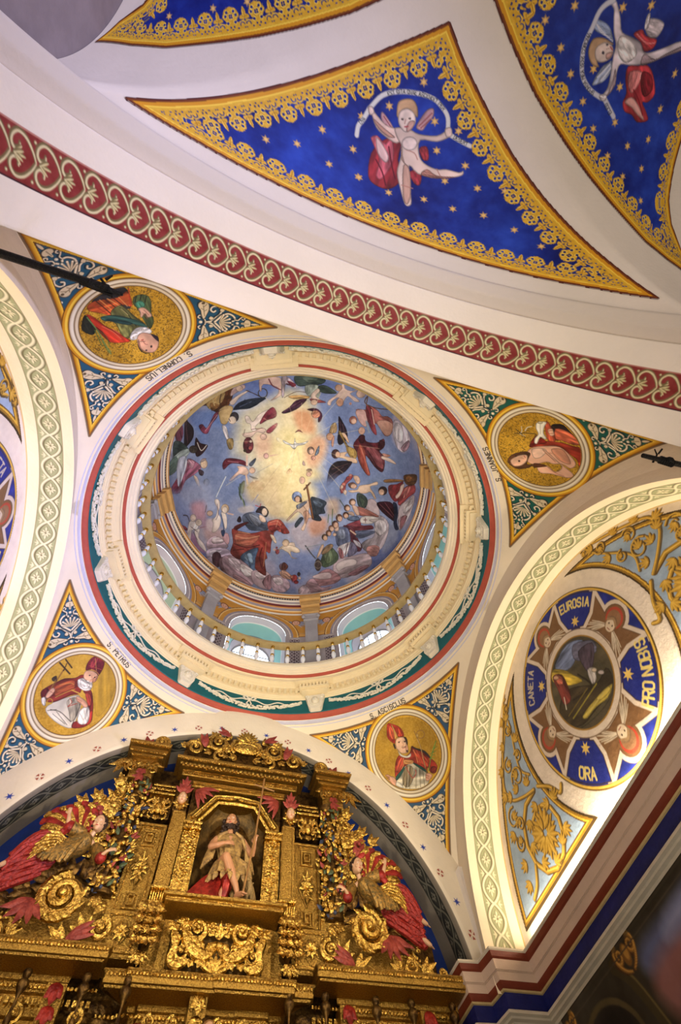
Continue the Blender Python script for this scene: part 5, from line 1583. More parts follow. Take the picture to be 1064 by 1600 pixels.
def lace(cv, D, S):
    k = (D > .06) & (D < .40)
    T = D[k] - .075; U = S[k] % LP
    a = (sample(LA, U, np.clip(T, 0, .319)) / 255.0) * (T < .318)[:, None]
    a[T < 0] = 1
    cv.c[k] = cv.c[k] * (1 - a) + sample(LT, U, np.clip(T, 0, .319)) * a
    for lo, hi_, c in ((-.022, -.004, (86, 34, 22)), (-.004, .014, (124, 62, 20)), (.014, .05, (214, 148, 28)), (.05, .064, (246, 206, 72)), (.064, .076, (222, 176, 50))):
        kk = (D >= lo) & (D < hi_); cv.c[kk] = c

PAN = {
 'front': [(-2.9, 3.06), (-2.47, 2.62), (-2.0, 2.14), (-1.5, 1.65), (-1.0, 1.17), (-.52, .73), (-.05, .33), (.19, .58), (.61, .97), (1.01, 1.35), (1.47, 1.76), (1.91, 2.14), (2.35, 2.52), (2.85, 2.98), (2.26, 2.92), (1.4, 2.89), (.25, 2.85), (-.6, 2.86), (-1.4, 2.89), (-2.2, 2.96)],
 'right': [(.33, -.03), (.66, .28), (1.07, .65), (1.59, 1.05), (1.98, 1.34), (2.4, 1.63), (2.94, 1.99), (3.4, 2.18), (4.15, 2.38), (3.94, 1.98), (3.6, 1.65), (3.46, 1.35), (3.43, .9), (3.43, 0), (3.43, -.9), (3.46, -1.35), (3.6, -1.65), (3.94, -1.98), (4.15, -2.38), (3.4, -2.18), (2.94, -1.99), (2.4, -1.63), (1.98, -1.34), (1.59, -1.05), (1.07, -.65), (.66, -.31)],
}
PAN['left'] = [(-x, y) for x, y in PAN['right']][::-1]
cv = Cv(-4.36, 4.36, -2.6, 4.3, .0095, (230, 216, 200))
cv.noise(7, 1.5, 14)
fields = {}
for nm in ('front', 'left', 'right'): fields[nm] = framed(cv, PAN[nm])
for q in [(-.69, 1.53), (-.14, .92), (-.43, 1.29), (.09, 1.24), (.37, 1.25), (.2, 1.53), (.55, 1.59), (.38, 1.84), (.75, 1.81), (1.05, 1.76), (-.19, 2.25), (.21, 2.16), (.55, 2.16), (.9, 2.13), (1.27, 2.23), (1.6, 2.39), (-.56, 2.22), (-1.6, 2.38), (-1.28, 2.21), (-1.06, 1.89), (-.9, 2.24), (-.69, 1.92), (-.55, 2.22),
          (.92, 0), (1.18, -.19), (1.19, .17), (1.4, .36), (1.65, .57), (1.88, .8), (2.15, .67), (2.43, .87), (2.17, 1.04), (2.46, 1.22), (2.75, 1.07), (2.74, .74), (2.78, .42), (2.83, 1.45), (3.02, 1.71), (2.8, .08), (2.06, .33), (2.05, -.38), (1.72, -.3), (1.65, .25), (-3.09, 1.62), (-2.56, 1.3), (-2.19, 1.06), (-2.7, .9), (-2.9, .3), (-2.2, .4), (-1.7, .5), (-1.5, -.1), (-2.4, -.3)]:
    cv.star(q, .052, 6, (214, 164, 92), .2, .48); cv.ell(q, .018, .018, (238, 196, 120))
draw_figs(cv, FIG[('nave', 0, 0)], -1)
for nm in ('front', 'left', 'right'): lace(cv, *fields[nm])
struct(sheet('ceiling', cv, nave_f, M['paint'], cv.Y > -2.62))
for nm, lab in (('front', 'blue vault panel of a winged putto holding a scroll above its head, red drapery behind'), ('right', 'blue vault panel at the picture edge with a sideways winged putto and scroll'), ('left', 'starred blue vault panel cut by the top edge, without a putto')):
    D, S = fields[nm]
    o = sheet('vault_painting', cv, lambda a, b: nave_f(a, b, .005), M['paint'], D > -.03)
    tag(o, lab, 'painting', 'blue lace-bordered panels of the nave vault')
# side walls of the nave bay
for nm, sg in (('wall_left_nave', -1), ('wall_right_nave', 1)):
    struct(MB().box((sg * 2.96, -6.6, 2.4), (.2, 5.7, 8.0)).obj(nm, 'taupe', smooth=False))
# ------------------------------------------------------------------ lunettes over the side cornices
RC = (.241, 4.244); RR = 1.078            # roundel centre (-y, z) and radius
LC = -SYC                                  # arch centre in -y
def lun_canvas(sg):
    cv = Cv(-2.75, 3.1, 2.90, 5.66, .0075, (226, 210, 188))
    sl = (slice(None), slice(None))
    X, Y = cv.X, cv.Y
    ra = np.hypot(X - LC, Y - SZC); rr = np.hypot(X - RC[0], Y - RC[1])
    cv.noise(12, 1.2, 41); cv.noise(7, 8, 42)
    # spandrels: inside the arch, outside the pale ring, above the border line
    Dsp = np.minimum(np.minimum(2.60 - ra, rr - 1.36), Y - 3.28)
    Dsp = np.minimum(Dsp, np.abs(X - RC[0]) - .35)
    n = fbm(X * 4, Y * 4, 43)[..., None]
    w = cv.cover(-Dsp)[..., None]; cv.c = cv.c * (1 - w) + (np.array([150, 168, 186.]) + (n - .5) * 60) * w
    for lo, hi_, c in ((-.035, -.012, (70, 52, 26)), (-.012, .012, (150, 110, 34)), (.012, .03, (216, 172, 60)), (.03, .045, (110, 80, 34))):
        k = (Dsp >= lo) & (Dsp < hi_); cv.c[k] = c
    G = (176, 134, 44); GH = (228, 186, 84); GD = (84, 62, 30)
    def vine(P, w_):
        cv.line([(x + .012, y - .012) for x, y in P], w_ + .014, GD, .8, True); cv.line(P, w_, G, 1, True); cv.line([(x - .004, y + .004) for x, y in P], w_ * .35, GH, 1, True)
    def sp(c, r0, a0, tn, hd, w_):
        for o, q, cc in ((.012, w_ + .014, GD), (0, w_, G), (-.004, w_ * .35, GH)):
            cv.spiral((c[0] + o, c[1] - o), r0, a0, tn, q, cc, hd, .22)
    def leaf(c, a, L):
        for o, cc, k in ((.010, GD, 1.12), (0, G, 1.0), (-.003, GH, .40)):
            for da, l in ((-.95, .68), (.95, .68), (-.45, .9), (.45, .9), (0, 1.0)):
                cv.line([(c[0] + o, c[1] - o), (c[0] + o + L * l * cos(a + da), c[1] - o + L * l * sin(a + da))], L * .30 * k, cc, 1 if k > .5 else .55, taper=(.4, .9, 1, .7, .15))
    for m_ in (1, -1):
        X0 = lambda x: RC[0] + m_ * x
        A = lambda a: a if m_ > 0 else pi - a
        # great volute low in the spandrel with its leaf heart
        c0 = (X0(1.66), 3.66)
        sp(c0, .44, A(1.9), 1.9, -m_, .055)
        for i, a in enumerate(np.linspace(0, 2 * pi, 8)[:-1]): leaf((c0[0] + .05 * cos(a), c0[1] + .05 * sin(a)), a + .3, .19 + .04 * (i % 2))
        for i in range(7):
            a = .5 + i * .8; leaf((c0[0] + .30 * cos(a), c0[1] + .30 * sin(a)), a + 1.9, .13)
        vine([(X0(1.42), 4.06), (X0(1.26), 3.92), (X0(1.16), 3.76), (X0(1.08), 3.80)], .038)
        vine([(X0(2.05), 3.55), (X0(2.16), 3.42), (X0(2.30), 3.36)], .04)
        vine([(X0(1.5), 4.08), (X0(1.72), 4.16), (X0(1.95), 4.30), (X0(1.98), 4.50), (X0(1.80), 4.72), (X0(1.60), 4.92), (X0(1.38), 5.12), (X0(1.20), 5.30)], .034)
        vine([(X0(1.45), 4.25), (X0(1.55), 4.40), (X0(1.50), 4.60), (X0(1.40), 4.80), (X0(1.32), 5.0)], .026)
        for x, y, r_, a, h_ in ((1.66, 4.40, .13, .2, 1), (2.06, 4.14, .12, 2.2, -1), (1.42, 4.94, .09, 3.0, 1), (1.72, 4.62, .10, 2.0, -1), (1.98, 4.0, .08, .3, 1), (1.25, 5.14, .07, 2.0, -1), (2.12, 3.86, .09, 1.2, -1), (1.48, 4.56, .08, 1.0, 1)):
            sp((X0(x), y), r_, A(a), 1.4, h_ * m_, .022); leaf((X0(x), y), A(a + 1), r_ * .95)
        for x, y, a in ((1.92, 4.32, .6), (1.58, 4.2, 2.2), (1.86, 4.66, .4), (1.62, 4.86, .3), (1.42, 5.1, .5), (1.24, 5.28, 2.4), (1.34, 5.04, 2.0), (1.40, 4.72, 2.6), (2.16, 4.02, -.3), (2.18, 3.66, .2), (2.25, 3.5, -.3), (1.36, 3.5, -2.2), (1.3, 3.8, 2.8), (1.78, 4.28, 1.4), (2.0, 4.42, -.2)): leaf((X0(x), y), A(a), .13)
    # roundel ground
    w = cv.cover(rr - RR)[..., None]
    n = fbm(X * 6, Y * 6, 44)[..., None]
    cv.c = cv.c * (1 - w) + (np.array([30, 40, 118.]) + (n - .5) * np.array([30, 36, 90])) * w
    cream = (206, 188, 166); edge = (120, 96, 70)
    P8 = []
    for k in range(8):
        a = k * pi / 4
    # four winged-head compartments on the diagonals, star shaped
    for k in range(4):
        a = k * pi / 2
        T = lambda u, v, a=a: (RC[0] + u * cos(a) - v * sin(a), RC[1] + u * sin(a) + v * cos(a))
        lobe = [T(.86 + .155 * cos(q), .155 * sin(q)) for q in np.linspace(1.75, -1.75, 13)]
        star = [T(.53, .29), T(.71, .33), T(.93, .45), T(.87, .26)] + lobe + [T(.87, -.26), T(.93, -.45), T(.71, -.33), T(.53, -.29), T(.615, -.1), T(.615, .1)]
        cv.line(star, .115, edge, .6, closed=True); cv.line(star, .10, cream, closed=True)
        cv.poly(star, (118, 84, 52)); cv.line(star, .010, (70, 48, 32), .7, closed=True)
        cv.ell(T(.86, 0), .125, .125, (168, 66, 46)); cv.ell(T(.85, 0), .100, .100, (138, 100, 68))
        for s_ in (1, -1):
            for j in range(5):
                cv.line([T(.74, s_ * .05), T(.62 - .02 * j + .10 * (j - 2) * .6, s_ * (.30 - .02 * abs(j - 2)))], .034, (206, 190, 164), .9, taper=(.7, 1, .3))
                cv.line([T(.74, s_ * .06), T(.62 - .02 * j + .10 * (j - 2) * .6, s_ * (.28 - .02 * abs(j - 2)))], .008, (110, 90, 66), .8)
        cv.ell(T(.78, 0), .095, .085, (120, 92, 66), a); cv.ell(T(.765, 0), .075, .068, (206, 184, 154), a)
        for s_ in (1, -1): cv.ell(T(.775, s_ * .028), .011, .009, (70, 52, 40), a)
        cv.line([T(.72, -.02), T(.72, .02)], .010, (130, 70, 56)); cv.line([T(.80, -.07), T(.845, 0), T(.80, .07)], .03, (150, 120, 84), 1, True)
    # cream ribs from the inner ring outward, beside each blue cartouche
    for k in range(4):
        a = pi / 4 + k * pi / 2
        T = lambda u, v, a=a: (RC[0] + u * cos(a) - v * sin(a), RC[1] + u * sin(a) + v * cos(a))
        car = [T(.62, .13), T(.76, .25), T(.99, .33), T(1.03, .17), T(1.045, 0), T(1.03, -.17), T(.99, -.33), T(.76, -.25), T(.62, -.13)]
        cv.line(car[:3], .11, cream); cv.line(car[6:], .11, cream)
        cv.poly(car, (30, 40, 118)); cv.line(car, .012, (60, 40, 30), .8, closed=True)
        cv.star(T(.70, 0), .075, 7, (222, 186, 96), a, .45)
    cv.put(sl, cv.cover(np.abs(rr - RR) - .022), (96, 70, 26)); cv.put(sl, cv.cover(np.abs(rr - RR + .004) - .012), (214, 172, 72))
    cv.put(sl, cv.cover(rr - .60), cream); cv.put(sl, cv.cover(np.abs(rr - .60) - .006), edge); cv.put(sl, cv.cover(rr - .525), (150, 110, 40))
    cv.put(sl, cv.cover(rr - .508), (76, 66, 48))
    keep = cv.c.copy(); draw_figs(cv, FIG[('lun', 0, 0)])
    m2 = np.clip((.505 - rr) / cv.px, 0, 1)[..., None]; cv.c = cv.c * m2 + keep * (1 - m2)
    col = (216, 192, 110)
    def arcp(a0, a1, rad): return [(RC[0] + rad * cos(a), RC[1] + rad * sin(a)) for a in np.linspace(a0, a1, 24)]
    write(cv, 'EUROSIA', arcp(pi / 4 + .36, pi / 4 - .36, .87), .105, col, .024, .55, .3)
    write(cv, 'ORA', arcp(-3 * pi / 4 - .36, -3 * pi / 4 + .36, 1.0), .11, col, .024, .6, .4)
    write(cv, 'CANETA', arcp(3 * pi / 4 + .34, 3 * pi / 4 - .34, .88), .105, (190, 176, 150), .020, .5, .3)
    write(cv, 'PRO NOBIS', arcp(-pi / 4 - .36, -pi / 4 + .36, 1.0), .125, col, .024, .52, .25)
    cv.noise(8, 14, 45)
    cv.ra, cv.rr, cv.Dsp = ra, rr, Dsp
    return cv
for side, sg in (('right', 1), ('left', -1)):
    cv = lun_canvas(sg)
    f = (lambda g: (lambda X, Y: (np.full_like(X, g * WX), -X * g if False else -X, Y)))(sg)
    if sg < 0: f = lambda X, Y: (np.full_like(X, -WX), X - 2 * .0, Y)
    base = cv.ra < 2.80
    if sg < 0:
        # the left lunette is seen from the other side: mirror so that its lettering reads
        f = lambda X, Y: (np.full_like(X, -WX), X - 2 * LC + 0.0, Y)
        f = lambda X, Y: (np.full_like(X, -WX), X - 2 * RC[0], Y)
    struct(sheet('wall_lunette_' + side, cv, f, M['paint'], base))
    def g_(off, f=f, sg=sg):
        def h(X, Y):
            x, y, z = f(X, Y); return x - sg * off, y, z
        return h
    o = sheet('roundel_painting', cv, g_(.006), M['paint'], (cv.rr < RR + .02) & base)
    tag(o, 'large round painting with four blue lettered cartouches round a dark landscape' if sg > 0 else 'round painting with blue cartouches cut by the left picture edge', 'painting', 'lunette roundels')
    for hand, w in ((1, 'right'), (-1, 'left')):
        k = (cv.Dsp > -.035) & base & ((cv.X - RC[0]) * hand > 0)
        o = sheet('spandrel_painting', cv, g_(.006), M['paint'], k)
        lab = {(1, 1): 'gold vine scrolls on pale blue at the right picture edge, above the large round painting', (1, -1): 'gold vine volute on pale blue below the large round painting, over the lit cornice',
               (-1, 1): 'gold bordered spandrel painting low on the far left wall', (-1, -1): 'gold bordered spandrel tip high on the far left wall'}[(sg, hand)]
        tag(o, lab, 'painting', 'gold vine spandrels of the lunettes')
# ------------------------------------------------------------------ drum of the dome
ROT = radians(1.5)
WR = 3.0; WIN_H = radians(11.6); WIN_S, WIN_T, WIN_B = 8.72, 9.34, 7.60
def drum_canvas():
    P = 2 * pi * WR / 8                       # one bay, painted once
    cv = Cv(0, P, 7.19, 9.66, .0105, (176, 156, 140))
    X, Y = cv.X - P / 2, cv.Y
    sl = (slice(None), slice(None))
    OCH = (206, 146, 62); GR = (170, 158, 158); WH = (226, 214, 206)
    hw = WR * WIN_H
    # below the impost: grey panels with dark tracery
    cv.c[:] = GR
    for sg in (1, -1):
        x0 = P / 2 + sg * (hw + .10); x1 = P / 2 + sg * (hw + .30)
        cv.poly([(x0, 7.2), (x1, 7.2), (x1, 8.66), (x0, 8.66)], (84, 66, 72))
        for j in range(14):
            y = 7.3 + j * .1
            for u in (0, 1): cv.ring((min(x0, x1) + .05 + u * .1, y), .035, .014, (206, 196, 196))
        cv.line([(x0, 8.66), (x1, 8.66)], .02, WH)
        cv.poly([(P / 2 + sg * hw, 8.74), (P / 2 + sg * P, 8.74), (P / 2 + sg * P, 8.86), (P / 2 + sg * hw, 8.86)], OCH)
        cv.line([(P / 2 + sg * hw, 8.74), (P / 2 + sg * P, 8.74)], .014, (120, 80, 60)); cv.line([(P / 2 + sg * hw, 8.80), (P / 2 + sg * P, 8.80)], .016, (232, 190, 120))
    cv.put(sl, cv.cover(8.87 - Y), OCH)
    # cherub heads in the spandrels
    for sg in (1, -1):
        c = (P / 2 + sg * .83, 9.30)
        for j in range(6):
            for s_ in (1, -1):
                a = -pi / 2 + s_ * (.5 + .28 * j)
                cv.line([c, (c[0] + .26 * cos(a), c[1] + .20 * sin(a) - .02)], .05, (128, 136, 168) if j % 2 else (170, 172, 190), .95, taper=(.6, 1, .3))
        cv.ell(c, .10, .105, (140, 88, 52)); cv.ell((c[0], c[1] - .015), .078, .085, (222, 170, 144))
        for s_ in (1, -1): cv.ell((c[0] + s_ * .03, c[1]), .012, .009, (70, 44, 40))
        cv.line([(c[0] - .02, c[1] - .055), (c[0] + .02, c[1] - .055)], .010, (150, 60, 56))
    # archivolt
    e = np.hypot((X) / hw, np.maximum(Y - WIN_S, 0) / (WIN_T - WIN_S)); 
    top = Y > WIN_S
    for k0, k1, c in ((1.0, 1.16, GR), (1.16, 1.20, WH), (1.20, 1.28, (150, 140, 150)), (1.28, 1.42, OCH), (1.42, 1.46, (232, 196, 128)), (1.46, 1.49, (120, 70, 44))):
        k = top & (e >= k0) & (e < k1); cv.c[k] = c
    cv.noise(9, 3, 51); cv.noise(7, 14, 52)
    cv.e = np.where(top, e, np.abs(X) / hw)
    cv.win = (cv.e < 1.0) & (Y > WIN_B)
    cv.c[cv.Y > 9.60] = (204, 190, 176)
    return cv
cvb = drum_canvas()
for k in range(8):
    a0 = ROT + radians(45 * k - 22.5)
    f = (lambda a0: (lambda X, Y: (WR * np.cos(a0 + X / WR), WR * np.sin(a0 + X / WR), Y)))(a0)
    struct(sheet('wall_drum', cvb, f, M['fresco'], ~cvb.win))

# entablature: painted steps
prof = [(0, 3.0, 9.62), (.02, 2.985, 9.63), (.10, 2.98, 9.70), (.13, 2.955, 9.71), (.24, 2.95, 9.82), (.27, 2.93, 9.83), (.36, 2.925, 9.92), (.40, 2.90, 9.94), (.50, 2.895, 10.04), (.54, 2.86, 10.06), (.64, 2.85, 10.15), (.68, 2.83, 10.17), (.75, 2.82, 10.24), (.80, 2.83, 10.29), (.90, 2.86, 10.37), (.95, 2.90, 10.385)]
cv = Cv(0, 2 * pi * 2.9, 0, .95, .012, (176, 164, 168))
for a, b, c in ((0, .04, (226, 214, 200)), (.04, .12, (208, 146, 66)), (.12, .15, (236, 206, 150)), (.15, .25, (176, 164, 170)), (.25, .29, (206, 140, 70)), (.29, .38, (122, 54, 56)), (.38, .42, (226, 214, 200)), (.42, .50, (178, 166, 170)), (.50, .535, (224, 210, 190)), (.535, .62, (150, 138, 132)), (.62, .66, (208, 150, 72)), (.66, .70, (226, 206, 170)), (.70, .76, (206, 140, 62)), (.76, .95, (222, 210, 198))):
    cv.c[(cv.Y >= a) & (cv.Y < b)] = c
k = (cv.Y > .545) & (cv.Y < .61) & (np.sin(cv.X * 2 * pi / .062) > 0); cv.c[k] = (60, 44, 36)
cv.noise(9, 2, 53)
pt = [p[0] for p in prof]
_w = 2 * pi / cv.x[-1]
struct(sheet('trim_11', cv, lambda X, Y: (np.interp(Y, pt, [p[1] for p in prof]) * np.cos(X * _w), np.interp(Y, pt, [p[1] for p in prof]) * np.sin(X * _w), np.interp(Y, pt, [p[2] for p in prof])), M['fresco']))

# windows: splayed painted reveal, frame and glass
glass = bpy.data.materials.new('window glass'); glass.use_nodes = True
_n = glass.node_tree.nodes; _l = glass.node_tree.links; _n.remove(_n['Principled BSDF'])
_t = _n.new('ShaderNodeBsdfTransparent'); _t.inputs['Color'].default_value = (.92, .96, 1, 1); _g = _n.new('ShaderNodeBsdfGlossy'); _g.inputs['Roughness'].default_value = .1
_mx = _n.new('ShaderNodeMixShader'); _mx.inputs[0].default_value = .06; _l.new(_t.outputs[0], _mx.inputs[1]); _l.new(_g.outputs[0], _mx.inputs[2]); _l.new(_mx.outputs[0], _n['Material Output'].inputs['Surface'])
def win_loop(hw, zs, zt, zb, n=28):
    L_ = [(-hw, zb)] + [(-hw, z) for z in np.linspace(zb, zs, 6)[1:-1]] + [(-hw * cos(t), zs + (zt - zs) * sin(t)) for t in np.linspace(0, pi, n)] + [(hw, z) for z in np.linspace(zs, zb, 6)[1:-1]] + [(hw, zb)]
    return L_
inner = win_loop(WR * sin(WIN_H) + .004, WIN_S, WIN_T, WIN_B); outer = win_loop(.43, 8.66, 9.10, WIN_B)
segl = np.concatenate([[0], np.cumsum(np.hypot(*np.diff(np.array(inner), axis=0).T))])
for k in range(8):
    a = ROT + radians(45 * k)
    cv = Cv(0, segl[-1], 0, .62, .0125, (150, 186, 182))
    green = (186, 196, 160) if k == 3 else (146, 196, 190)
    cv.c[:] = (214, 200, 196) if k == 3 else (204, 198, 204)
    cv.c[cv.Y > .14] = green; cv.line([(0, .14), (9, .14)], .018, (244, 240, 232)); cv.c[cv.Y > .42] = (184, 172, 178); cv.line([(0, .42), (9, .42)], .014, (90, 80, 84))
    cv.noise(6, 4, 60 + k)
    ix = np.array([p[0] for p in inner]); iz = np.array([p[1] for p in inner]); ox = np.array([p[0] for p in outer]); oz = np.array([p[1] for p in outer])
    def f(X, Y, a=a):
        t = Y / .62; x = np.interp(X, segl, ix) * (1 - t) + np.interp(X, segl, ox) * t; z = np.interp(X, segl, iz) * (1 - t) + np.interp(X, segl, oz) * t
        r = np.sqrt(np.maximum(WR ** 2 - np.interp(X, segl, ix) ** 2, 0)) * (1 - t) + 3.6 * t
        return r * cos(a) - x * sin(a), r * sin(a) + x * cos(a), z
    w = empty('window_%d' % (k + 1)); w['kind'] = 'structure'
    sheet('reveal', cv, f, M['fresco'], None, w)
    T = Matrix.Rotation(a - pi / 2, 4, 'Z') @ Matrix.Translation((0, 3.6, 0))
    mb = MB(); lp = [(x, 0, z) for x, z in outer]; mb.tube(lp + [lp[0]], .022, 6, T)
    for x in (-.15, .15): mb.tube([(x, 0, WIN_B), (x, 0, 9.05)], .012, 6, T)
    for z in (8.0, 8.4, 8.75): mb.tube([(-.43, 0, z), (.43, 0, z)], .012, 6, T)
    mb.obj('frame', 'stone', w)
    MB().prism(outer, .012, .018, T).obj('pane', glass, w, False)
    MB().box((0, -.28, WIN_B - .03), (1.2, .75, .05), 0, T).obj('sill', 'stone', w, False)

# pilasters between the windows
PLAB = ['right of the bright window, toward the lower right', 'between the two windows over the altar side', 'left of the turquoise window, toward the lower left', 'on the left, above the green window', 'on the upper left, behind the rail', 'at the top, hidden by the cornice', 'at the upper right, hidden by the cornice', 'on the right, above the side window']
pil = None
for k in range(8):
    a = ROT + radians(22.5 + 45 * k); T = Matrix.Rotation(a - pi / 2, 4, 'Z')
    if pil is None:
        pil = empty('pilaster', label='grey painted pilaster with scrolled capital between two drum windows', cat='pilaster', group='pilasters between the drum windows')
        MB().box((0, 2.95, 8.2), (.27, .10, 2.02), bev=.012).obj('shaft', 'stone', pil, False)
        mb = MB(); mb.box((0, 2.935, 9.23), (.34, .14, .05), bev=.01); mb.box((0, 2.94, 9.43), (.36, .15, .05), bev=.01)
        for s_ in (1, -1): mb.ell((s_ * .165, 2.87, 9.34), (.05, .03, .06)); mb.ell((s_ * .165, 2.85, 9.34), (.022, .02, .025))
        mb.box((0, 2.93, 9.33), (.27, .11, .16)); mb.obj('capital', 'stone', pil)
        mb = MB(); mb.box((0, 2.90, 9.56), (.40, .14, .20), bev=.01); mb.box((0, 2.86, 9.78), (.44, .16, .18), bev=.01); mb.box((0, 2.81, 9.98), (.50, .16, .16), bev=.01)
        mb.obj('entablature_block', mat('ochre painted block', (206, 160, 96), .6, 0, .15, 8), pil, False); r0 = pil
    else:
        r0 = pil.copy(); COL.objects.link(r0)
        for ch in pil.children: c = ch.copy(); COL.objects.link(c); c.parent = r0
    r0.matrix_world = T
    if k: r0['label'] = 'grey painted drum pilaster ' + PLAB[k]
    else: r0['label'] = 'grey painted drum pilaster ' + PLAB[0]

# dentils, in runs between the brackets
BR = [radians(22.5 + 45 * k + 1.0) for k in range(8)]
for k in range(8):
    mb = MB(); n = 17
    for i in range(n):
        a = BR[k] + radians(6.5) + (radians(45 - 13)) * i / (n - 1)
        mb.box((2.815 * cos(a), 2.815 * sin(a), 6.828), (.06, .045, .07), a)
    struct(mb.obj('trim_%d' % (20 + k), 'yellow', smooth=False))

# carved brackets under the ring cornice
def bracket():
    t = empty('console_bracket')
    mb = MB()
    mb.prism([(-.16, 6.66), (-.175, 6.74), (.175, 6.74), (.16, 6.66), (.135, 6.56), (.11, 6.43), (.085, 6.40), (-.085, 6.40), (-.11, 6.43), (-.135, 6.56)], 2.95, 2.845, inset=.08)
    mb.obj('block', 'stucco', t)
    mb = MB()
    mb.ell((0, 2.84, 6.585), (.060, .05, .075), 12, 9); mb.ell((0, 2.79, 6.58), (.016, .02, .03)); mb.tube([(-.04, 2.80, 6.545), (0, 2.79, 6.54), (.04, 2.80, 6.545)], .010, 6)
    mb.tube([(.085 * cos(q), 2.845, 6.58 + .095 * sin(q)) for q in np.linspace(0, 2 * pi, 20)], .012, 6)
    for s_ in (1, -1):
        P = [(s_ * (.125 + .035 * (1 - t_) * cos(6.5 * t_)), 2.84, 6.68 + .035 * (1 - t_) * sin(6.5 * t_)) for t_ in np.linspace(0, 1, 14)]
        mb.tube(P, [.016, .008], 6)
        mb.tube([(s_ * .10, 2.85, 6.62), (s_ * .125, 2.85, 6.54), (s_ * .10, 2.86, 6.46), (s_ * .05, 2.87, 6.42)], [.018, .010], 6)
        for i in range(4): mb.ell((s_ * (.03 + .022 * i), 2.845, 6.475 + .012 * i), (.014, .012, .012), 6, 4)
    mb.obj('face', 'stucco', t)
    mb = MB()
    mb.box((0, 2.83, 6.765), (.46, .16, .03)); mb.box((0, 2.80, 6.80), (.52, .20, .03)); mb.box((0, 2.755, 6.895), (.66, .24, .03))
    for i in range(9): mb.box((-.24 + i * .06, 2.72, 6.845), (.034, .05, .06))
    for s_ in (1, -1):
        for i in range(2): mb.box((s_ * .27, 2.78 + i * .07, 6.845), (.05, .034, .06))
    mb.obj('dentil_block', 'yellow', t, False)
    return t
b0 = bracket()
where = ['right of the ring, beneath S. ASCISCLUS side', 'near the altar side, right of the centre', 'near the altar side, left of the centre', 'on the left of the ring above S. PETRUS', 'on the upper left of the ring under S. CORNELIUS', 'at the top of the ring, left of the cracks', 'at the upper right of the ring, right of the cracks', 'on the right of the ring under S. JOANNES']
for k, a in enumerate(BR):
    r0 = b0 if k == 0 else b0.copy()
    if k:
        COL.objects.link(r0)
        for ch in b0.children: c = ch.copy(); COL.objects.link(c); c.parent = r0
    r0.matrix_world = Matrix.Rotation(a - pi / 2, 4, 'Z')
    tag(r0, 'white carved stucco bracket ' + where[k], 'bracket', 'stucco brackets of the dome ring')

# garlands on the teal frieze
def garland():
    t = empty('garland'); A = radians(17.5); R_ = 2.895; rnd = random.Random(4)
    mb = MB()
    for i in range(64):
        u = -1 + 2 * i / 63; a = u * A; z = 6.455 + .15 * abs(u) ** 1.7
        for j in range(3):
            th = rnd.uniform(0, 6.28); w = .030 * (1.25 - .5 * abs(u))
            mb.ell((R_ * cos(a + rnd.uniform(-.004, .004)) + w * .6 * cos(th) * cos(a), R_ * sin(a) + w * .6 * cos(th) * sin(a), z + w * .7 * sin(th)), (.017, .026, .015), 6, 4)
    mb.obj('leaves', 'stucco', t)
    for s_ in (1, -1):
        P = [(R_ * cos(s_ * A * q), R_ * sin(s_ * A * q), 6.585 + .035 * sin(q * 14) - .02 * (1 - q)) for q in np.linspace(.06, .94, 40)]
        MB().tube(P, .013, 6, flat=.6).obj('ribbon', 'stucco', t)
    mb = MB(); mb.ell((R_ - .01, 0, 6.60), (.03, .035, .03))
    for s_ in (1, -1):
        mb.tube([(R_ - .01, 0, 6.60), (R_ - .02, s_ * .06, 6.655), (R_ - .02, s_ * .11, 6.63), (R_ - .01, s_ * .06, 6.59), (R_ - .01, 0, 6.60)], .014, 6)
        mb.tube([(R_ - .01, 0, 6.59), (R_ - .01, s_ * .04, 6.50), (R_ - .01, s_ * .02, 6.46)], .013, 6)
    mb.obj('bow', 'stucco', t)
    return t
g0 = garland()
gl = ['above the altar side, right of the nearest bracket pair', 'straight above the altar', 'on the lower left, over S. PETRUS', 'on the left side of the ring', 'on the upper left, hidden by the ring', 'at the top of the ring, hidden by the cornice', 'on the upper right, near S. JOANNES', 'on the right side of the ring']
for k, a in enumerate(BR):
    r0 = g0 if k == 0 else g0.copy()
    if k:
        COL.objects.link(r0)
        for ch in g0.children: c = ch.copy(); COL.objects.link(c); c.parent = r0
    r0.matrix_world = Matrix.Rotation(a + radians(22.5), 4, 'Z')
    lab = {0: 'stucco garland on teal frieze, lower right of the ring by S. ASCISCLUS', 1: 'stucco garland on teal frieze straight above the gilded altarpiece', 2: 'stucco garland on teal frieze, lower left of the ring by S. PETRUS', 3: 'stucco garland on teal frieze, left side of the ring',
           4: 'stucco garland on teal frieze by S. CORNELIUS', 5: 'stucco garland behind the cornice at the top of the ring', 6: 'stucco garland on the ring above S. JOANNES', 7: 'stucco garland on teal frieze, right side of the ring'}[k]
    tag(r0, lab, 'garland', 'stucco garlands of the dome ring')

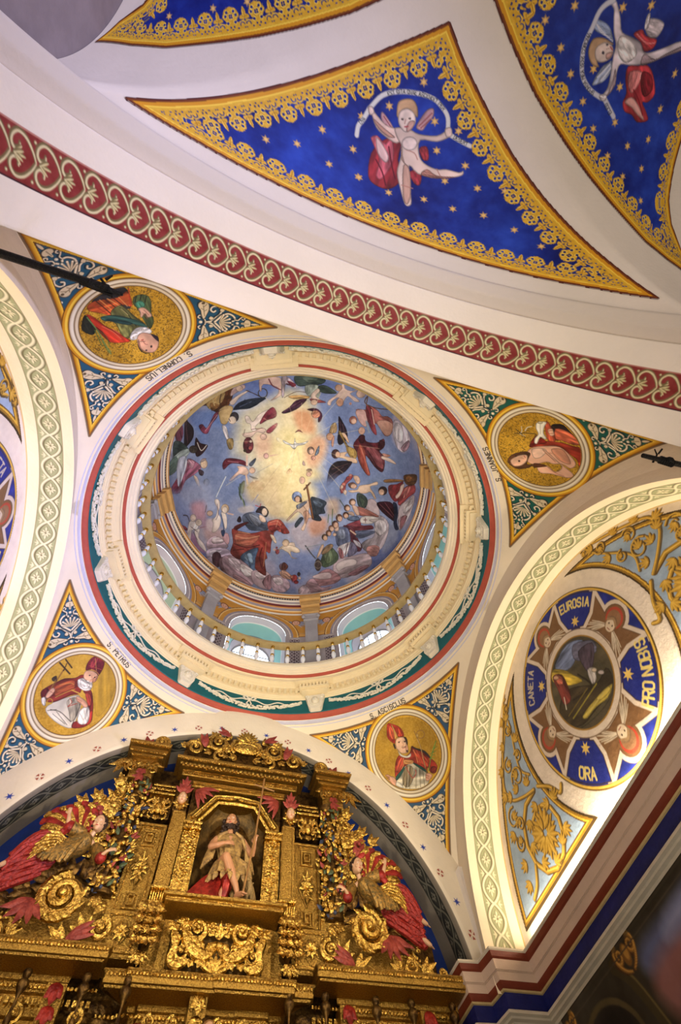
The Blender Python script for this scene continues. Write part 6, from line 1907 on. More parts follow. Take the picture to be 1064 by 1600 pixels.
# balustrade
bal = empty('balustrade', label='round white and gilt balustrade on the ledge inside the dome ring', cat='balustrade')
mb = MB(); mb.lathe([(2.49, 7.735), (2.485, 7.755), (2.49, 7.80), (2.52, 7.815), (2.60, 7.815), (2.63, 7.80), (2.635, 7.755), (2.63, 7.735), (2.49, 7.735)], 128, cap=False); mb.obj('rail', 'ochre', bal)
MB().lathe([(2.53, 7.19), (2.53, 7.215), (2.61, 7.215), (2.61, 7.19)], 128, cap=False).obj('plinth', 'plaster', bal)
w0 = MB().lathe([(.030, 7.215), (.030, 7.245), (.020, 7.26), (.026, 7.29), (.042, 7.345), (.045, 7.38), (.034, 7.43), (.022, 7.46)], 10).lathe([(.020, 7.49), (.030, 7.52), (.036, 7.57), (.028, 7.63), (.020, 7.66)], 10)
baluster = w0.obj('baluster', 'white', bal)
bands = [MB().lathe([(.022, 7.455), (.034, 7.462), (.036, 7.475), (.034, 7.488), (.022, 7.495)], 10).obj('gilt_band', 'gold', baluster),
         MB().lathe([(.020, 7.655), (.034, 7.665), (.034, 7.68), (.024, 7.69), (.034, 7.71), (.036, 7.738)], 10).obj('gilt_band', 'gold', baluster)]
for k in range(56):
    a = 2 * pi * k / 56 + .03
    o = baluster if k == 0 else baluster.copy()
    if k:
        COL.objects.link(o); o.parent = bal
        for band in bands: c = band.copy(); COL.objects.link(c); c.parent = o
    o.location = (2.57 * cos(a), 2.57 * sin(a), 0)
# ------------------------------------------------------------------ side cornices and piers
def plan(sg):
    P = [(WX, -3.05), (WX, 2.54), (2.90, 2.54), (2.87, 2.78), (2.66, 2.79), (2.66, 3.47)]
    return [(sg * x, y) for x, y in P]
for side, sg in (('right', 1), ('left', -1)):
    def sw(name, prof, m):
        struct(MB().sweep(plan(sg), [(o * sg, z) for o, z in prof]).obj(name, m, angle=25))
    n0 = 30 if sg > 0 else 50
    sw('trim_%d' % n0, [(-.05, 3.10), (.05, 3.085), (.115, 3.075), (.12, 3.055), (.11, 3.045)], 'plaster_grey')
    sw('trim_%d' % (n0 + 1), [(.11, 3.045), (.108, 3.03), (.10, 3.0), (.085, 2.985)], 'darkred')
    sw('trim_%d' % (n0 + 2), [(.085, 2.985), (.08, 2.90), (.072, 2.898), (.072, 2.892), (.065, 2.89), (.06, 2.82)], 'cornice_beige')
    sw('trim_%d' % (n0 + 3), [(.06, 2.82), (.055, 2.80), (.045, 2.775), (.035, 2.765)], 'darkred')
    sw('trim_%d' % (n0 + 4), [(.035, 2.765), (.03, 2.75), (.015, 2.745)], 'ochre')
    sw('trim_%d' % (n0 + 5), [(.015, 2.745), (.012, 2.60)], 'darkblue')
    sw('trim_%d' % (n0 + 6), [(.012, 2.61), (.05, 2.60), (.085, 2.58), (.09, 2.555), (.06, 2.545), (.055, 2.53), (.02, 2.52), (.012, 2.50)], 'plaster_grey')
    # ledge above the cornice and pier shafts below it
    mb = MB(); mb.box((sg * 3.29, 2.96, .45), (.78, .84, 4.3)); mb.box((sg * 3.06, 3.13, .45), (.80, .68, 4.3)); struct(mb.obj('trim_%d' % (n0 + 7), 'plaster_grey', smooth=False))
    mb = MB(); mb.box((sg * 3.2, -3.4, .75), (.75, .8, 4.7)); struct(mb.obj('trim_%d' % (n0 + 8), 'plaster_white', smooth=False))
    # wall masses behind the faces, above the cornice
    mb = MB(); mb.box((sg * 3.45, 3.2, 3.6), (.9, .7, 1.2)); struct(mb.obj('trim_%d' % (n0 + 9), 'plaster_white', smooth=False))

# mural below the right-hand cornice
def mural(sg):
    cv = Cv(-2.6, 2.4, .9, 2.51, .011, (46, 40, 26)); X, Y = cv.X, cv.Y
    n = fbm(X * 2, Y * 2, 71)[..., None]; cv.c = cv.c + (n - .5) * 40
    B = lambda P, c, s_=6: cv.poly(P, rgb(c), .9, True, soft=s_)
    B([(-.6, 2.38), (.55, 2.37), (1.0, 2.36), (1.10, 2.24), (.9, 2.12), (.2, 2.1), (-.6, 2.0)], '5c6488', 5); B([(-.5, 2.12), (.3, 2.20), (.85, 2.22), (1.08, 2.12), (1.0, 1.9), (.7, 1.5), (-.6, 1.4)], '94625c', 6)
    B([(.2, 2.34), (.6, 2.34), (.7, 2.24), (.3, 2.24)], '8c90ac', 5)
    B([(1.45, 2.10), (1.6, 2.26), (1.85, 2.30), (2.1, 2.2), (2.2, 1.9), (2.2, .9), (1.4, .9)], '17120c')
    cv.line([(1.36, .9), (1.38, 1.9), (1.5, 2.2), (1.78, 2.33), (2.08, 2.28), (2.24, 2.1), (2.28, 1.8), (2.28, .9)], .045, (92, 78, 44), .8, True)
    cv.line([(1.42, 2.42), (1.28, 2.25), (1.16, 1.9), (1.1, 1.4), (1.1, .9)], .10, (64, 54, 28), .9, True); cv.line([(1.38, 2.42), (1.24, 2.25), (1.12, 1.9)], .02, (120, 104, 60), .7, True)
    for x0 in ():
        for p in range(5):
            a = -1.9 + p * .4; cv.line([(x0, 2.40), (x0 + .16 * cos(a), 2.38 + .2 * sin(a)), (x0 + .22 * cos(a + .7), 2.36 + .26 * sin(a + .3))], .045, (150, 104, 40), .9, True, taper=(.5, 1, .3))
            cv.line([(x0, 2.40), (x0 + .15 * cos(a), 2.38 + .19 * sin(a))], .012, (214, 160, 74), .9)
        cv.ell((x0, 2.42), .07, .05, (170, 118, 44)); cv.ell((x0 - .01, 2.425), .035, .02, (226, 176, 90))
    for x0, y0, sc in ((2.34, 2.40, .8), (1.20, 2.40, .9), (-1.9, 2.36, .9)):
        for cc, w_, o in (((70, 46, 20), .05, .012), ((142, 98, 38), .034, 0), ((206, 154, 72), .010, -.004)):
            for q in (1, -1):
                cv.spiral((x0 + q * .11 * sc + o, y0 + .03 - o), .075 * sc, pi / 2, 1.4, w_, cc, -q, .2); cv.line([(x0 + q * .02 + o, y0 - .12 * sc), (x0 + q * .10 * sc + o, y0 - .07), (x0 + q * .17 * sc + o, y0 + .02), (x0 + q * .15 * sc + o, y0 + .12 * sc)], w_, cc, 1, True, taper=(.5, 1, .4))
        cv.ell((x0, y0), .06 * sc, .085 * sc, (120, 82, 34)); cv.ell((x0 - .01, y0 + .01), .035 * sc, .055 * sc, (176, 128, 56))
    for y in (2.49, 2.43): cv.line([(-2.6, y), (2.4, y)], .012, (70, 60, 46))
    cv.noise(10, 7, 72)
    o = sheet('mural', cv, lambda X, Y: (np.full_like(X, sg * (WX - .004)), X, Y), M['fresco'])
    tag(o, 'dark mural of arches and clouds under the %s-hand side cornice' % ('right' if sg > 0 else 'left'), 'painting')
mural(1)

# iron bars let into the piers
bar = MB()
P = [(-3.0, -2.82, 3.62), (-2.5, -2.815, 3.6), (-2.02, -2.81, 3.585)]
bar.tube(P, [.030, .028, .026], 8)
root = empty('iron_bar', (-3.0, -2.82, 3.62), label='long black iron tie bar crossing the S. CORNELIUS corner', cat='iron bar', group='iron bars')
def sub(mb, name, m, par, loc):
    o = mb.obj(name, m, par); o.location = (-loc[0], -loc[1], -loc[2]); return o
sub(bar, 'rod', 'black', root, (-3.0, -2.82, 3.62))
mb = MB(); mb.tube([(-2.14, -2.81, 3.58), (-2.05, -2.80, 3.60), (-1.93, -2.80, 3.60)], [.034, .03, .008], 6); mb.tube([(-2.08, -2.86, 3.59), (-2.02, -2.80, 3.60), (-2.0, -2.76, 3.61)], [.008, .012, .006], 6); mb.tube([(-2.05, -2.86, 3.60), (-2.01, -2.90, 3.60)], [.012, .006], 5); mb.tube([(-2.2, -2.79, 3.58), (-2.0, -2.775, 3.59)], .012, 5)
sub(mb, 'hook', 'black', root, (-3.0, -2.82, 3.62))
root = empty('iron_bar', (3.0, -2.83, 3.75), label='short black iron bar with wire-bound end below the S. JOANNES corner', cat='iron bar', group='iron bars')
mb = MB(); mb.tube([(2.98, -2.86, 3.76), (2.62, -2.835, 3.75), (2.34, -2.82, 3.75)], [.026, .024, .020], 8); sub(mb, 'rod', 'black', root, (3.0, -2.83, 3.75))
mb = MB()
for i in range(7): mb.ell((2.52 + .02 * i, -2.83, 3.755), (.012, .036, .036), 8, 6)
mb.tube([(2.46, -2.79, 3.75), (2.48, -2.86, 3.77), (2.44, -2.90, 3.78)], [.010, .005], 5); mb.tube([(2.47, -2.87, 3.75), (2.49, -2.92, 3.76)], .008, 5); mb.ell((2.60, -2.85, 3.75), (.04, .03, .03)); sub(mb, 'wire_binding', 'black', root, (3.0, -2.83, 3.75))
# ------------------------------------------------------------------ the gilded altarpiece
ALT = empty('altarpiece', (0, 0, 0), label='huge carved and gilded altarpiece filling the arch, with niche, pilasters and scrolled cresting', cat='altarpiece')

def beads(mb, p, q, r, gap=2.3, sq=1.0):
    p, q = Vector(p), Vector(q); n = max(2, int((q - p).length / (r * gap)))
    for i in range(n): mb.ell(p.lerp(q, (i + .5) / n), (r, r * .8, r * sq), 6, 4)
def leaf3(mb, p, d, L, w, y=0.0, curl=.3, n=3, spread=.5, flat=.45):
    """fan of fleshy lobes from p, pointing along d (x, z), curling toward the viewer"""
    d = Vector((d[0], 0, d[1])).normalized(); s = Vector((-d.z, 0, d.x)); p = Vector(p)
    for k in range(n):
        t = (k - (n - 1) / 2) / max(1, (n - 1) / 2) if n > 1 else 0
        l = L * (1 - .28 * abs(t)); dd = (d + s * t * spread).normalized()
        P = [p, p + dd * l * .35 + Vector((0, -.12 * l, 0)), p + dd * l * .7 + Vector((0, -.16 * l, 0)) + s * t * .08 * l, p + dd * l + Vector((0, -curl * l, 0)) + s * t * .22 * l]
        P = [Vector(q) for q in [P[0], P[0].lerp(P[1], .5), P[1], P[1].lerp(P[2], .5), P[2], P[2].lerp(P[3], .5), P[3]]]
        mb.tube(P, [w * .35, w * .75, w, w * .95, w * .75, w * .45, w * .12], 7, flat=flat, up=(0, 1, 0))
def volute(mb, c, R, a0, turns, w, hand=1, bulge=.05, r1=.1, n=7):
    P = []; W = []
    N = int(14 * turns) + 4
    for i in range(N):
        t = i / (N - 1); r = R * ((1 - t) ** 1.15 * (1 - r1) + r1); a = a0 + hand * 2 * pi * turns * t
        P.append((c[0] + r * cos(a), c[1] - bulge * t, c[2] + r * sin(a))); W.append(w * (1 - .62 * t))
    mb.tube(P, W, n, flat=.8, up=(0, 1, 0)); mb.ell((c[0], c[1] - bulge, c[2]), w * .7, 8, 6)
def rosette(mb, c, R, n=8, w=None):
    for k in range(n):
        a = 2 * pi * k / n + .2
        leaf3(mb, c, (cos(a), sin(a)), R, w or R * .28, n=1, curl=.1)
    mb.ell((c[0], c[1] - R * .15, c[2]), R * .2, 8, 6)
def frame(mb, x0, x1, z0, z1, y, w, d):
    mb.box(((x0 + x1) / 2, y - d / 2, z0 + w / 2), (x1 - x0, d, w), bev=w * .3); mb.box(((x0 + x1) / 2, y - d / 2, z1 - w / 2), (x1 - x0, d, w), bev=w * .3)
    mb.box((x0 + w / 2, y - d / 2, (z0 + z1) / 2), (w, d, z1 - z0 - 2 * w), bev=w * .3); mb.box((x1 - w / 2, y - d / 2, (z0 + z1) / 2), (w, d, z1 - z0 - 2 * w), bev=w * .3)
def face(name, par, c, s, skin='skinpale', hair='hair', turn=0.0, tilt=0.0, wig=True, hm=None):
    """head about s high: skull, brow, nose, lips, eyes; looks toward -y"""
    T = Matrix.Translation(c) @ Matrix.Rotation(turn, 4, 'Z') @ Matrix.Rotation(tilt, 4, 'X')
    mb = MB(); u = s / 2
    mb.ell((0, 0, 0), (.72 * u, .82 * u, 1.0 * u), 16, 12, T); mb.ell((0, -.25 * u, -.45 * u), (.50 * u, .55 * u, .52 * u), 12, 9, T); mb.ell((0, -.55 * u, -.80 * u), (.20 * u, .20 * u, .17 * u), 8, 6, T)
    mb.tube([(0, -.74 * u, .18 * u), (0, -.92 * u, -.12 * u), (0, -.86 * u, -.22 * u)], [.07 * u, .12 * u, .10 * u], 7, T)
    for q in (1, -1):
        mb.ell((q * .40 * u, -.58 * u, -.25 * u), (.22 * u, .20 * u, .2 * u), 8, 6, T); mb.tube([(q * .12 * u, -.80 * u, .24 * u), (q * .35 * u, -.76 * u, .30 * u), (q * .52 * u, -.58 * u, .2 * u)], .06 * u, 5, T); mb.ell((q * .74 * u, .02 * u, -.05 * u), (.08 * u, .14 * u, .2 * u), 8, 6, T)
    o = mb.obj(name, skin, par)
    rm = o.modifiers.new('remesh', 'REMESH'); rm.mode = 'VOXEL'; rm.voxel_size = max(.003, s * .028); rm.use_smooth_shade = True
    me_ = MB()
    for q in (1, -1): me_.ell((q * .28 * u, -.74 * u, .10 * u), (.11 * u, .055 * u, .05 * u), 8, 6, T)
    me_.obj('eyes', 'eye', o)
    pu = MB()
    for q in (1, -1): pu.ell((q * .28 * u, -.795 * u, .10 * u), (.045 * u, .02 * u, .045 * u), 8, 6, T); pu.tube([(q * .14 * u, -.84 * u, .30 * u), (q * .32 * u, -.82 * u, .35 * u), (q * .48 * u, -.68 * u, .27 * u)], .016 * u, 5, T)
    pu.obj('brows', 'hair', o)
    ml = MB(); ml.tube([(-.17 * u, -.76 * u, -.47 * u), (0, -.84 * u, -.44 * u), (.17 * u, -.76 * u, -.47 * u)], [.03 * u, .07 * u, .03 * u], 6, T); ml.obj('lips', 'lips', o)
    if wig:
        mh = MB(); rnd = random.Random(int(abs(c[0]) * 100) + 3)
        mh.ell((0, .22 * u, .22 * u), (.84 * u, .80 * u, .92 * u), 12, 9, T)
        for k in range(34):
            a = rnd.uniform(-.5, pi + .5); e = rnd.uniform(-.7, 1.1); R_ = .88 * u
            mh.ell((R_ * cos(a) * cos(e), .2 * u + R_ * sin(a) * cos(e) * .9, R_ * sin(e)), (.18 * u, .18 * u, .15 * u), 7, 5, T)
        mh.obj('hair', hm or hair, o)
    return o

# board, predella and body down to the floor
mb = MB(); mb.box((0, 3.36, 1.0), (5.2, .10, 5.2)); mb.box((0, 3.30, 4.45), (3.2, .10, 1.7)); mb.obj('backboard', 'golddark', ALT, False)
mb = MB(); mb.box((0, 3.1, .35), (5.0, .5, 3.9), bev=.02); mb.box((0, 2.9, -1.1), (5.0, .9, 1.0), bev=.03); mb.obj('base', 'golddark', ALT, False)

# ---- central niche
Y0 = 3.02
mb = MB()
for s_ in (1, -1):
    mb.prism([(s_ * .44, 3.42), (s_ * .44, 4.46), (s_ * .22, 4.74), (s_ * .22, 4.80), (s_ * .60, 4.80), (s_ * .60, 3.42)] if s_ > 0 else [(-.60, 3.42), (-.60, 4.80), (-.22, 4.80), (-.22, 4.74), (-.44, 4.46), (-.44, 3.42)], 3.30, Y0)
mb.prism([(-.23, 4.735), (-.23, 4.80), (.23, 4.80), (.23, 4.735)], 3.30, Y0)
mb.obj('niche_surround', 'goldflat', ALT, False)
mb = MB(); mb.lathe([(.46, 3.40), (.46, 4.45), (.40, 4.62), (.24, 4.76), (.02, 4.82)], 20, Matrix.Translation((0, 3.02, 0)) @ Matrix.Diagonal((1, .62, 1, 1)), 0, pi, False); mb.obj('niche', 'bronze', ALT)
# archivolt, beaded
for s_ in (1, -1):
    mb = MB()
    P = [(s_ * .46, 4.43), (s_ * .25, 4.72), (0, 4.74)]
    for o, w in ((0, .030), (.10, .026)):
        Q = [(P[0][0] + s_ * o * .8, P[0][1] + o * .45), (P[1][0] + s_ * o * .45, P[1][1] + o * .9), (0, P[2][1] + o)]
        mb.tube([(x, Y0 - .02, z) for x, z in Q], w, 6)
    for t in np.linspace(0, 1, 26):
        x = np.interp(t, [0, .6, 1], [p[0] for p in P]); z = np.interp(t, [0, .6, 1], [p[1] for p in P])
        mb.ell((x + s_ * .03, Y0 - .045, z + .05), (.024, .02, .022), 6, 4)
    mb.obj('archivolt', 'gold', ALT)
    # red winged ornament in the spandrel
    sp = MB(); sp.prism([(s_ * .24, 4.90), (s_ * .60, 4.90), (s_ * .60, 4.52)] if s_ < 0 else [(s_ * .60, 4.52), (s_ * .60, 4.90), (s_ * .24, 4.90)], Y0, Y0 - .02); so = sp.obj('spandrel', 'golddark', ALT, False)
    r = MB()
    for a, L in ((pi, .30), (pi + .35, .26), (-pi / 2 - .25, .30), (-pi / 2 - .6, .24), (-pi * .75, .16), (pi + .7, .2)):
        leaf3(r, (s_ * .56, Y0 - .03, 4.86), (s_ * -cos(a) * -1 if False else s_ * cos(a), sin(a)), L, .034, n=1, curl=.1)
    r.obj('wing_leaves', 'pink', so)
    # jamb with carved strip
    j = MB(); j.box((s_ * .505, Y0 - .03, 3.85), (.20, .08, .84), bev=.01); jo = j.obj('jamb', 'gold', ALT, False)
    r = MB()
    rnd = random.Random(5)
    for i in range(22):
        z = 3.46 + i * .038; r.ell((s_ * .505 + rnd.uniform(-.035, .035), Y0 - .075, z), (.030, .016, .020), 6, 4)
        leaf3(r, (s_ * .505, Y0 - .07, z), (rnd.choice((-1, 1)) * .8, .6), .06, .018, n=1)
    for q in (-1, 1): beads(r, (s_ * .505 + q * .08, Y0 - .07, 3.44), (s_ * .505 + q * .08, Y0 - .07, 4.27), .009, 2.2)
    r.obj('carved_strip', 'gold', jo)
    c = MB(); c.box((s_ * .515, Y0 - .05, 4.36), (.24, .13, .035), bev=.008); c.box((s_ * .515, Y0 - .04, 4.32), (.21, .11, .04), bev=.01); c.box((s_ * .515, Y0 - .05, 4.285), (.235, .12, .02), bev=.005); beads(c, (s_ * .515 - .11, Y0 - .12, 4.325), (s_ * .515 + .11, Y0 - .12, 4.325), .013); c.obj('impost', 'gold', ALT)
    # tall flat pilaster with caryatid head
    p_ = MB(); p_.box((s_ * .70, 2.98, 4.02), (.155, .12, .92), bev=.012); frame(p_, s_ * .70 - .072, s_ * .70 + .072, 3.60, 4.47, 2.92, .018, .016); po = p_.obj('pilaster', 'goldflat', ALT, False)
    r = MB()
    for q in (-1, 1): beads(r, (s_ * .70 + q * .078, 2.925, 3.60), (s_ * .70 + q * .078, 2.925, 4.46), .009, 2.1)
    r.obj('beading', 'gold', po)
    b = MB(); b.box((s_ * .70, 2.95, 3.57), (.20, .16, .03), bev=.006); b.box((s_ * .70, 2.95, 3.42), (.20, .16, .04), bev=.008)
    for i in range(7): b.tube([(s_ * .70 - .075 + i * .025, 2.90, 3.55), (s_ * .70 - .075 + i * .025, 2.865, 3.50), (s_ * .70 - .075 + i * .025, 2.90, 3.44)], .012, 6)
    b.obj('fluted_capital', 'gold', ALT)
    hd = MB(); hd.box((s_ * .715, 2.97, 4.70), (.17, .12, .46), bev=.01); ho = hd.obj('head_block', 'golddark', ALT, False)
    face('cherub_head', ho, (s_ * .715, 2.88, 4.62), .15, hair='gold', hm='gold', tilt=.3)
    r = MB()
    for a in (.5, 1.0, pi / 2, 2.14, 2.64): leaf3(r, (s_ * .715, 2.90, 4.71), (cos(a), sin(a)), .13, .032, n=1)
    leaf3(r, (s_ * .715, 2.90, 4.80), (0, 1), .13, .03, n=3, spread=.4); r.obj('red_plume', 'pink', ho)
    r = MB()
    for a in (3.4, 3.9, 4.5, 5.0, 5.6, 6.0): leaf3(r, (s_ * .715, 2.90, 4.57), (cos(a), sin(a)), .11, .028, n=1)
    leaf3(r, (s_ * .715, 2.91, 4.55), (0, -1), .10, .03, n=3); r.obj('gilt_collar', 'gold', ho)
    # acanthus bracket below
    bk = MB(); bk.prism([(s_ * .73 - .10, 3.40), (s_ * .73 - .07, 3.08), (s_ * .73, 3.0), (s_ * .73 + .07, 3.08), (s_ * .73 + .10, 3.40)][::1], 3.0, 2.82, inset=.2); bo = bk.obj('bracket', 'golddark', ALT)
    r = MB()
    for i, z in enumerate((3.38, 3.30, 3.22, 3.14)):
        for q in (-1, 0, 1): leaf3(r, (s_ * .73 + q * .055, 2.84 - .012 * (3 - i), z), (q * .5, -1), .17, .036, n=2, curl=.45, spread=.35)
    for q in (-1, 1): volute(r, (s_ * .73 + q * .08, 2.84, 3.36), .045, 1.5, 1.3, .014, q)
    leaf3(r, (s_ * .73, 2.86, 2.99), (0, -1), .14, .03, n=5, spread=1.0); beads(r, (s_ * .73 - .1, 2.86, 2.90), (s_ * .73 + .1, 2.86, 2.90), .014)
    r.obj('acanthus', 'gold', bo)
    # outer panel with diamond boss
    p_ = MB(); p_.box((s_ * .97, 3.10, 3.85), (.34, .10, 1.02), bev=.01); frame(p_, s_ * .97 - .165, s_ * .97 + .165, 3.34, 4.36, 3.05, .03, .03); frame(p_, s_ * .97 - .075, s_ * .97 + .075, 4.08, 4.26, 3.05, .018, .03); frame(p_, s_ * .97 - .04, s_ * .97 + .04, 4.12, 4.22, 3.05, .014, .045)
    frame(p_, s_ * .97 - .075, s_ * .97 + .075, 3.42, 3.58, 3.05, .018, .03); frame(p_, s_ * .97 - .035, s_ * .97 + .035, 3.45, 3.55, 3.05, .012, .045)
    for i in range(4):
        a = [(0, .21), (.10, 0), (0, -.21), (-.10, 0)]; q0, q1 = a[i], a[(i + 1) % 4]
        p_.tube([(s_ * .97 + q0[0], 3.035, 3.83 + q0[1]), (s_ * .97 + q1[0], 3.035, 3.83 + q1[1])], .011, 6)
    po = p_.obj('panel', 'goldflat', ALT, False)
    r = MB(); rosette(r, (s_ * .97, 3.03, 3.83), .10, 8, .024); leaf3(r, (s_ * .97, 3.03, 3.78), (0, -1), .14, .022, n=3); leaf3(r, (s_ * .97, 3.03, 3.88), (0, 1), .12, .02, n=3)
    for q in (-1, 1): beads(r, (s_ * .97 + q * .125, 3.045, 3.38), (s_ * .97 + q * .125, 3.045, 4.32), .010, 2.0)
    for z in (3.385, 4.315): beads(r, (s_ * .97 - .11, 3.045, z), (s_ * .97 + .11, 3.045, z), .010, 2.0)
    r.obj('beading', 'gold', po)
    # scrolled mask above the panel
    mk = MB(); mk.box((s_ * .97, 3.06, 4.62), (.30, .12, .42), bev=.01); mo = mk.obj('mask_block', 'golddark', ALT, False)
    r = MB()
    for q in (-1, 1):
        volute(r, (s_ * .97 + q * .085, 2.97, 4.56), .060, pi / 2, 1.4, .022, -q); volute(r, (s_ * .97 + q * .07, 2.98, 4.44), .05, -pi / 2, 1.3, .018, q)
        leaf3(r, (s_ * .97 + q * .03, 2.96, 4.50), (q, -.5), .11, .026, n=3); leaf3(r, (s_ * .97 + q * .03, 2.96, 4.56), (q * .8, 1), .10, .026, n=3)
    r.ell((s_ * .97, 2.95, 4.50), (.05, .04, .075), 10, 8); leaf3(r, (s_ * .97, 2.95, 4.40), (0, -1), .07, .03, n=3)
    for i in range(3): r.box((s_ * .97, 2.98, 4.70 + i * .055), (.32 - .02 * i, .10, .03), bev=.006)
    beads(r, (s_ * .97 - .14, 2.93, 4.755), (s_ * .97 + .14, 2.93, 4.755), .014)
    r.obj('scrolled_mask', 'gold', mo)
    # garlanded column
    cl = MB(); cl.lathe([(.115, 3.46), (.12, 3.50), (.09, 3.53), (.085, 3.6), (.10, 4.2), (.085, 4.74), (.11, 4.76), (.12, 4.80), (.13, 4.84)], 16, Matrix.Translation((s_ * 1.27, 2.98, 0))); co = cl.obj('column', 'golddark', ALT)
    rnd = random.Random(11); g1, g2, g3, g4 = MB(), MB(), MB(), MB()
    for i in range(230):
        z = 3.50 + 1.26 * i / 230; a = rnd.uniform(pi, 2 * pi); R_ = .115
        p = (s_ * 1.27 + R_ * cos(a) * 1.1, 2.98 + R_ * sin(a), z)
        g = rnd.choice((g1, g1, g1, g1, g1, g2, g3, g4))
        if rnd.random() < .5: g.ell(p, rnd.uniform(.016, .030) * (1.15 if g is g1 else .8), 7, 5)
        else: leaf3(g, p, (rnd.uniform(-1, 1), rnd.uniform(-.6, 1)), .085, .024, n=1, curl=.3)
    g1.obj('gilt_leaves', 'gold', co); g2.obj('red_flowers', 'pink', co); g3.obj('green_leaves', 'ggreen', co); g4.obj('blue_flowers', 'gblue', co)
    # entablature block over the column, side cornice, volute and red leaf
    e = MB(); e.box((s_ * 1.32, 3.0, 4.98), (.30, .22, .30), bev=.012); e.box((s_ * 1.31, 2.97, 5.20), (.50, .34, .07), bev=.012); e.box((s_ * 1.31, 2.94, 5.27), (.56, .40, .05), bev=.01); e.box((s_ * 1.31, 2.97, 5.14), (.42, .28, .04), bev=.008)
    eo = e.obj('entablature_block', 'goldflat', ALT, False)
    r = MB()
    beads(r, (s_ * 1.31 - .26, 2.745, 5.235), (s_ * 1.31 + .26, 2.745, 5.235), .016, 1.9); beads(r, (s_ * 1.31 - .20, 2.80, 5.165), (s_ * 1.31 + .20, 2.80, 5.165), .014, 1.9); beads(r, (s_ * 1.31 - .20, 2.83, 5.115), (s_ * 1.31 + .20, 2.83, 5.115), .012, 1.9)
    for i, a in enumerate((3.6, 4.2, 4.7, 5.2, 5.8)): leaf3(r, (s_ * 1.32, 2.88, 5.06), (cos(a), sin(a)), .13, .03, n=1)
    for q in (-1, 1): leaf3(r, (s_ * 1.32 + q * .13, 2.87, 5.08), (q * .3, -1), .22, .034, n=3); volute(r, (s_ * 1.32 + q * .15, 2.86, 4.92), .05, pi / 2, 1.2, .018, q)
    leaf3(r, (s_ * 1.56, 2.92, 5.12), (s_ * .25, -1), .34, .04, n=3, spread=.3); r.obj('gilt_carving', 'gold', eo)
    r = MB(); leaf3(r, (s_ * 1.32, 2.87, 4.95), (0, -1), .13, .035, n=3); leaf3(r, (s_ * 1.30, 2.86, 4.86), (s_ * .4, -1), .16, .03, n=3); r.obj('red_leaf', 'pink', eo)
    v = MB(); volute(v, (s_ * 1.19, 2.92, 5.46), .105, -pi / 2, 2.2, .034, -s_, .03); v.tube([(s_ * 1.05, 2.96, 5.31), (s_ * 1.15, 2.94, 5.325), (s_ * 1.26, 2.93, 5.36)], [.02, .035, .02], 7); vo = v.obj('volute', 'gold', ALT)
    r = MB(); leaf3(r, (s_ * 1.34, 2.93, 5.34), (s_ * .5, 1), .17, .05, n=3, spread=.5); leaf3(r, (s_ * 1.33, 2.90, 5.33), (s_ * 1, .35), .13, .04, n=2); r.obj('red_leaf', 'pink', vo)
    # lower diamond panel and pedestal
    p_ = MB(); p_.box((s_ * .96, 3.0, 3.13), (.40, .24, .40), bev=.012); frame(p_, s_ * .96 - .17, s_ * .96 + .17, 2.96, 3.30, 2.88, .022, .025)
    for i in range(4):
        a = [(0, .13), (.075, 0), (0, -.13), (-.075, 0)]; q0, q1 = a[i], a[(i + 1) % 4]; p_.tube([(s_ * .96 + q0[0], 2.87, 3.13 + q0[1]), (s_ * .96 + q1[0], 2.87, 3.13 + q1[1])], .010, 6)
    po = p_.obj('pedestal_panel', 'goldflat', ALT, False)
    r = MB(); rosette(r, (s_ * .96, 2.86, 3.13), .085, 8, .022)
    for q in (-1, 1): beads(r, (s_ * .96 + q * .13, 2.865, 2.99), (s_ * .96 + q * .13, 2.865, 3.27), .010, 2.0); beads(r, (s_ * .96 - .12, 2.865, 3.13 + q * .145), (s_ * .96 + .12, 2.865, 3.13 + q * .145), .010, 2.0)
    r.obj('beading', 'gold', po)

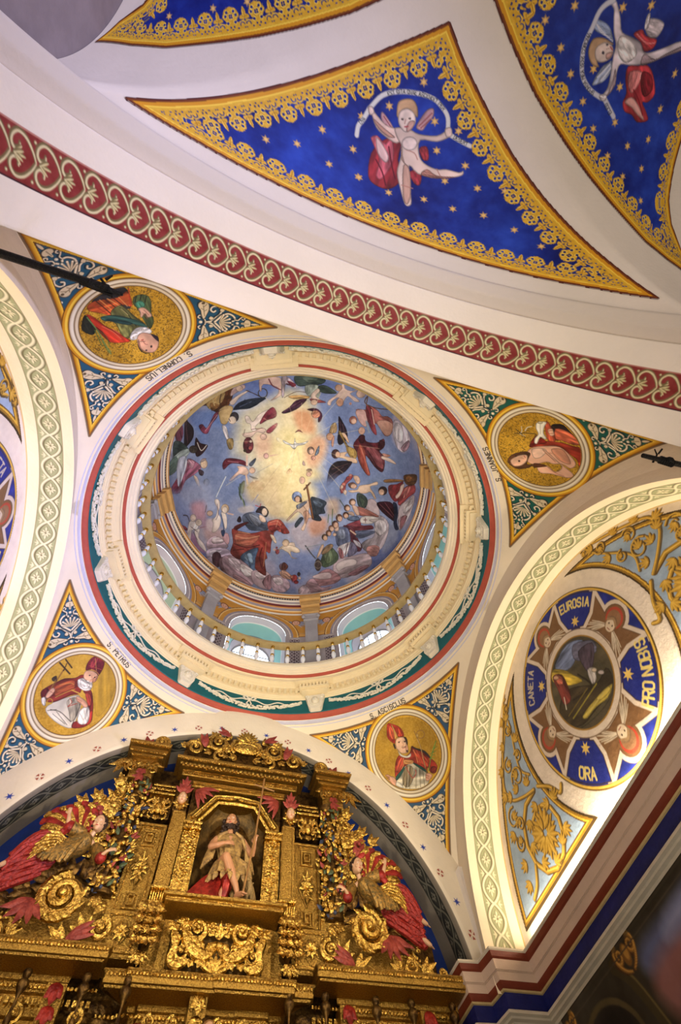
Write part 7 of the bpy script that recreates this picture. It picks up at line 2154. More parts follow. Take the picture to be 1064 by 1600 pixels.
# shelf under the niche and apron
mb = MB(); mb.box((0, 2.90, 3.405), (1.30, .46, .028), bev=.006); mb.box((0, 2.92, 3.375), (1.24, .40, .03), bev=.006); so = mb.obj('niche_shelf', 'goldflat', ALT, False)
r = MB(); beads(r, (-.62, 2.715, 3.385), (.62, 2.715, 3.385), .011, 2.0); r.obj('beading', 'gold', so)
mb = MB(); mb.box((0, 3.12, 3.10), (1.4, .16, .56), bev=.01); mb.box((-.52, 3.02, 3.08), (.09, .1, .5)); mb.box((.52, 3.02, 3.08), (.09, .1, .5)); mb.obj('apron_board', 'goldflat', ALT, False)
r = MB(); r.prism([(-.50, 3.34), (.50, 3.34), (.46, 3.10), (.44, 2.90), (-.44, 2.90), (-.46, 3.10)], 3.06, 2.95, inset=.06); ao = r.obj('apron', 'bronze', ALT, False)
r = MB()
for q in (-1, 1):
    P = [(q * .02, 2.93, 3.12), (q * .10, 2.90, 3.02), (q * .20, 2.88, 3.02), (q * .30, 2.88, 3.10), (q * .34, 2.89, 3.22), (q * .28, 2.90, 3.28)]
    r.tube([tuple(p) for p in smooth_pts(P, False, 4)], [.03, .055, .06, .045, .03], 8, flat=.6, up=(0, 1, 0))
    volute(r, (q * .22, 2.89, 3.22), .10, pi if q < 0 else 0, 1.8, .034, -q); volute(r, (q * .36, 2.90, 3.02), .075, pi / 2, 1.6, .028, q); volute(r, (q * .05, 2.90, 3.24), .05, pi / 2, 1.4, .02, -q)
    P = [(q * .40, 2.91, 3.30), (q * .45, 2.89, 3.18), (q * .42, 2.88, 3.06), (q * .44, 2.89, 2.96), (q * .36, 2.88, 2.92), (q * .28, 2.88, 2.96)]
    r.tube([tuple(p) for p in smooth_pts(P, False, 4)], [.03, .045, .04, .05, .03], 8, flat=.6, up=(0, 1, 0))
    for (x, z, dx, dz, L) in ((.12, 3.30, -.3, -1, .12), (.22, 3.31, .4, -1, .14), (.34, 3.31, .5, -1, .15), (.44, 3.24, 1, -.6, .10), (.17, 3.14, .3, -1, .12), (.28, 3.12, .2, -1, .12), (.30, 3.22, 1, .4, .11), (.14, 2.98, .4, -1, .09), (.24, 2.97, .2, -1, .07), (.12, 3.20, -1, .4, .09), (.38, 3.12, 1, .2, .09)):
        leaf3(r, (q * x, 2.89, z), (q * dx, dz), L, .028, n=3, spread=.6)
    r.tube([(0, 2.93, 3.13), (q * .09, 2.91, 3.10), (q * .13, 2.90, 3.0), (q * .10, 2.90, 2.92), (q * .03, 2.92, 2.90)], [.03, .034, .03, .026, .02], 8)
for k in range(7): leaf3(r, (0, 2.92, 2.90), (cos(pi * (k + .5) / 7), sin(pi * (k + .5) / 7)), .15, .024, n=1, curl=.05)
leaf3(r, (0, 2.90, 3.16), (0, 1), .14, .03, n=3); r.obj('scroll_carving', 'gold', ao)

# centre entablature and cresting
mb = MB(); mb.box((0, 3.05, 4.93), (1.40, .18, .09), bev=.01); mb.box((0, 3.02, 5.03), (1.60, .24, .08), bev=.012); mb.box((0, 2.99, 5.11), (1.72, .30, .05), bev=.01); mb.box((0, 2.97, 5.18), (1.84, .36, .05), bev=.01); co = mb.obj('cornice', 'goldflat', ALT, False)
r = MB(); beads(r, (-.80, 2.89, 5.01), (.80, 2.89, 5.01), .018, 1.8); beads(r, (-.80, 2.89, 5.05), (.80, 2.89, 5.05), .014, 1.8); beads(r, (-.88, 2.80, 5.15), (.88, 2.80, 5.15), .018, 1.8); beads(r, (-.66, 2.95, 4.915), (.66, 2.95, 4.915), .012, 1.9)
for i in range(30): r.box((-.84 + i * .058, 2.83, 5.09), (.026, .05, .035), bev=.006)
r.obj('beading', 'gold', co)
cr = MB(); cr.prism([(-.86, 5.2), (-.84, 5.38), (-.6, 5.5), (-.3, 5.62), (0, 5.68), (.3, 5.62), (.6, 5.5), (.84, 5.38), (.86, 5.2)], 2.95, 2.84); cro = cr.obj('cresting', 'golddark', ALT)
r = MB()
for q in (-1, 1):
    volute(r, (q * .72, 2.80, 5.35), .125, 0 if q > 0 else pi, 1.9, .034, q); volute(r, (q * .40, 2.79, 5.48), .155, pi / 2, 2.0, .040, -q); volute(r, (q * .36, 2.80, 5.29), .085, -pi / 2, 1.5, .028, q); volute(r, (q * .56, 2.80, 5.52), .06, pi / 2, 1.3, .024, q)
    for (x, z, dx, dz, L) in ((.20, 5.40, 1, .2, .15), (.50, 5.42, 1, .4, .16), (.50, 5.34, .6, -.6, .12), (.28, 5.32, .3, -1, .10), (.62, 5.46, .6, 1, .13), (.24, 5.60, 1, .7, .14), (.84, 5.36, 1, .1, .09), (.12, 5.30, .8, -.3, .13), (.30, 5.42, -.3, -1, .12), (.46, 5.60, .8, .6, .1)):
        leaf3(r, (q * x, 2.80, z), (q * dx, dz), L, .034, n=3, spread=.6)
    r.tube([(q * .16, 2.80, 5.36), (q * .22, 2.79, 5.46), (q * .18, 2.79, 5.56), (q * .08, 2.80, 5.60)], [.02, .04, .04, .02], 7)
for k in range(9): a = pi * (k + .5) / 9; leaf3(r, (0, 2.80, 5.60), (cos(a), sin(a)), .17, .034, n=1, curl=.2)
r.obj('gilt_scrolls', 'gold', cro)
r = MB(); r.ell((0, 2.77, 5.44), (.17, .05, .085), 16, 10); r.tube([(.18 * cos(a), 2.76, 5.44 + .10 * sin(a) * (1 - .15 * abs(sin(a)))) for a in np.linspace(0, 2 * pi, 25)], .018, 6); r.obj('cartouche', 'gold', cro)
r = MB()
for q in (-1, 1):
    leaf3(r, (q * .58, 2.76, 5.36), (q * .35, 1), .22, .045, n=2, spread=.25); leaf3(r, (q * .26, 2.76, 5.62), (q * 1, .25), .22, .04, n=2, spread=.3)
r.obj('red_leaves', 'pink', cro)

# lower main cornice with breaks, dentils and hanging turned finials
CPR = [(0.34, 2.965), (.02, 2.96), (.025, 2.945), (.0, 2.925), (-.005, 2.90), (.005, 2.895), (.0, 2.865), (-.02, 2.86), (-.03, 2.845), (-.27, 2.84), (-.275, 2.80), (-.30, 2.79), (-.30, 2.73), (-.33, 2.72), (-.33, 2.62), (-.30, 2.61), (-.30, 2.57), (-.34, 2.56), (-.34, 2.3)]
CPR[0] = (-.34, 2.965)
for cp, dz in (([(2.60, 2.76), (1.0, 2.76), (1.0, 3.05)], 0), ([(1.0, 2.96), (.98, 2.88), (.80, 2.88), (.78, 2.83), (.0, 2.83), (.0, 2.845), (-.78, 2.845), (-.80, 2.88), (-.98, 2.88), (-1.0, 2.96)], -.115), ([(-1.0, 3.05), (-1.0, 2.76), (-2.60, 2.76)], 0)):
    lc = MB().sweep(cp, [(o, z + dz) for o, z in CPR]).obj('lower_cornice', 'goldflat', ALT, angle=30)
    r = MB(); r2 = MB(); r3 = MB()
    for a, b in zip(cp[:-1], cp[1:]):
        if abs(a[1] - b[1]) < .06:
            beads(r, (a[0], a[1] - .008, 2.925 + dz), (b[0], b[1] - .008, 2.925 + dz), .016, 1.9); beads(r2, (a[0], a[1] + .285, 2.76 + dz), (b[0], b[1] + .285, 2.76 + dz), .018, 1.9)
            for i in range(int(abs(a[0] - b[0]) / .0562)): r3.box((min(a[0], b[0]) + .03 + i * .0562, a[1] + .32, 2.67 + dz), (.034, .06, .05), bev=.004)
    r.obj('beading', 'gold', lc); r2.obj('beading', 'gold', lc); r3.obj('dentils', 'gold', lc)
for x in (-2.35, -2.0, -1.62, -1.12, -.76, .74, 1.1, 1.62, 2.0, 2.45):
    fin = MB().lathe([(.012, 2.40), (.022, 2.42), (.030, 2.45), (.020, 2.50), (.012, 2.54), (.012, 2.60), (.028, 2.635), (.045, 2.665), (.050, 2.69), (.040, 2.715), (.022, 2.73), (.036, 2.75), (.040, 2.77), (.030, 2.79)], 12, Matrix.Translation((x, 2.87, 0))); fin.obj('turned_finial', 'golddark', ALT)
# second tier glimpsed under the cornice
for x in (-2.15, -1.35, -.1, 1.35, 2.2):
    bb = MB(); bb.box((x, 3.02, 2.56), (.16, .16, .40), bev=.012); bo = bb.obj('console', 'goldflat', ALT, False)
    r = MB(); leaf3(r, (x, 2.93, 2.74), (0, -1), .17, .045, n=3, spread=.35); leaf3(r, (x, 2.92, 2.58), (0, -1), .15, .04, n=3, spread=.4); r.obj('red_leaf' if abs(x) > 1 else 'gilt_leaf', 'redlac' if abs(x) > 1 else 'gold', bo)
for x in (-2.35, -1.85, -1.6, -1.12, 1.12, 1.6, 1.9, 2.45):
    r = MB(); volute(r, (x, 2.90, 2.50), .07, pi / 2, 1.6, .022, 1 if x > 0 else -1); leaf3(r, (x, 2.91, 2.47), (0, -1), .16, .03, n=3); r.obj('scroll', 'gold', ALT)
for x in (-.5, -.3, .1, .34):
    r = MB(); volute(r, (x, 2.92, 2.52), .055, pi / 2, 1.6, .02, 1); r.obj('scroll', 'gold', ALT)
hb = MB(); hb.ell((.0, 3.0, 2.50), (.12, .1, .12)); ho = hb.obj('lower_head_block', 'golddark', ALT); face('cherub_head', ho, (.02, 2.90, 2.47), .15, hm='brown', tilt=.3)
r = MB()
for x in (-.62, -.45, .5): leaf3(r, (x, 2.92, 2.50), (.3, -1), .16, .045, n=3)
r.obj('red_drapery', 'redlac', ho)

# broken pediments carrying the reclining angels
for s_ in (1, -1):
    t = MB()
    t.prism([(1.10, 2.96), (2.50, 2.96), (2.46, 3.02), (2.28, 3.10), (2.15, 3.22), (1.95, 3.24), (1.86, 3.38), (1.70, 3.50), (1.12, 3.50)] if s_ > 0 else [(-1.12, 3.50), (-1.70, 3.50), (-1.86, 3.38), (-1.95, 3.24), (-2.15, 3.22), (-2.28, 3.10), (-2.46, 3.02), (-2.50, 2.96), (-1.10, 2.96)], 3.28, 2.98)
    to = t.obj('broken_pediment', 'goldflat', ALT, False)
    r = MB()
    P = [(2.50, 3.0), (2.30, 3.11), (2.15, 3.23), (1.95, 3.25), (1.86, 3.39), (1.70, 3.51), (1.12, 3.51)]
    for a, b in zip(P[:-1], P[1:]): beads(r, (s_ * a[0], 2.95, a[1]), (s_ * b[0], 2.95, b[1]), .018, 1.9); r.tube([(s_ * a[0], 2.97, a[1] - .03), (s_ * b[0], 2.97, b[1] - .03)], .016, 6)
    volute(r, (s_ * 2.18, 2.90, 3.22), .06, -pi / 2, 1.4, .022, -s_); volute(r, (s_ * 2.42, 2.88, 3.02), .075, pi, 1.5, .026, s_); volute(r, (s_ * 1.16, 2.84, 3.12), .10, pi / 2, 1.7, .036, s_); volute(r, (s_ * 2.05, 2.86, 3.06), .085, pi / 2, 1.6, .03, -s_)
    for x, z, dx, dz, L in ((1.28, 3.06, .6, 1, .2), (1.45, 3.02, 1, .5, .18), (1.95, 3.02, -.6, 1, .17), (2.2, 3.04, 1, .4, .17), (1.20, 3.38, .4, -1, .16), (1.30, 3.42, -.2, -1, .14)): leaf3(r, (s_ * x, 2.88, z), (s_ * dx, dz), L, .036, n=3)
    r.obj('gilt_scrolls', 'gold', to)
    r = MB(); volute(r, (s_ * 1.60, 2.84, 3.34), .215, pi / 2, 2.2, .066, -s_, .10)
    for k in range(9): a = 1.2 + k * .62; leaf3(r, (s_ * 1.60 + .15 * cos(a), 2.80, 3.33 + .15 * sin(a)), (cos(a + 1.2), sin(a + 1.2)), .13, .026, n=1)
    r.obj('great_volute', 'gold', to)
    r = MB()
    for a in (-2.6, -2.2, -1.75, -1.3, -.9): leaf3(r, (s_ * 1.86, 2.82, 3.30), (s_ * cos(a) * -1, sin(a)), .26, .040, n=1, curl=.3)
    for a in (-.4, -.1, .2): leaf3(r, (s_ * 1.42, 2.84, 3.02), (-s_ * cos(a), sin(a) + .5), .24, .036, n=1, curl=.2)
    r.obj('rose_leaves', 'pink', to)
    r = MB()
    for x, z, dx, dz, L in ((1.48, 3.58, -.3, 1, .22), (1.62, 3.58, .3, 1, .20), (1.80, 3.52, .8, .6, .22), (1.95, 3.42, 1, .1, .22), (2.08, 3.32, 1, -.3, .2), (1.88, 3.40, .6, -.6, .2), (1.36, 3.52, -.5, 1, .2), (1.72, 3.58, 1, 1, .2), (1.42, 3.66, .4, 1, .2)):
        leaf3(r, (s_ * x, 2.90, z), (s_ * dx, dz), L, .046, n=3, spread=.6)
    r.tube([(s_ * 1.36, 3.02, 3.50), (s_ * 1.6, 3.0, 3.58), (s_ * 1.85, 2.98, 3.50), (s_ * 2.1, 2.97, 3.34)], [.07, .09, .08, .05], 10)
    r.obj('gilt_leaves', 'golddark', to)
    # gilded foliage between column and angel
    r = MB()
    for x, z, dx, dz, L in ((1.50, 4.72, .4, 1, .16), (1.40, 4.48, .8, -.4, .18), (1.56, 4.36, 1, 1, .2), (1.44, 4.30, .7, .8, .18), (1.50, 4.08, 1, .4, .2), (1.44, 3.88, .8, -.5, .18), (1.52, 3.94, .6, .9, .18), (1.68, 4.50, .8, .8, .14), (1.80, 4.40, 1, .5, .16), (1.72, 4.24, 1, 1, .16)):
        leaf3(r, (s_ * x, 2.93, z), (s_ * dx, dz), L, .04, n=3, spread=.6)
    for x, z, dx, dz, L in ((1.42, 4.66, .5, 1, .22), (1.46, 4.54, 1, .6, .20), (1.48, 4.40, 1, .8, .24), (1.52, 4.26, 1, .3, .2), (1.44, 4.18, .6, -1, .2), (1.42, 4.02, .3, -1, .2), (1.62, 4.42, .9, 1, .18), (1.58, 4.30, .6, .9, .2)):
        leaf3(r, (s_ * x, 2.98, z), (s_ * dx, dz), L, .045, n=3, spread=.6)
    volute(r, (s_ * 1.66, 2.95, 4.50), .07, -pi / 2, 1.5, .03, s_); volute(r, (s_ * 1.78, 2.96, 4.30), .08, -pi / 2, 1.5, .03, s_); volute(r, (s_ * 1.50, 2.95, 4.60), .06, 0, 1.5, .026, s_)
    r.tube([(s_ * 1.42, 3.0, 3.6), (s_ * 1.5, 2.99, 4.0), (s_ * 1.46, 2.98, 4.4), (s_ * 1.40, 2.98, 4.75)], [.05, .06, .05, .03], 8)
    fo = r.obj('gilt_foliage', 'gold', ALT)
    r = MB(); volute(r, (s_ * 1.64, 2.93, 4.34), .09, pi / 2, 1.5, .034, -s_); leaf3(r, (s_ * 1.60, 2.94, 4.20), (s_ * .3, 1), .2, .04, n=2); r.obj('rose_scroll', 'pink', fo)
# ------------------------------------------------------------------ carved figures
def remesh(o, v, sm=2):
    rm = o.modifiers.new('remesh', 'REMESH'); rm.mode = 'VOXEL'; rm.voxel_size = v; rm.use_smooth_shade = True
    s = o.modifiers.new('smooth', 'SMOOTH'); s.iterations = sm; s.factor = .5
    return o
def hand(mb, p, d, up, s=1.0, curl=.6, T=None):
    """palm, four bent fingers and a thumb leaving the side of the palm"""
    p = Vector(p); d = Vector(d).normalized(); up = Vector(up); side = d.cross(up).normalized(); up = side.cross(d).normalized()
    c = p + d * .035 * s
    mb.tube([p - d * .01 * s, c, c + d * .02 * s], [.017 * s, .024 * s, .022 * s], 8, flat=.55, up=tuple(up))
    for k, (L, o) in enumerate(((.050, -.018), (.056, -.006), (.053, .006), (.042, .017))):
        b = c + d * .022 * s + side * o * s; q1 = b + (d * cos(curl * .5) - up * sin(curl * .5)) * L * .45 * s; q2 = q1 + (d * cos(curl * 1.4) - up * sin(curl * 1.4)) * L * .35 * s; q3 = q2 + (d * cos(curl * 2.1) - up * sin(curl * 2.1)) * L * .25 * s
        mb.tube([b - d * .02 * s, b, q1, q2, q3], [.0065 * s, .0068 * s, .0062 * s, .0056 * s, .0046 * s], 6)
    b = p + d * .012 * s - side * .018 * s
    mb.tube([b, b - side * .020 * s + d * .016 * s - up * .006 * s, b - side * .022 * s + d * .040 * s - up * .014 * s], [.0085 * s, .008 * s, .006 * s], 6)
def foot(mb, a, d, s=1.0):
    a = Vector(a); d = Vector(d).normalized(); z = Vector((0, 0, 1)); side = d.cross(z).normalized()
    mb.ell(a - d * .018 * s - z * .018 * s, (.024 * s, .026 * s, .024 * s))
    mb.tube([a - d * .02 * s - z * .01 * s, a + d * .05 * s - z * .022 * s, a + d * .10 * s - z * .034 * s], [.028 * s, .026 * s, .020 * s], 8)
    for k in range(5):
        o = (k - 2) * .0105 * s; b = a + d * .095 * s + side * o - z * .035 * s
        mb.tube([b, b + d * (.038 - .004 * k) * s - z * .004 * s], [.0085 * s - .0006 * k * s, .006 * s], 6)
def drape(mb, rows, folds=7, amp=.02, n=36, thick=.012, phase=0.0):
    """a cloth tube through ellipses: rows of (centre, rx, ry), folds deepen downward"""
    V = []; F = []; m = len(rows)
    for sgn, off in ((1, 0.0), (-1, -thick)):
        for i, (c, rx, ry) in enumerate(rows):
            g = amp * (i / (m - 1)) ** .7
            for k in range(n):
                a = 2 * pi * k / n; w = 1 + (g / max(rx, .02)) * (sin(folds * a + phase + i * .25) + .5 * sin(folds * 1.7 * a + 1.3 + phase))
                V.append((c[0] + (rx * w + off) * cos(a), c[1] + (ry * w + off) * sin(a), c[2] + .012 * sin(folds * a) * (i / (m - 1))))
    N = m * n
    for i in range(m - 1):
        for k in range(n):
            k2 = (k + 1) % n; F.append((i * n + k, i * n + k2, (i + 1) * n + k2, (i + 1) * n + k)); F.append((N + i * n + k, N + (i + 1) * n + k, N + (i + 1) * n + k2, N + i * n + k2))
    for i in (0, m - 1):
        for k in range(n): k2 = (k + 1) % n; F.append((i * n + k, N + i * n + k, N + i * n + k2, i * n + k2))
    mb.add(V, F)

# --- the Baptist in the niche
st = empty('statue', (0, 2.98, 3.42), label='carved bearded man in skin tunic holding a tall thin cross in the niche', cat='statue')
SM = Matrix.Translation((0, -2.98, -3.42))
def S(mb, name, m, par=None):
    mb.v = [tuple(SM @ Vector(p)) for p in mb.v]; return mb.obj(name, m, par or st)
b = MB()
b.tube([(.0, 3.0, 3.92), (-.01, 3.0, 4.02), (-.02, 2.99, 4.14), (-.03, 2.985, 4.24)], [.095, .085, .105, .095], 12, flat=.75, up=(1, 0, 0)); b.ell((0, 3.0, 3.93), (.10, .08, .08))
b.tube([(-.15, 2.99, 4.25), (-.03, 2.985, 4.28), (.11, 2.99, 4.26)], [.045, .05, .045], 8)
b.tube([(-.03, 2.985, 4.26), (-.035, 2.97, 4.37)], [.04, .036], 8)
b.tube([(-.17, 2.99, 4.24), (-.225, 2.95, 4.15), (-.25, 2.88, 4.06)], [.046, .042, .034], 8); b.tube([(-.25, 2.88, 4.06), (-.17, 2.82, 4.05), (-.10, 2.80, 4.07)], [.036, .032, .021], 8)
hand(b, (-.10, 2.80, 4.07), (1, -.15, .1), (0, -1, .3), 1.15, .5)
b.tube([(.13, 2.99, 4.25), (.21, 2.98, 4.15), (.26, 2.94, 4.06)], [.046, .042, .034], 8); b.tube([(.26, 2.94, 4.06), (.265, 2.87, 4.10), (.262, 2.82, 4.14)], [.036, .030, .022], 8)
hand(b, (.262, 2.835, 4.125), (0, -.5, 1), (-.6, -.8, 0), 1.2, .95)
b.tube([(-.05, 2.99, 3.92), (-.07, 2.90, 3.93), (-.055, 2.79, 3.91)], [.075, .068, .052], 10); b.ell((-.055, 2.785, 3.90), (.048, .048, .05)); b.tube([(-.055, 2.785, 3.90), (.02, 2.80, 3.76), (.09, 2.81, 3.63), (.12, 2.82, 3.56)], [.048, .052, .034, .026], 10); foot(b, (.125, 2.82, 3.55), (.45, -1, -.15), 1.15)
b.tube([(.06, 2.99, 3.92), (.05, 2.92, 3.80), (.02, 2.90, 3.70)], [.075, .06, .05], 10); b.tube([(.02, 2.90, 3.70), (-.03, 2.92, 3.60), (-.07, 2.93, 3.50)], [.048, .046, .027], 10); foot(b, (-.07, 2.93, 3.495), (-.2, -1, -.1), 1.15)
remesh(S(b, 'body', 'skin'), .0055)
h = face('head', st, (-.04 - 0, 2.955 - 2.98, 4.455 - 3.42), .19, 'skin', turn=-.3, tilt=.12)
hb = MB(); rnd = random.Random(2)
T = Matrix.Translation((-.04, -.025, 1.035)) @ Matrix.Rotation(-.3, 4, 'Z') @ Matrix.Rotation(.12, 4, 'X')
for k in range(40): # beard and shoulder locks
    a = rnd.uniform(-1.1, 1.1); q = rnd.uniform(0, 1); hb.ell((.058 * sin(a), -.058 * cos(a) - .004, -.055 - .045 * q), (.016, .014, .018), 6, 5, T)
for s_ in (-1, 1):
    for k in range(16): q = k / 16; hb.ell((-.04 + s_ * (.075 + .02 * sin(k)), -.0 + .01 * cos(k * 2), 1.06 - .17 * q), .024, 7, 5)
hb.obj('beard_and_locks', 'hair', st)
c = MB(); drape(c, [((-.02, 2.985, 4.29), .075, .055), ((-.02, 2.985, 4.24), .165, .085), ((-.02, 2.98, 4.16), .155, .10), ((-.01, 2.98, 4.06), .125, .098), ((0, 2.985, 3.99), .115, .10)], 9, .014); S(c, 'tunic', 'camel')
c = MB(); drape(c, [((0, 2.98, 4.01), .12, .105), ((.0, 2.965, 3.94), .155, .14), ((.01, 2.95, 3.84), .185, .17), ((.01, 2.945, 3.74), .20, .175)], 8, .030, phase=.8)
for k in range(16):
    a = 2 * pi * k / 16; leaf3(c, (.01 + .20 * cos(a), 2.945 + .17 * sin(a), 3.76), (.5 * cos(a), -1), .10, .030, n=1, curl=.0)
S(c, 'skirt', 'camel')
c = MB()
for s_ in (-1, 1): # shaggy mantle over the shoulders
    for k in range(7): c.tube([(s_ * .05 - .02, 2.93, 4.30), (s_ * (.13 + .012 * k) - .02, 2.94 + .012 * k, 4.26 - .01 * k), (s_ * (.19 + .014 * k), 2.97 + .01 * k, 4.14 - .02 * k), (s_ * (.20 + .018 * k), 2.99, 4.0 - .02 * k)], [.018, .026, .024, .010], 6)
c.tube([(.05, 2.89, 3.98), (.10, 2.86, 3.92), (.20, 2.86, 3.86), (.25, 2.89, 3.76), (.24, 2.92, 3.66)], [.02, .035, .045, .035, .01], 8)
S(c, 'mantle', 'camel')
c = MB(); drape(c, [((-.02, 3.02, 3.92), .10, .06), ((-.10, 3.0, 3.76), .17, .08), ((-.17, 2.97, 3.60), .20, .10), ((-.20, 2.93, 3.46), .22, .13)], 5, .045, phase=2.0); c.tube([(-.08, 2.86, 3.90), (-.02, 2.85, 3.78), (.0, 2.88, 3.66), (-.02, 2.92, 3.50)], [.03, .05, .05, .02], 8); S(c, 'red_cloak', 'redlac')
c = MB(); c.tube([(.17, 2.77, 3.50), (.255, 2.80, 4.16), (.31, 2.80, 5.02)], .012, 8); c.tube([(.18, 2.79, 4.90), (.46, 2.81, 4.86)], .010, 6); S(c, 'staff_cross', 'brown')
c = MB(); c.prism([(-.32, 3.42), (.32, 3.42), (.30, 3.46), (.2, 3.50), (.0, 3.47), (-.3, 3.46)], 3.10, 2.80); c.ell((.14, 2.84, 3.47), (.11, .07, .05)); S(c, 'rock_base', 'camel')
lb = empty('lamb_statue', (.27, 2.88, 3.48), label='small carved lamb sitting by the right foot of the niche statue', cat='statue')
c = MB(); TL = Matrix.Translation((-.27, -2.88, -3.48))
c.tube([(.30, 2.93, 3.50), (.28, 2.90, 3.58), (.26, 2.87, 3.66)], [.065, .06, .045], 10, TL); c.tube([(.26, 2.87, 3.66), (.235, 2.84, 3.71), (.205, 2.80, 3.71)], [.04, .036, .02], 9, TL); c.tube([(.28, 2.87, 3.70), (.305, 2.87, 3.71)], [.014, .008], 6, TL); c.tube([(.24, 2.88, 3.73), (.25, 2.90, 3.755)], [.014, .008], 6, TL)
for x in (.235, .285): c.tube([(x, 2.86, 3.60), (x - .005, 2.82, 3.54), (x - .01, 2.80, 3.49)], [.026, .018, .013], 7, TL)
remesh(c.obj('body', 'fleece', lb), .006)

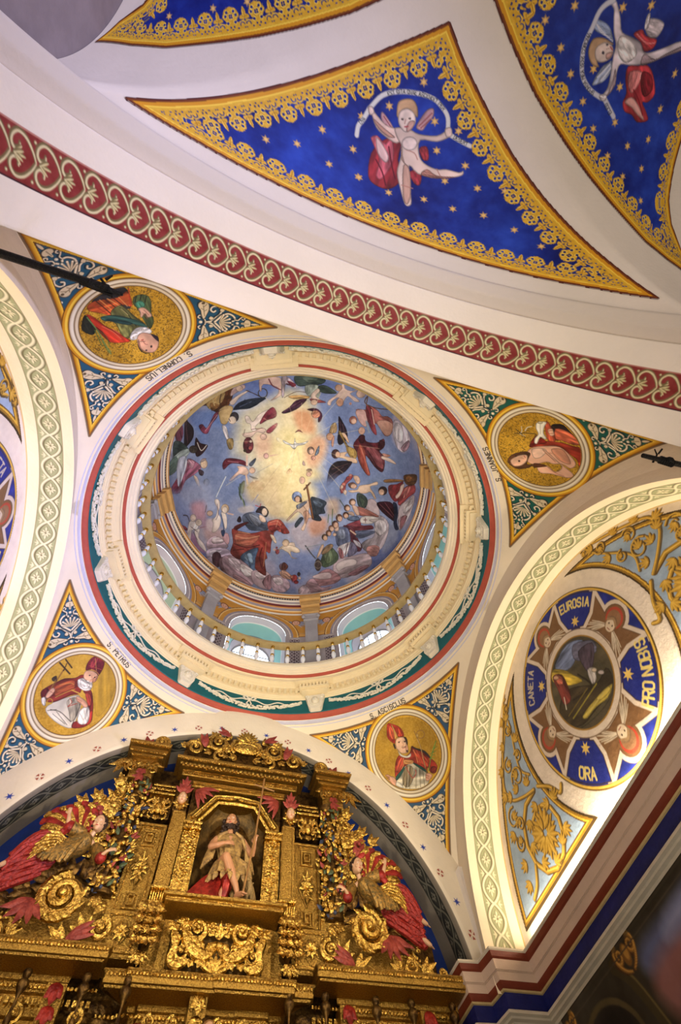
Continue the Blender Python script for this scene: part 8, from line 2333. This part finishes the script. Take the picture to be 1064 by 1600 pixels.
# --- reclining angels
def angel(s_):
    lab = ('reclining carved angel in red and gold robes on the left scroll of the altarpiece', 'reclining carved angel in red and gold robes on the right scroll of the altarpiece')[s_ > 0]
    A = empty('angel_statue', (s_ * 1.8, 2.85, 3.55), label=lab, cat='statue', group='reclining angels of the altarpiece')
    dz = .10 if s_ < 0 else 0.0
    def X(P): return [(s_ * x, y, z + dz) for x, y, z in P]
    T0 = Matrix.Translation((-s_ * 1.8, -2.85, -3.55))
    def add(mb, name, m, par=A):
        mb.v = [tuple(T0 @ Vector(p)) for p in mb.v]; return mb.obj(name, m, par)
    b = MB()
    b.tube(X([(1.86, 2.88, 3.66), (1.76, 2.86, 3.70), (1.66, 2.85, 3.76), (1.60, 2.85, 3.82)]), [.085, .075, .085, .075], 12, flat=.8); b.tube(X([(1.66, 2.80, 3.86), (1.60, 2.85, 3.84), (1.50, 2.88, 3.78)]), [.035, .045, .035], 8)
    b.tube(X([(1.60, 2.85, 3.83), (1.56, 2.82, 3.92)]), [.032, .028], 8)
    b.tube(X([(1.68, 2.80, 3.86), (1.78, 2.76, 3.87), (1.84, 2.72, 3.88)]), [.036, .032, .026], 8); b.tube(X([(1.84, 2.72, 3.88), (1.86, 2.70, 3.94), (1.88, 2.70, 3.99)]), [.028, .024, .016], 8); hand(b, X([(1.88, 2.70, 3.99)])[0], (s_ * .2, 0, 1), (0, -1, 0), .95, .5)
    b.tube(X([(1.49, 2.88, 3.78), (1.42, 2.84, 3.68), (1.40, 2.80, 3.62)]), [.036, .032, .026], 8); b.tube(X([(1.40, 2.80, 3.62), (1.38, 2.76, 3.64), (1.34, 2.73, 3.67)]), [.027, .022, .016], 8); hand(b, X([(1.34, 2.73, 3.67)])[0], (-s_ * 1, -.2, .3), (0, -1, .3), .95, .7)
    b.tube(X([(1.87, 2.85, 3.66), (1.99, 2.76, 3.69), (2.10, 2.70, 3.66)]), [.075, .062, .048], 10); b.tube(X([(2.10, 2.70, 3.66), (2.18, 2.72, 3.56), (2.22, 2.74, 3.47)]), [.046, .044, .024], 10); foot(b, X([(2.22, 2.74, 3.47)])[0], (s_ * .5, -.5, -.6), 1.0)
    b.tube(X([(1.88, 2.90, 3.62), (2.04, 2.82, 3.54), (2.14, 2.80, 3.46)]), [.07, .06, .044], 10); b.tube(X([(2.14, 2.80, 3.46), (2.20, 2.80, 3.38), (2.24, 2.80, 3.32)]), [.042, .038, .022], 10); foot(b, X([(2.24, 2.80, 3.31)])[0], (s_ * .6, -.4, -.6), 1.0)
    remesh(add(b, 'body', 'skinpale'), .006)
    hc = X([(1.54, 2.78, 3.985)])[0]
    h = face('head', A, tuple(T0 @ Vector(hc)), .175, 'skinpale', turn=s_ * .25, tilt=.25)
    # bodice and sleeves
    c = MB(); c.tube(X([(1.84, 2.87, 3.67), (1.75, 2.85, 3.71), (1.66, 2.84, 3.77), (1.61, 2.84, 3.83), (1.59, 2.835, 3.87)]), [.13, .125, .125, .11, .055], 14, flat=.85)
    c.tube(X([(1.65, 2.81, 3.86), (1.73, 2.77, 3.87), (1.80, 2.74, 3.87)]), [.055, .062, .07], 10); c.tube(X([(1.50, 2.88, 3.79), (1.44, 2.84, 3.71), (1.40, 2.81, 3.64)]), [.055, .065, .075], 10)
    for k in range(12):
        t = k / 11; c.tube(X([(1.62 + .2 * t, 2.745 + .01 * t, 3.80 - .10 * t), (1.66 + .2 * t, 2.725, 3.70 - .08 * t), (1.70 + .24 * t, 2.71, 3.58 + .02 * t), (1.72 + .26 * t, 2.73, 3.52 + .03 * sin(k * 2))]), [.014, .026, .034, .02], 6)
    add(c, 'bodice', 'olive')
    c = MB()
    c.ell(X([(1.82, 2.735, 3.875)])[0], (.065, .055, .065), 10, 8)
    c.tube(X([(1.80, 2.74, 3.87), (1.86, 2.72, 3.80), (1.90, 2.74, 3.72)]), [.03, .04, .01], 7)
    add(c, 'cuff', 'redlac')
    c = MB(); c.ell(X([(1.39, 2.795, 3.63)])[0], (.06, .055, .06), 10, 8); add(c, 'cuff', 'redlac')
    # red skirt with long folds sweeping to the feet
    c = MB()
    for k in range(17):
        t = k / 16; f_ = .018 * sin(k * 2.4)
        P = [(1.80, 2.79 + .14 * t, 3.74 - .18 * t), (1.93, 2.71 + .16 * t + f_, 3.75 - .29 * t), (2.05, 2.665 + .18 * t - f_, 3.71 - .35 * t), (2.15 + .07 * t, 2.68 + .16 * t + f_, 3.60 - .33 * t), (2.22 + .06 * t, 2.70 + .14 * t, 3.48 - .26 * t + .03 * sin(k * 2.1))]
        P = [tuple(p) for p in smooth_pts3(P)]
        c.tube(X(P), [.030, .036 + f_ * .4, .038, .036, .028 + .010 * sin(k * 2.3)], 8)
    co = add(c, 'skirt', 'redgold')
    c = MB()
    for k in range(6): c.tube(X([(1.80, 2.77, 3.76 - .02 * k), (1.88, 2.70, 3.77 - .03 * k), (1.98, 2.665, 3.75 - .04 * k), (2.05, 2.67, 3.70 - .05 * k)]), [.015, .024, .022, .01], 6)
    add(c, 'gold_overskirt', 'gold')
    # billowing cloak behind, like a striped shell
    c = MB(); c2 = MB()
    for k in range(12):
        a = -.15 + k * .29; R_ = .25 + .03 * sin(k)
        P = [(1.70, 2.94, 3.88), (1.78 + .5 * R_ * cos(a), 2.92, 3.98 + .5 * R_ * sin(a)), (1.84 + R_ * cos(a), 2.90, 4.0 + R_ * sin(a)), (1.86 + 1.05 * R_ * cos(a - .25), 2.86, 3.99 + 1.05 * R_ * sin(a - .25))]
        (c if k % 2 else c2).tube(X([tuple(p) for p in smooth_pts3(P)]), [.015, .035, .045, .02], 8, flat=.6, up=(0, 1, 0))
    add(c, 'cloak', 'redlac'); add(c2, 'cloak_lining', 'gold')
    return A
def smooth_pts3(P, n=3):
    P = np.asarray(P, float); out = []; N = len(P)
    for i in range(N - 1):
        p0, p1, p2, p3 = P[max(i - 1, 0)], P[i], P[i + 1], P[min(i + 2, N - 1)]
        for k in range(n):
            t = k / n; out.append(.5 * (2 * p1 + (p2 - p0) * t + (2 * p0 - 5 * p1 + 4 * p2 - p3) * t * t + (3 * p1 - p0 - 3 * p2 + p3) * t ** 3))
    out.append(P[-1]); return out
angel(1); angel(-1)
